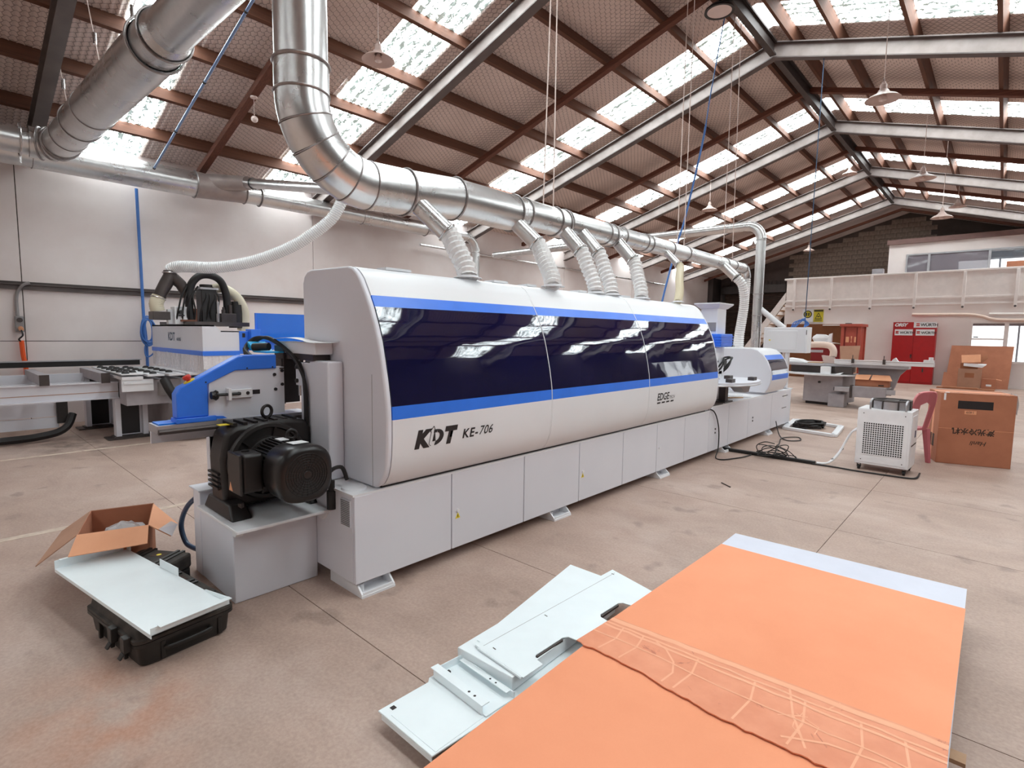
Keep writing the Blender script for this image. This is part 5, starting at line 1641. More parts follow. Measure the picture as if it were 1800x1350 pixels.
def build_case_corner():
    F0 = frame2d((-3.10, 0.738, 0), math.radians(8.0))
    F = lambda u, v, z: F0(u * 0.60, v, z)
    t = thing('tool_case', 'closed black hard plastic case on the floor under the white metal tray', 'case', (-3.30, 0.71, 0))
    body = MB()
    rows = [(0.455, 0.185, 0.0), (0.475, 0.20, 0.012), (0.485, 0.21, 0.10), (0.50, 0.225, 0.104), (0.50, 0.225, 0.12)]
    for hx, hy, z in rows:
        body.v += [(x, y, z) for x, y in rrect(hx, hy, 0.05)]
    n = len(rrect(1, 1, 0.1))
    def loft(mb, k):
        for i in range(k - 1):
            for j in range(n):
                a = i * n + j; b = i * n + (j + 1) % n
                mb.f.append((a, b, b + n, a + n))
        mb.f.append(tuple(reversed(range(n)))); mb.f.append(tuple((k - 1) * n + j for j in range(n)))
    loft(body, len(rows))
    local('body', body, 'black_case', t, F)
    lid = MB()
    rows = [(0.50, 0.225, 0.123), (0.50, 0.225, 0.138), (0.485, 0.212, 0.142), (0.475, 0.205, 0.178), (0.455, 0.185, 0.192)]
    for hx, hy, z in rows:
        lid.v += [(x, y, z) for x, y in rrect(hx, hy, 0.05)]
    loft(lid, len(rows))
    ld = local('lid', lid, 'case_dusty', t, F)
    for u in (-0.36, -0.30, -0.06, 0.0, 0.30):
        local('lid_rib', MB().box((u, -0.16, 0.19), (u + 0.03, 0.18, 0.2)), 'black_case', ld, F)
    local('label', MB().box((-0.24, 0.10, 0.192), (-0.12, 0.17, 0.1935)), 'print_dark', ld, F)
    local('sticker', MB().lathe([(0.02, 0.0), (0.0, 0.0015)], (-0.18, 0.13, 0.1935), segs=14), 'yellow_label', ld, F)
    for u in (0.10, 0.34):
        l_ = local('latch', MB().box((u, -0.252, 0.085), (u + 0.075, -0.222, 0.155)).prism([(-0.252, 0.085), (-0.27, 0.06), (-0.262, 0.058), (-0.245, 0.083)], 'x', u + 0.01, u + 0.065), 'black_case', t, F, bevel=0.004)
    for u in (-0.25, -0.02, 0.24):
        local('side_rib', MB().box((u, -0.222, 0.012), (u + 0.03, -0.205, 0.1)), 'black_case', t, F, bevel=0.003)
    h = MB().ringtube(spline([(0.485, -0.10, 0.07), (0.515, -0.09, 0.066), (0.52, 0.0, 0.064), (0.515, 0.09, 0.066), (0.485, 0.10, 0.07)], 6), 0.011, 8)
    local('handle', h, 'black_case', t, F)
    for v in (-0.12, 0.14):
        local('end_rib', MB().box((0.475, v, 0.012), (0.492, v + 0.02, 0.1)), 'black_case', t, F, bevel=0.003)
    # a second, dusty case with a ribbed lid
    K = frame2d((-3.63, 0.835, 0), math.radians(34))
    t2 = thing('tool_case', 'smaller dusty black case with ribbed lid between open carton and pump pedestal', 'case', (-3.63, 0.835, 0))
    local('body', MB().prism(rrect(0.165, 0.115, 0.03), 'z', 0.0, 0.11), 'black_case', t2, K, bevel=0.006)
    l2 = local('lid', MB().prism(rrect(0.17, 0.12, 0.03), 'z', 0.112, 0.195), 'case_dusty', t2, K, bevel=0.012)
    for u in (-0.13, -0.095, 0.06, 0.095):
        local('lid_rib', MB().box((u, -0.105, 0.192), (u + 0.018, 0.105, 0.2)).box((u, 0.105, 0.13), (u + 0.018, 0.126, 0.2)), 'black_case', l2, K)
    local('label', MB().box((-0.04, 0.02, 0.195), (0.04, 0.08, 0.1962)), 'print_dark', l2, K)
    local('sticker', MB().lathe([(0.014, 0.0), (0.0, 0.001)], (0.0, 0.05, 0.1962), segs=12), 'yellow_label', l2, K)
    # tray
    G = frame2d((-3.275, 0.678, 0.2005), math.radians(8.9))
    tr = thing('metal_tray', 'white folded sheet metal tray lying across the black case', 'tray', (-3.275, 0.678, 0.2))
    hx, hy = 0.58, 0.175
    local('tray_floor', MB().box((-hx, -hy, 0.0), (hx, hy, 0.004)).box((-hx, -hy, -0.014), (hx, -hy + 0.003, 0.0)), 'sheet_white', tr, G)
    local('left_flange', MB().box((-hx, -hy, 0.004), (-hx + 0.004, hy, 0.05)).box((-hx, -hy + 0.02, 0.05), (-hx + 0.02, hy - 0.05, 0.053)), 'sheet_white', tr, G)
    local('back_flange', MB().box((-hx, hy - 0.004, 0.004), (-hx + 0.06, hy, 0.045)), 'sheet_white', tr, G)
    local('back_tab', MB().box((-0.14, hy - 0.004, 0.004), (0.07, hy, 0.05)), 'sheet_white', tr, G)
    local('back_flange', MB().hexa([(0.34, hy - 0.004, 0.004), (hx, hy - 0.004, 0.004), (hx, hy, 0.004), (0.34, hy, 0.004), (0.36, hy - 0.004, 0.012), (hx, hy - 0.004, 0.035), (hx, hy, 0.035), (0.36, hy, 0.012)]), 'sheet_white', tr, G)
    local('right_flange', MB().box((hx - 0.004, -hy, -0.0), (hx, hy, 0.034)).box((hx - 0.004, -hy + 0.03, 0.034), (hx + 0.025, hy + 0.0, 0.037)), 'sheet_white', tr, G)
    # carton with open flaps
    C = frame2d((-4.115, 0.775, 0), math.radians(-17))
    ct = thing('open_carton', 'open cardboard box with orange flaps spread out behind the white metal tray', 'carton', (-4.115, 0.775, 0))
    a, b, H, th = 0.245, 0.175, 0.335, 0.005
    local('side_panel', MB().box((-a, -b, 0), (a, -b + th, H)), 'card_brown', ct, C)
    local('side_panel', MB().box((-a, b - th, 0), (a, b, H)), 'card_dark', ct, C)
    local('end_panel', MB().box((-a, -b, 0), (-a + th, b, H)), 'card_brown', ct, C)
    local('end_panel', MB().box((a - th, -b, 0), (a, b, H)), 'card_brown', ct, C)
    local('bottom', MB().box((-a, -b, 0.001), (a, b, th)), 'card_dark', ct, C)
    local('flap', MB().slab([(a, -b, H + 0.003), (a + 0.155, -b - 0.02, H - 0.068), (a + 0.15, b + 0.0, H - 0.062), (a, b, H + 0.003)], th), 'card_light', ct, C)
    local('flap', MB().slab([(-a, -b, H + 0.003), (-a + 0.03, -b - 0.15, H - 0.10), (a + 0.02, -b - 0.19, H - 0.14), (a, -b, H + 0.003)], th), 'card_kraft', ct, C)
    local('flap', MB().slab([(a, b, H + 0.003), (a + 0.012, b + 0.115, H - 0.085), (0.02, b + 0.145, H - 0.085), (-a + 0.02, b, H + 0.003)], th), 'card_light', ct, C)
    local('flap', MB().slab([(-a, b, H + 0.003), (-a - 0.11, b, H - 0.10), (-a - 0.11, -b, H - 0.10), (-a, -b, H + 0.003)], th), 'card_kraft', ct, C)
    local('tape', MB().slab([(a + 0.012, b + 0.05, H - 0.03), (a + 0.02, b + 0.12, H - 0.084), (0.05, b + 0.145, H - 0.08), (0.06, b + 0.11, H - 0.05)], 0.001), 'plastic_wrap', ct, C)
    mb = MB().ico(C(0.05, 0.04, 0.23), 0.15, 3, 0.12, (1.1, 0.75, 0.55), 4)
    solo('plastic_bag', mb, 'plastic_wrap', 'crumpled clear plastic bag inside the open cardboard box', 'bag', angle=15)
    mb = MB().ico(C(0.02, 0.02, 0.09), 0.14, 2, 0.1, (1.1, 0.8, 0.6), 9)
    solo('packing_paper', mb, 'card_kraft', 'brown packing paper under the plastic bag in the open box', 'paper', angle=15)
    solo('navy_hose', MB().ringtube(spline([(-3.745, 1.12, 0.48), (-3.86, 1.10, 0.40), (-3.95, 1.09, 0.30), (-3.98, 1.09, 0.21), (-3.93, 1.10, 0.13), (-3.84, 1.11, 0.12), (-3.745, 1.12, 0.13)], 8), 0.016, 10), 'hose_navy', 'dark blue hose loop on the left side of the pump pedestal', 'hose')
build_case_corner()

# ================================================================== FOREGROUND, RIGHT: PANEL WITH CARDBOARD, SHEET METAL PARTS
def build_foreground():
    # pallet
    t = thing('pallet', 'low wooden pallet under the white panel and orange cardboard', 'pallet', (-0.62, 1.4, 0))
    for x in (-1.05, -0.62, -0.16):
        part('runner', MB().box((x - 0.045, -0.8, 0.018), (x + 0.045, 3.45, 0.145)), 'pallet_wood', t)
    for k in range(12):
        y = -0.75 + k * 0.375
        part('deck_board', MB().box((-1.10, y, 0.145), (-0.07, y + 0.1, 0.163)), 'pallet_wood', t)
    for y in (-0.75, 1.3, 3.3):
        part('bottom_board', MB().box((-1.10, y, 0.0), (-0.07, y + 0.1, 0.018)), 'pallet_wood', t)
    part('splinter', MB().box((-0.07, 2.30, 0.10), (0.01, 2.36, 0.115)), 'pallet_wood', t)
    A, B, Cc, D = (-1.27, 3.703), (-0.049, 3.755), (0.0, -0.85), (-1.19, -0.9)
    solo('laminate_board', MB().slab([(D[0], D[1], 0.1985), (Cc[0], Cc[1], 0.1985), (B[0], B[1], 0.1985), (A[0], A[1], 0.1985)], 0.035), 'laminate', 'white laminated board showing a strip beyond the orange cardboard', 'board')
    # lower cardboard sheet
    solo('cardboard_sheet', MB().slab([(-1.19, -0.88, 0.2035), (0.0, -0.83, 0.2035), (-0.03, 1.93, 0.2035), (-1.255, 1.95, 0.2035)], 0.004), 'card_orange', 'near orange cardboard sheet in the bottom right corner', 'cardboard')
    # upper sheet with a torn near edge and tape left-overs
    t = thing('torn_cardboard', 'far orange cardboard sheet with a torn taped edge, lying on the white board', 'cardboard', (-0.65, 2.6, 0.204))
    part('sheet', MB().slab([(-1.278, 2.145, 0.2085), (-0.036, 2.232, 0.2085), (-0.043, 3.443, 0.2085), (-1.258, 3.42, 0.2085)], 0.0045), 'card_orange', t)
    rnd = random.Random(2)
    edge = []
    n = 60
    for k in range(n + 1):
        u = k / n
        x = -1.29 + 1.262 * u
        y = 1.852 - 0.045 * u + rnd.uniform(-0.006, 0.006) + 0.012 * math.sin(9 * u)
        edge.append((x, y))
    fl = MB()
    top = [(-1.278 + 1.242 * k / n, 2.1448 + 0.0875 * k / n) for k in range(n + 1)]
    for k in range(n + 1):
        zz = 0.2085 + 0.004
        fl.v += [(edge[k][0], edge[k][1], zz), (top[k][0], top[k][1], 0.2085), (edge[k][0], edge[k][1], zz - 0.0045), (top[k][0], top[k][1], 0.204)]
    for k in range(n):
        a = 4 * k
        fl.f += [(a, a + 4, a + 5, a + 1), (a + 2, a + 3, a + 7, a + 6), (a, a + 2, a + 6, a + 4)]
    fl.f += [(0, 1, 3, 2), (4 * n, 4 * n + 2, 4 * n + 3, 4 * n + 1)]
    fp = part('torn_flap', fl, 'card_tape', t)
    def on(u, v):
        """a point on the flap: u across, v from the torn edge (0) to the fold (1)"""
        k = min(n - 1, max(0, int(u * n)))
        f = u * n - k
        e = (edge[k][0] * (1 - f) + edge[k + 1][0] * f, edge[k][1] * (1 - f) + edge[k + 1][1] * f)
        tp = (-1.278 + 1.242 * u, 2.1448 + 0.0875 * u)
        return Vector((e[0] + (tp[0] - e[0]) * v, e[1] + (tp[1] - e[1]) * v, 0.2085 + 0.004 * (1 - v) + 0.0008))
    def strip(pts, wd):
        mb = MB()
        P = [on(*p) for p in pts]
        for i, p in enumerate(P):
            d = (P[min(len(P) - 1, i + 1)] - P[max(0, i - 1)]).normalized()
            s_ = Vector((-d.y, d.x, 0)) * wd / 2
            mb.v += [p - s_, p + s_]
        for i in range(len(P) - 1):
            mb.f.append((2 * i, 2 * i + 2, 2 * i + 3, 2 * i + 1))
        return mb
    lines = []
    for v, wd in ((0.93, 0.03), (0.80, 0.012), (0.72, 0.014), (0.45, 0.008)):
        lines.append(([(k / 20, v + rnd.uniform(-0.012, 0.012)) for k in range(21)], wd))
    for u in (0.06, 0.14, 0.34, 0.52, 0.66, 0.80, 0.9):
        lines.append(([(u + 0.02, 0.05), (u + 0.03, 0.45), (u + 0.01, 0.8)], 0.008))
    lines.append(([(0.32, 0.05), (0.325, 0.3), (0.3, 0.5), (0.25, 0.68), (0.2, 0.78)], 0.008))
    lines.append(([(0.98, 0.3), (0.88, 0.36), (0.76, 0.3), (0.66, 0.12)], 0.010))
    lines.append(([(0.72, 0.1), (0.66, 0.5), (0.62, 0.9)], 0.008))
    for k in range(5):
        u = rnd.choice((0.56, 0.7, 0.74, 0.62)) + rnd.uniform(-0.03, 0.03)
        a = rnd.uniform(0, 0.8)
        lines.append(([(u, a), (u + rnd.uniform(-0.05, 0.05), a + 0.12), (u + rnd.uniform(-0.06, 0.06), a + 0.2)], 0.004))
    for pts, wd in lines:
        part('tape_residue', strip(pts, wd), 'tape_residue', fp)
    # ---- sheet metal covers
    G = 'sheet metal covers on the floor'
    t = thing('sheet_metal_panel', 'lowest white sheet metal panel, nearest one, left of the cardboard', 'panel', (-1.54, 1.5, 0), G)
    part('plate', MB().prism([(-1.705, 1.115), (-1.373, 1.115), (-1.345, 1.55), (-1.345, 2.2), (-1.705, 2.2), (-1.72, 1.38), (-1.70, 1.36)], 'z', 0.063, 0.070), 'sheet_white', t, bevel=0.002)
    part('front_fold', MB().box((-1.68, 1.114, 0.045), (-1.376, 1.119, 0.064)), 'sheet_white', t)
    part('raised_plate', MB().box((-1.645, 1.135, 0.070), (-1.378, 1.40, 0.0715)), 'sheet_white', t)
    part('hinge_hole', MB().box((-1.685, 1.155, 0.0702), (-1.665, 1.175, 0.0712)), 'print_black', t)
    for x, y in ((-1.42, 1.33), (-1.66, 1.5), (-1.45, 2.1), (-1.65, 2.1)):
        part('leg', MB().box((x - 0.02, y - 0.03, 0.0), (x + 0.02, y + 0.03, 0.063)), 'sheet_white', t)
    t = thing('metal_channel', 'white folded metal channel with round holes, lying on the lowest panel', 'channel', (-1.53, 1.46, 0.07), G)
    C = frame2d((-1.535, 1.462, 0.0722), math.radians(-3))
    local('channel_floor', MB().box((-0.165, -0.075, 0.0), (0.17, 0.075, 0.004)), 'sheet_white', t, C)
    local('front_lip', MB().box((-0.165, -0.079, 0.0), (0.15, -0.075, 0.034)).box((-0.185, -0.079, 0.034), (0.15, -0.04, 0.037)), 'sheet_white', t, C)
    local('back_lip', MB().box((-0.165, 0.075, 0.0), (0.17, 0.079, 0.03)).box((-0.15, 0.052, 0.026), (0.15, 0.075, 0.029)), 'sheet_white', t, C)
    local('end_lip', MB().box((-0.169, -0.075, 0.0), (-0.165, 0.075, 0.036)), 'sheet_white', t, C)
    for u in (0.05, 0.085):
        local('hole', MB().lathe([(0.006, 0.0), (0.0, 0.0005)], (u, -0.06, 0.0372), segs=10), 'print_black', t, C)
        local('hole', MB().lathe([(0.005, 0.0), (0.0, 0.0005)], (u - 0.01, 0.064, 0.0292), segs=10), 'print_black', t, C)
    local('catch', MB().box((-0.14, -0.03, 0.004), (-0.125, -0.015, 0.02)), 'print_black', t, C)
    t = thing('metal_box_cover', 'white box-shaped metal cover under the notched sheet', 'panel', (-1.55, 2.0, 0.07), G)
    C = frame2d((-1.56, 1.55, 0.0735), math.radians(2))
    local('cover', MB().box((-0.16, 0.0, 0.0), (0.165, 0.85, 0.062)), 'sheet_white', t, C, bevel=0.003)
    t = solo('metal_sheet', MB().slab([(-1.69, 1.64, 0.1412), (-1.39, 1.60, 0.1412), (-1.60, 2.60, 0.1412), (-1.865, 2.60, 0.1412)], 0.003), 'sheet_white', 'flat white metal sheet turned outwards, poking out on the left of the pile', 'panel', G)
    nt = [(-1.665, 1.60), (-1.352, 1.575), (-1.350, 1.70), (-1.40, 1.71), (-1.415, 1.73), (-1.412, 1.92), (-1.395, 1.945), (-1.345, 1.95),
          (-1.335, 2.19), (-1.385, 2.20), (-1.40, 2.22), (-1.395, 2.38), (-1.38, 2.40), (-1.325, 2.41), (-1.305, 2.62), (-1.635, 2.71)]
    t = thing('notched_sheet', 'topmost white metal sheet with two rounded notches, beside the cardboard edge', 'panel', (-1.5, 2.1, 0.145), G)
    part('plate', MB().prism(nt, 'z', 0.1425, 0.1465), 'sheet_white', t)
    part('fold_line', MB().bar((-1.63, 1.62, 0.1466), (-1.60, 2.68, 0.1466), 0.002, 0.0006), 'cast_grey', t)
    part('edge_lip', MB().bar((-1.64, 1.594, 0.142), (-1.36, 1.572, 0.142), 0.006, 0.008), 'sheet_white', t)
    for p in ((-1.59, 1.64), (-1.60, 2.02), (-1.61, 2.66)):
        part('screw_hole', MB().bar((p[0], p[1], 0.1468), (p[0] + 0.02, p[1] - 0.003, 0.1468), 0.005, 0.0006), 'steel_dark', t)
    for pts in ([(-1.412, 1.73), (-1.412, 1.92)], [(-1.395, 2.22), (-1.395, 2.38)]):
        part('notch_edge', MB().bar((*pts[0], 0.135), (*pts[1], 0.135), 0.012, 0.014), 'steel_dark', t, bevel=0.004)
build_foreground()

# ================================================================== RIGHT: CHILLER, BOX, CHAIR, CABLES
def build_right():
    C = frame2d((-0.945, 7.62, 0), math.radians(-2))
    t = thing('water_chiller', 'white wheeled chiller cabinet with a square hole grille', 'chiller', (-0.945, 7.62, 0))
    w_, d_ = 0.262, 0.21
    local('cabinet', MB().box((-w_, -d_, 0.075), (w_, d_, 0.735)), 'plastic_white', t, C, bevel=0.006)
    fr = local('front_panel', MB().box((-w_ + 0.025, -d_ - 0.004, 0.10), (w_ - 0.025, -d_, 0.72)), 'plastic_white', t, C, bevel=0.002)
    gx0, gx1, gz0, gz1 = -0.195, 0.195, 0.20, 0.575
    local('grille_back', MB().box((gx0, -d_ - 0.0046, gz0), (gx1, -d_ - 0.0040, gz1)), 'print_black', fr, C)
    mb = MB()
    n = 17
    for k in range(n + 1):
        x = gx0 + (gx1 - gx0) * k / n
        mb.box((x - 0.0036, -d_ - 0.0075, gz0), (x + 0.0036, -d_ - 0.0046, gz1))
    m_ = 15
    for k in range(m_ + 1):
        z = gz0 + (gz1 - gz0) * k / m_
        mb.box((gx0, -d_ - 0.0079, z - 0.0038), (gx1, -d_ - 0.0046, z + 0.0038))
    g = local('grille', mb, 'plastic_white', fr, C)
    g['kind'] = 'stuff'
    for x in (-0.2, 0.2):
        for z in (0.68, 0.13):
            local('screw', MB().cyl((x, -d_ - 0.006, z), (x, -d_ - 0.003, z), 0.006, segs=8), 'steel_dark', fr, C)
    local('side_panel', MB().box((w_, -d_ + 0.03, 0.12), (w_ + 0.004, d_ - 0.03, 0.68)), 'plastic_white', t, C, bevel=0.002)
    local('side_label', MB().box((w_ + 0.004, 0.02, 0.42), (w_ + 0.0055, 0.10, 0.50)), 'hose_navy', t, C)
    local('side_stripe', MB().box((w_ + 0.004, -0.17, 0.335), (w_ + 0.0055, 0.17, 0.35)), 'print_dark', t, C)
    fan = local('fan_guard', MB().lathe([(0.19, 0.735), (0.19, 0.83), (0.182, 0.83), (0.182, 0.74), (0.0, 0.742)], (0.03, 0.0, 0), segs=36), 'aluminium', t, C)
    local('guard_ring', MB().torus((0.03, 0, 0.835), (0, 0, 1), 0.186, 0.010, 36, 6), 'steel_dark', fan, C)
    for a in (0.4, 1.2, 2.0, 2.8, 3.6, 4.4, 5.2, 6.0):
        local('guard_post', MB().cyl((0.03 + 0.195 * math.cos(a), 0.195 * math.sin(a), 0.737), (0.03 + 0.195 * math.cos(a), 0.195 * math.sin(a), 0.84), 0.008, segs=8), 'steel_dark', fan, C)
    local('guard_bar', MB().box((-0.16, -0.008, 0.828), (0.21, 0.008, 0.836)).box((-0.03, -0.06, 0.825), (0.10, 0.06, 0.838)), 'steel_dark', fan, C)
    for x in (-0.14, 0.2):
        local('handle', MB().ringtube(spline([(x, -0.205, 0.735), (x, -0.205, 0.82), (x + 0.0, -0.14, 0.845), (x, -0.08, 0.835)], 6), 0.011, 8), 'aluminium', fan, C)
    for x in (-0.22, 0.22):
        for y in (-0.17, 0.17):
            cs = local('caster', MB().cyl((x - 0.012, y, 0.028), (x + 0.012, y, 0.028), 0.028, segs=14), 'black_rubber', t, C)
            local('fork', MB().box((x - 0.02, y - 0.015, 0.03), (x - 0.014, y + 0.015, 0.075)).box((x + 0.014, y - 0.015, 0.03), (x + 0.02, y + 0.015, 0.075)).box((x - 0.025, y - 0.02, 0.068), (x + 0.025, y + 0.02, 0.075)), 'steel_dark', cs, C)
    # shipping box
    ang = math.atan2(0.2, 0.70)
    C = frame2d((-0.53, 8.57, 0), ang)
    t = thing('shipping_box', 'large brown cardboard box with upside down Chinese printing, right of the chiller', 'carton', (-0.18, 8.9, 0))
    W, D_, H = 0.73, 0.59, 0.885
    local('box_body', MB().box((0, 0, 0), (W, D_, H)), 'card_brown', t, C, bevel=0.006)
    for u0, u1, v0, v1 in ((0.0, W, 0.0, 0.293), (0.0, W, 0.297, D_)):
        local('top_flap', MB().box((u0, v0, H), (u1, v1, H + 0.005)), 'card_brown', t, C)
    local('crease', MB().box((0.0, -0.0012, 0.445), (W, 0.0, 0.449)), 'card_light', t, C)
    local('black_label', MB().box((0.175, -0.0015, 0.70), (0.515, 0.0, 0.80)), 'print_black', t, C)
    local('white_label', MB().box((0.245, -0.0015, 0.635), (0.36, 0.0, 0.68)), 'card_light', t, C)
    def ud(u0, z0, s=1.0):
        return lambda u, v: C(u0 - u * s, -0.0018, z0 - v * s)
    part('lettering', text_mesh('激光冷水机', 0.082, ud(0.55, 0.45), bold=0.003, spacing=1.03), 'print_dark', t)
    part('lettering', text_mesh('Hanli', 0.075, ud(0.485, 0.305), shear=0.3, bold=0.001), 'print_dark', t)
    part('lettering', text_mesh('1409', 0.04, ud(0.34, 0.673)), 'print_dark', t)
    local('side_mark', MB().box((-0.0015, 0.16, 0.18), (0.0, 0.34, 0.34)), 'print_dark', t, C)
    local('tape', MB().box((-0.0015, 0.24, 0.0), (0.0, 0.32, H + 0.006)).box((0.0, 0.24, H + 0.005), (W, 0.32, H + 0.0065)), 'tape_residue', t, C)
    local('tape_scrap', MB().box((0.05, 0.02, H + 0.005), (0.09, 0.06, H + 0.012)).box((0.03, -0.003, 0.80), (0.05, 0.0, H)), 'plastic_white', t, C)
    for u in (0.18, 0.38, 0.58, 0.66):
        local('staple_tear', MB().box((u, 0.005, H + 0.005), (u + 0.035, 0.03, H + 0.009)), 'card_light', t, C)
    mb = MB()
    for i in range(7):
        for j in range(4):
            u, v = i / 6, j / 3
            mb.v.append(C(W + 0.006 + 0.02 * math.sin(5 * u + 3 * v) * u + 0.03 * u, 0.02 + 0.22 * v, H + 0.012 - 0.24 * u + 0.01 * math.sin(7 * v)))
    for i in range(6):
        for j in range(3):
            a = i * 4 + j
            mb.f.append((a, a + 4, a + 5, a + 1))
    o = solo('plastic_sheet', mb, 'plastic_wrap', 'white plastic film hanging over the right corner of the brown box', 'plastic', angle=80)
    md = o.modifiers.new('thickness', 'SOLIDIFY'); md.thickness = 0.002
    # chair
    t = thing('plastic_chair', 'pink plastic chair half hidden between the chiller and the brown box', 'chair', (-0.85, 8.3, 0))
    C = frame2d((-0.90, 8.38, 0), math.radians(62))
    seat = local('seat', MB().prism(rrect(0.21, 0.21, 0.06), 'z', 0.42, 0.445), 'pink_chair', t, C)
    bk = MB()
    rows = 12
    sil = []
    for k in range(rows + 1):
        v = k / rows
        wdt = 0.20 - 0.04 * max(0, v - 0.7) / 0.3
        sil.append((wdt, 0.44 + 0.46 * v, -0.19 - 0.10 * v))
    for sgn in (-1, 1):
        o = len(bk.v)
        for k, (wd, z, y) in enumerate(sil):
            inner = 0.09 if k < rows - 3 else 0.0
            for (x, yy) in ((sgn * wd, y), (sgn * inner, y - 0.025 * (1 if inner == 0 else 0.6)), (sgn * inner, y - 0.012 - 0.025 * (1 if inner == 0 else 0.6)), (sgn * wd, y - 0.012)):
                bk.v.append((x, yy, z))
        for k in range(rows):
            for q in range(4):
                a = o + 4 * k + q; b = o + 4 * k + (q + 1) % 4
                bk.f.append((a, b, b + 4, a + 4))
        bk.f.append((o, o + 1, o + 2, o + 3)); bk.f.append(tuple(o + 4 * rows + q for q in (3, 2, 1, 0)))
    b_ = local('backrest', bk, 'pink_chair', t, C)
    local('rim', MB().ringtube(spline([(-0.20, -0.20, 0.45), (-0.205, -0.245, 0.7), (-0.18, -0.285, 0.86), (-0.09, -0.30, 0.905), (0.09, -0.30, 0.905), (0.18, -0.285, 0.86), (0.205, -0.245, 0.7), (0.20, -0.20, 0.45)], 6), 0.012, 8), 'chair_edge', b_, C)
    for x in (-0.19, 0.19):
        for y in (-0.19, 0.19):
            local('leg', MB().hexa([(x * 1.15 - 0.02, y * 1.2 - 0.02, 0), (x * 1.15 + 0.02, y * 1.2 - 0.02, 0), (x * 1.15 + 0.02, y * 1.2 + 0.02, 0), (x * 1.15 - 0.02, y * 1.2 + 0.02, 0), (x - 0.03, y - 0.03, 0.43), (x + 0.03, y - 0.03, 0.43), (x + 0.03, y + 0.03, 0.43), (x - 0.03, y + 0.03, 0.43)]), 'pink_chair', t, C)
    # white frame on the floor with a black coil in it
    t = thing('floor_frame', 'white metal frame lying on the floor at the machine end', 'frame', (-2.3, 10.2, 0))
    P = [Vector(p) for p in ((-2.62, 9.74, 0.025), (-1.86, 9.56, 0.025), (-1.97, 10.62, 0.025), (-2.75, 10.85, 0.025))]
    for i in range(4):
        a, b = P[i], P[(i + 1) % 4]
        part('frame_bar', MB().bar(a, b, 0.09, 0.045), 'machine_white', t, bevel=0.004)
    mb = MB()
    rnd = random.Random(6)
    for k in range(5):
        mb.ringtube([(-2.38 + (0.19 + rnd.uniform(-0.03, 0.03)) * math.cos(a) + 0.06 * math.sin(a), 10.25 + (0.30 + rnd.uniform(-0.03, 0.03)) * math.sin(a), 0.025 + 0.018 * k) for a in [2 * PI * i / 26 for i in range(27)]], 0.016, 6, False)
    solo('cable_coil', mb, 'black_rubber', 'coiled black cable inside the white floor frame', 'cable')
    # cable channel, tubes, cables
    t = solo('cable_channel', MB().box((-2.74, 7.27, 0), (-1.60, 7.33, 0.04)), 'black_rubber', 'straight black cable cover on the floor between machine and chiller', 'cable cover', bevel=0.006)
    t = thing('water_tubes', 'pair of white water tubes curving from the black cable cover to the chiller', 'tube', (-1.4, 7.5, 0))
    for o in (0.0, 0.022):
        part('tube', MB().ringtube(spline([(-1.585, 7.29 + o, 0.022), (-1.48, 7.36 + o, 0.03), (-1.40, 7.46 + o, 0.12 + o), (-1.345, 7.54 + o, 0.28), (-1.29, 7.58 + o, 0.41), (-1.216, 7.60 + o, 0.46 + o)], 8), 0.012, 8), 'plastic_white', t)
    for p in ((-1.44, 7.42, 0.07), (-1.37, 7.53, 0.2)):
        part('tie', MB().ico(p, 0.022, 1), 'cast_grey', t)
    solo('chiller_lead', MB().ringtube(spline([(-1.62, 7.26, 0.012), (-1.4, 7.27, 0.012), (-1.15, 7.25, 0.012), (-0.8, 7.27, 0.012), (-0.62, 7.33, 0.012), (-0.60, 7.6, 0.02)], 8), 0.010, 6), 'black_rubber', 'black lead on the floor running in front of the chiller wheels', 'cable')
    solo('hanging_cable', MB().ringtube(spline([(-2.75, 6.60, 0.628), (-2.66, 6.66, 0.626), (-2.645, 6.78, 0.54), (-2.64, 6.88, 0.34), (-2.63, 6.86, 0.1), (-2.60, 6.72, 0.012), (-2.5, 6.68, 0.01), (-2.42, 6.85, 0.01), (-2.36, 7.05, 0.01), (-2.34, 7.25, 0.01)], 8), 0.008, 6), 'black_rubber', 'thin black cable dropping from the hood end to the floor', 'cable')
    rnd = random.Random(12)
    mb = MB()
    for k in range(9):
        cx, cy_ = -2.05 + rnd.uniform(-0.12, 0.12), 7.22 + rnd.uniform(-0.06, 0.12)
        rx, ry = rnd.uniform(0.08, 0.2), rnd.uniform(0.06, 0.16)
        ph = rnd.uniform(0, 6.28)
        hh = rnd.uniform(0.06, 0.16)
        mb.ringtube(spline([(cx + rx * math.cos(ph + a), cy_ + ry * math.sin(ph + a * 1.1), max(0.05, 0.05 + hh * math.sin(a * 0.8 + k))) for a in (0, 0.9, 1.8, 2.7, 3.6, 4.6, 5.4)], 5), 0.006, 5)
    solo('cable_tangle', mb, 'black_rubber', 'tangle of thin black wires lying on the black cable cover', 'cable')
    solo('looped_cable', MB().ringtube(spline([(-2.62, 9.2, 0.2), (-2.5, 9.0, 0.02), (-2.3, 8.65, 0.012), (-2.15, 8.8, 0.012), (-2.25, 9.05, 0.012), (-2.4, 8.8, 0.012), (-2.3, 8.3, 0.012), (-2.15, 7.6, 0.02)], 8), 0.008, 6), 'black_rubber', 'thin black cable looped on the floor by the far machine foot', 'cable')
    solo('floor_scrap', MB().bar((-2.10, 5.62, 0.006), (-1.97, 5.52, 0.006), 0.008, 0.01), 'steel_dark', 'small dark metal pin lying alone on the open floor', 'scrap')
build_right()

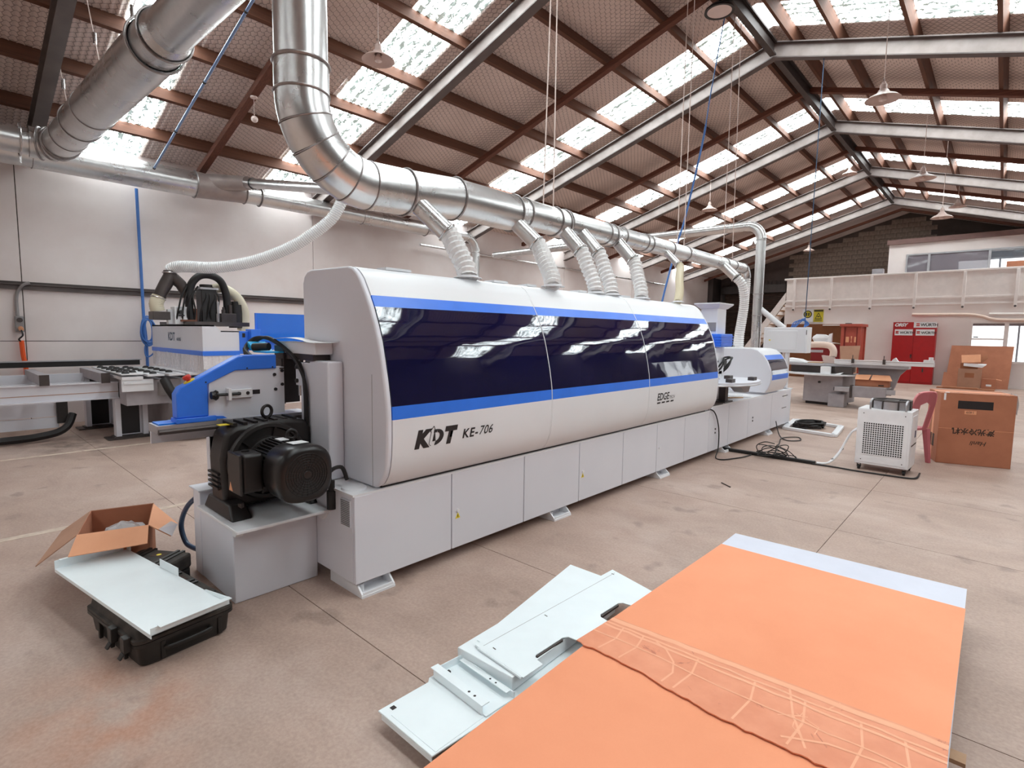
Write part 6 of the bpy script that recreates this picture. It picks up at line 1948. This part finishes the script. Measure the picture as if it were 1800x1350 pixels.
# ================================================================== PANEL SAW
def build_saw():
    t = thing('panel_saw', 'grey sliding table panel saw standing in the middle distance', 'saw', (-3.0, 14.6, 0))
    base = part('cabinet', MB().prism([(-3.45, 14.1), (-2.62, 13.95), (-2.50, 14.7), (-3.75, 15.6)], 'z', 0.06, 0.70), 'saw_grey', t, bevel=0.01)
    part('plinth', MB().prism([(-3.40, 14.16), (-2.66, 14.02), (-2.6, 14.6), (-3.65, 15.5)], 'z', 0.0, 0.06), 'print_black', base)
    part('foot', MB().box((-2.86, 13.80, 0.0), (-2.54, 14.15, 0.30)), 'saw_grey', base, bevel=0.008)
    part('knob', MB().cyl((-3.10, 14.02, 0.53), (-3.10, 13.98, 0.53), 0.025, segs=12), 'black_cast', base)
    arc = [(-3.80, 14.5)] + [(-3.1 + 0.75 * math.cos(a), 14.2 + 0.55 * math.sin(a)) for a in [PI + PI * k / 14 for k in range(15)]] + [(-2.35, 14.7)]
    part('lower_table', MB().prism(arc, 'z', 0.70, 0.73), 'machine_white', t)
    part('table', MB().box((-3.9, 14.1, 0.90), (-2.5, 15.4, 0.955)), 'aluminium', t, bevel=0.006)
    part('table_support', MB().box((-3.8, 14.3, 0.73), (-2.6, 15.2, 0.90)), 'steel_dark', t)
    part('scale_box', MB().box((-2.80, 14.0, 0.74), (-2.45, 14.1, 0.90)), 'steel_dark', t)
    sl = part('sliding_beam', MB().box((-2.82, 13.98, 0.98), (-1.02, 14.12, 1.07)).box((-2.82, 13.96, 1.055), (-1.02, 13.98, 1.075)), 'machine_white', t, bevel=0.006)
    for x in (-2.48, -1.9):
        part('stop', MB().box((x, 13.94, 1.0), (x + 0.05, 14.0, 1.10)).cyl((x + 0.02, 13.95, 1.1), (x + 0.02, 13.95, 1.18), 0.008, segs=8), 'steel_dark', sl)
    part('end_stop', MB().box((-1.2, 13.96, 1.07), (-1.03, 14.12, 1.12)).cyl((-1.08, 14.0, 1.12), (-1.08, 14.0, 1.18), 0.04, segs=12), 'machine_white', sl)
    part('flip_stop', MB().hexa([(-1.75, 13.97, 1.07), (-1.63, 13.97, 1.07), (-1.63, 14.1, 1.07), (-1.75, 14.1, 1.07), (-1.72, 13.97, 1.12), (-1.68, 13.97, 1.15), (-1.68, 14.1, 1.15), (-1.72, 14.1, 1.12)]), 'machine_white', sl)
    part('carriage', MB().box((-2.5, 14.1, 0.90), (-1.45, 14.5, 0.97)), 'aluminium', t, bevel=0.004)
    part('apron', MB().prism([(-2.35, 0.30), (-1.75, 0.30), (-1.62, 0.75), (-1.5, 0.90), (-2.4, 0.90)], 'y', 14.3, 14.4), 'saw_grey', t)
    part('outrigger_box', MB().box((-2.73, 13.72, 0.37), (-2.44, 13.92, 0.47)), 'aluminium', t, bevel=0.006)
    part('box_cap', MB().box((-2.745, 13.73, 0.385), (-2.73, 13.91, 0.455)), 'print_black', t)
    part('outrigger_beam', MB().box((-2.40, 13.8, 0.26), (-1.78, 13.9, 0.50)), 'saw_grey', t, bevel=0.004)
    part('outrigger_plate', MB().box((-2.40, 13.9, 0.47), (-1.74, 14.27, 0.50)), 'saw_grey', t)
    part('beam_end', MB().box((-1.78, 13.82, 0.36), (-1.62, 13.88, 0.46)), 'aluminium', t)
    part('beam_pivot', MB().box((-2.44, 13.76, 0.24), (-2.40, 13.92, 0.52)), 'steel_dark', t)
    part('dust_pipe', MB().ringtube(spline([(-3.5, 14.6, 1.38), (-3.2, 14.5, 1.39), (-3.02, 14.45, 1.36), (-2.94, 14.42, 1.25), (-2.94, 14.4, 1.12)], 8), 0.075, 16), 'pvc_cream', t)
    part('blade_guard', MB().hexa([(-3.10, 14.3, 0.96), (-2.86, 14.3, 0.96), (-2.86, 14.5, 0.96), (-3.10, 14.5, 0.96), (-3.16, 14.32, 1.14), (-2.92, 14.32, 1.12), (-2.92, 14.48, 1.12), (-3.16, 14.48, 1.14)]), 'lamp_enamel', t)
    part('rip_fence', MB().box((-3.75, 14.55, 1.20), (-3.2, 14.62, 1.26)), 'aluminium', t)
    solo('paper_box', MB().box((-3.05, 13.80, 0.732), (-2.86, 13.94, 0.90)), 'label_white', 'small white box on the lower round table of the saw', 'box', bevel=0.004)
    solo('white_scraps', MB().slab([(-2.80, 13.84, 0.738), (-2.66, 13.84, 0.738), (-2.62, 13.98, 0.78), (-2.76, 13.98, 0.745)], 0.004), 'label_white', 'bent white card leaning beside the small box on the saw', 'card')
    solo('wrapped_stock', MB().hexa([(-3.9, 14.15, 0.957), (-3.45, 14.15, 0.957), (-3.45, 14.6, 0.957), (-3.9, 14.6, 0.957), (-3.86, 14.2, 1.06), (-3.6, 14.2, 1.03), (-3.6, 14.55, 1.03), (-3.86, 14.55, 1.06)]), 'label_white', 'white wrapped bundle on the left of the saw table', 'bundle', bevel=0.02)
    solo('wood_sheet', MB().box((-3.42, 14.2, 0.957), (-3.12, 14.7, 0.975)), 'plywood', 'pale wood sheet lying on the saw table', 'sheet')
    # open carton on the floor behind the saw
    C = frame2d((-2.07, 14.09, 0.501), math.radians(2))
    ct = thing('open_carton', 'small open cardboard box resting on the saw outrigger with its front flaps up', 'carton', (-2.07, 14.09, 0.501))
    a, b, H, th = 0.31, 0.15, 0.15, 0.008
    for nm, q in (('side_panel', MB().box((-a, -b, 0), (a, -b + th, H))), ('side_panel', MB().box((-a, b - th, 0), (a, b, H))), ('end_panel', MB().box((-a, -b, 0), (-a + th, b, H))), ('end_panel', MB().box((a - th, -b, 0), (a, b, H))), ('bottom', MB().box((-a, -b, 0.001), (a, b, th)))):
        local(nm, q, 'card_brown', ct, C)
    local('flap', MB().slab([(-0.02, -b - 0.06, H + 0.0), (a + 0.06, -b - 0.07, H + 0.0), (a, -b + 0.03, H + 0.11), (0.0, -b + 0.03, H + 0.11)], th), 'card_light', ct, C)
    local('flap', MB().slab([(-a, -b - 0.05, H), (-0.06, -b - 0.05, H), (-0.02, -b + 0.03, H + 0.11), (-a, -b + 0.03, H + 0.10)], th), 'card_light', ct, C)
    local('print', MB().box((0.12, -b - 0.002, 0.02), (0.22, -b, 0.05)), 'print_dark', ct, C)
build_saw()

# ================================================================== FAR WALL
def build_far():
    YM = 23.62
    # red cabinet
    t = thing('red_cabinet', 'tall red two door steel cabinet with tool supplier signs, against the far white wall', 'cabinet', (-2.3, 23.4, 0))
    x0, x1, y0, H = -2.93, -1.72, 23.2, 1.95
    part('body', MB().box((x0, y0, 0), (x1, YM - 0.02, H)), 'red_paint', t)
    xm = (x0 + x1) / 2
    for a, b, s in ((x0 + 0.01, xm - 0.004, 1), (xm + 0.004, x1 - 0.01, -1)):
        d = part('door', MB().box((a, y0 - 0.02, 0.06), (b, y0, H - 0.015)), 'red_paint', t, bevel=0.006)
        lb = part('sign', MB().box((a + 0.05, y0 - 0.024, H - 0.27), (b - 0.03, y0 - 0.02, H - 0.06)), 'label_white', d)
        part('lettering', text_mesh('WÜRTH', 0.115, (lambda o: (lambda u, v: (o + u, y0 - 0.0255, H - 0.215 + v)))(a + 0.2), bold=0.003, spacing=0.95), 'print_black', d)
        for k in range(2):
            part('emblem', MB().box((a + 0.075, y0 - 0.0255, H - 0.21 + k * 0.055), (a + 0.165, y0 - 0.024, H - 0.175 + k * 0.055)).box((a + 0.095 + 0.03 * k, y0 - 0.0255, H - 0.185 + k * 0.02), (a + 0.115 + 0.03 * k, y0 - 0.024, H - 0.15 + k * 0.02)), 'red_plastic', d)
    part('handle', MB().box((xm - 0.05, y0 - 0.06, 0.90), (xm - 0.02, y0 - 0.02, 1.02)).cyl((xm - 0.035, y0 - 0.06, 1.0), (xm - 0.035, y0 - 0.02, 1.0), 0.025, segs=10), 'steel_dark', t)
    part('lock', MB().box((x1 - 0.3, y0 - 0.04, 0.42), (x1 - 0.26, y0 - 0.02, 0.56)), 'steel_dark', t)
    sg = part('top_sign', MB().box((x0, y0 - 0.01, H), (xm - 0.02, y0 + 0.02, H + 0.19)), 'red_paint', t)
    part('lettering', text_mesh('ORSY', 0.15, lambda u, v: (x0 + 0.04 + u, y0 - 0.0125, H + 0.045 + v), shear=0.25, bold=0.008, spacing=0.9), 'label_white', sg)
    sg = part('top_sign', MB().box((xm - 0.02, y0 - 0.01, H), (x1, y0 + 0.02, H + 0.19)), 'label_white', t)
    part('lettering', text_mesh('WÜRTH', 0.135, lambda u, v: (xm + 0.17 + u, y0 - 0.0125, H + 0.05 + v), bold=0.003, spacing=0.92), 'print_black', sg)
    for k in range(2):
        part('emblem', MB().box((xm + 0.05, y0 - 0.0125, H + 0.05 + k * 0.06), (xm + 0.145, y0 - 0.01, H + 0.09 + k * 0.06)), 'red_plastic', sg)
    # signs
    t = thing('round_sign', 'round yellow and black safety sign on the far white wall', 'sign', (-5.75, YM, 2.46))
    part('plate', MB().box((-5.98, YM - 0.012, 2.16), (-5.60, YM, 2.68)), 'label_white', t)
    part('ring', MB().lathe([(0.0, 0.006), (0.15, 0.006), (0.15, 0.0)], (-5.79, YM - 0.012, 2.47), (0, -1, 0), 28), 'sign_dark', t)
    part('disc', MB().lathe([(0.0, 0.004), (0.115, 0.003), (0.115, 0.0)], (-5.79, YM - 0.018, 2.47), (0, -1, 0), 28), 'sign_yellow', t)
    for x in (-5.83, -5.75):
        part('pictogram', MB().box((x - 0.025, YM - 0.025, 2.41), (x + 0.025, YM - 0.0215, 2.53)), 'sign_dark', t)
    t = thing('warning_sign', 'rectangular yellow warning sign with a black triangle on the far white wall', 'sign', (-5.4, YM, 2.42))
    part('plate', MB().box((-5.58, YM - 0.012, 2.17), (-5.24, YM, 2.65)), 'sign_yellow', t)
    part('header', MB().box((-5.57, YM - 0.014, 2.57), (-5.25, YM - 0.012, 2.64)), 'sign_dark', t)
    tri = MB()
    for a, b in (((-5.52, 2.30), (-5.41, 2.52)), ((-5.41, 2.52), (-5.30, 2.30)), ((-5.30, 2.30), (-5.52, 2.30))):
        tri.bar((a[0], YM - 0.014, a[1]), (b[0], YM - 0.014, b[1]), 0.022, 0.003, (0, 1, 0))
    part('triangle', tri, 'sign_dark', t)
    part('pictogram', MB().box((-5.45, YM - 0.015, 2.36), (-5.37, YM - 0.012, 2.40)), 'sign_dark', t)
    for z in (2.25, 2.205):
        part('text_line', MB().box((-5.54, YM - 0.014, z), (-5.28, YM - 0.012, z + 0.02)), 'sign_dark', t)
    # pin board, shelf of clutter, red crate, orange crate
    t = solo('brown_board', MB().box((-6.5, YM - 0.16, 0.0), (-4.4, YM - 0.13, 2.085)), 'brown_board', 'dark brown board standing against the far wall under the safety signs', 'board', bevel=0.01)
    solo('white_shelf', MB().box((-5.20, YM - 0.22, 2.02), (-3.95, YM - 0.005, 2.06)).box((-5.2, YM - 0.03, 1.96), (-4.4, YM - 0.032, 2.02)), 'trim_white', 'narrow white shelf on the far wall right of the signs', 'shelf')
    solo('shelf_clutter', MB().box((-4.45, YM - 0.2, 2.062), (-4.25, YM - 0.06, 2.12)), 'steel_dark', 'dark tool lying on the narrow white shelf', 'tool', bevel=0.01)
    t = solo('red_chest', MB().box((-4.95, 20.9, 0), (-4.02, 21.5, 1.30)).box((-4.97, 20.88, 1.26), (-4.0, 21.52, 1.32)), 'red_board', 'dark red chest behind the saw with white sheeting on top', 'chest', bevel=0.01)
    mb = MB()
    for i in range(10):
        for j in range(5):
            u, v = i / 9, j / 4
            mb.v.append((-5.0 + 1.05 * u, 20.86 + 0.66 * v, 1.335 + 0.05 * math.sin(3.1 * u) + 0.015 * math.sin(9 * u + 4 * v)))
    for i in range(9):
        for j in range(4):
            a = i * 5 + j
            mb.f.append((a, a + 5, a + 6, a + 1))
    o = solo('white_sheeting', mb, 'label_white', 'white plastic sheeting spread over the dark red chest', 'sheet', angle=80)
    md = o.modifiers.new('thickness', 'SOLIDIFY'); md.thickness = 0.006
    solo('white_bag', MB().ico((-4.72, 21.15, 1.54), 0.2, 2, 0.18, (1.5, 0.9, 0.8), 7).hexa([(-4.5, 21.0, 1.42), (-4.38, 21.0, 1.40), (-4.38, 21.2, 1.40), (-4.5, 21.2, 1.42), (-4.46, 21.04, 1.68), (-4.36, 21.04, 1.72), (-4.36, 21.12, 1.72), (-4.46, 21.12, 1.68)]), 'label_white', 'crumpled white bag on the white sheeting of the red chest', 'bag', angle=20)
    # orange crate standing upright
    t = thing('orange_crate', 'tall orange crate with white printed marks, beside the dark red chest', 'crate', (-3.7, 20.7, 0))
    x0, x1, y0, y1 = -3.98, -3.42, 20.4, 21.3
    part('body', MB().box((x0 + 0.04, y0 + 0.04, 0), (x1 - 0.04, y1 - 0.04, 1.93)), 'orange_crate', t)
    for x in (x0, x1 - 0.09):
        for y in (y0, y1 - 0.09):
            part('corner_post', MB().box((x, y, 0), (x + 0.09, y + 0.09, 1.95)), 'orange_crate', t, bevel=0.006)
    part('lid', MB().box((x0 - 0.04, y0 - 0.04, 1.93), (x1 + 0.04, y1 + 0.04, 2.02)), 'orange_crate', t, bevel=0.008)
    for x in (x0 + 0.09, x1 - 0.13):
        part('groove', MB().box((x, y0 + 0.035, 0), (x + 0.04, y0 + 0.04, 1.9)), 'crate_dark', t)
    for y in (y0 + 0.1, y1 - 0.2):
        part('groove', MB().box((x0 + 0.035, y, 0), (x0 + 0.04, y + 0.1, 1.9)), 'crate_dark', t)
    for x, w2 in ((-3.84, 0.09), (-3.60, 0.06)):
        part('print_mark', MB().box((x, y0 + 0.036, 1.42), (x + w2, y0 + 0.04, 1.60)), 'card_light', t)
    g = MB().box((-3.70, y0 + 0.036, 1.42), (-3.66, y0 + 0.04, 1.44)).box((-3.686, y0 + 0.036, 1.44), (-3.674, y0 + 0.04, 1.54)).prism([(-3.70, 1.62), (-3.66, 1.62), (-3.67, 1.54), (-3.69, 1.54)], 'y', y0 + 0.036, y0 + 0.04)
    part('glass_mark', g, 'card_light', t)
    for k in range(3):
        part('print_mark', MB().box((-3.84 + k * 0.1, y0 + 0.036, 1.16), (-3.77 + k * 0.1, y0 + 0.04, 1.30)), 'card_light', t)
    part('print_mark', MB().box((x0 + 0.036, y0 + 0.3, 1.05), (x0 + 0.04, y0 + 0.6, 1.4)), 'card_light', t)
    solo('kraft_sheet', MB().slab([(-3.86, 20.15, 0.55), (-3.42, 20.15, 0.55), (-3.40, 20.36, 1.32), (-3.98, 20.36, 1.29)], 0.01).slab([(-3.86, 20.10, 0.0), (-3.42, 20.10, 0.0), (-3.42, 20.15, 0.55), (-3.86, 20.15, 0.55)], 0.01), 'card_kraft', 'grey brown card sheet leaning on the front of the orange crate', 'card')
    # pipes on the far wall
    solo('wall_pipe', MB().ringtube(spline([(-2.45, YM - 0.09, 2.41), (-1.8, YM - 0.09, 2.40), (-0.95, YM - 0.09, 2.39), (-0.55, YM - 0.09, 2.32), (-0.35, YM - 0.09, 2.24), (0.2, YM - 0.09, 2.20), (3.0, YM - 0.09, 2.2)], 8), 0.055, 12), 'pvc_cream', 'long cream wall pipe with a bend, above the red cabinet and window', 'pipe')
    solo('wall_pipe', MB().cyl((-0.42, YM - 0.08, 2.40), (3.0, YM - 0.08, 2.37), 0.045, segs=12), 'trim_white', 'short straight white wall pipe above the window', 'pipe')
    # leaning cardboard and the boxes in front of it
    solo('leaning_cardboard', MB().slab([(-1.37, 23.05, 0.0), (0.20, 23.05, 0.0), (0.26, 23.5, 1.36), (-1.29, 23.5, 1.36)], 0.012).slab([(-1.45, 23.02, 0.0), (-0.9, 23.02, 0.0), (-0.88, 23.2, 0.46), (-1.42, 23.2, 0.46)], 0.01), 'card_brown', 'big flat cardboard leaning on the far wall under the window', 'cardboard')
    t = thing('stacked_box', 'lower brown box in front of the leaning cardboard', 'carton', (-0.74, 22.75, 0), 'boxes by the leaning cardboard')
    part('box_body', MB().box((-1.02, 22.5, 0.0), (-0.45, 22.95, 0.62)), 'card_kraft', t, bevel=0.006)
    part('top_flap', MB().box((-1.02, 22.5, 0.62), (-0.45, 22.72, 0.632)), 'card_kraft', t)
    part('print', MB().box((-0.85, 22.498, 0.35), (-0.62, 22.5, 0.5)), 'card_dark', t)
    t = thing('stacked_box', 'upper open box with a pale flap, on the lower brown box', 'carton', (-0.74, 22.75, 0.64), 'boxes by the leaning cardboard')
    part('box_body', MB().box((-0.98, 22.55, 0.634), (-0.55, 22.9, 0.80)), 'card_dark', t)
    part('flap', MB().slab([(-0.95, 22.50, 0.82), (-0.49, 22.50, 0.86), (-0.51, 22.62, 1.10), (-0.98, 22.62, 1.06)], 0.01), 'card_light', t)
    part('side_flap', MB().slab([(-0.50, 22.6, 0.80), (-0.34, 22.6, 0.98), (-0.36, 22.8, 1.10), (-0.5, 22.8, 1.0)], 0.01), 'card_dark', t)
    part('packing', MB().hexa([(-0.9, 22.48, 0.72), (-0.45, 22.48, 0.68), (-0.40, 22.6, 0.72), (-0.9, 22.6, 0.76), (-0.9, 22.48, 0.78), (-0.36, 22.48, 0.76), (-0.34, 22.6, 0.80), (-0.9, 22.6, 0.81)]), 'label_white', t)
    t = thing('stacked_box', 'small brown box right of the lower brown box', 'carton', (-0.25, 22.7, 0), 'boxes by the leaning cardboard')
    part('box_body', MB().box((-0.42, 22.55, 0.0), (-0.09, 22.85, 0.33)), 'card_brown', t)
    part('flap', MB().slab([(-0.09, 22.55, 0.33), (0.04, 22.55, 0.30), (0.04, 22.85, 0.30), (-0.09, 22.85, 0.33)], 0.008), 'card_light', t)
    part('label', MB().box((-0.32, 22.547, 0.10), (-0.19, 22.55, 0.16)), 'label_white', t)
    solo('flat_cardboard', MB().box((-1.5, 21.9, 0.0), (-0.1, 22.4, 0.03)).box((-1.35, 21.95, 0.03), (-0.5, 22.35, 0.05)), 'card_dark', 'flattened cardboard lying on the floor before the boxes', 'cardboard')
    solo('ledge_box', MB().box((-0.12, 23.95, 2.9), (0.5, 24.3, 4.12)), 'card_brown', 'brown box behind the balustrade in front of the office window', 'carton', bevel=0.01)
    solo('grey_case', MB().box((-3.85, 24.2, 2.9), (-3.5, 24.5, 4.15)), 'saw_grey', 'grey upright unit on the mezzanine beside the office wall', 'cabinet', bevel=0.01)
build_far()
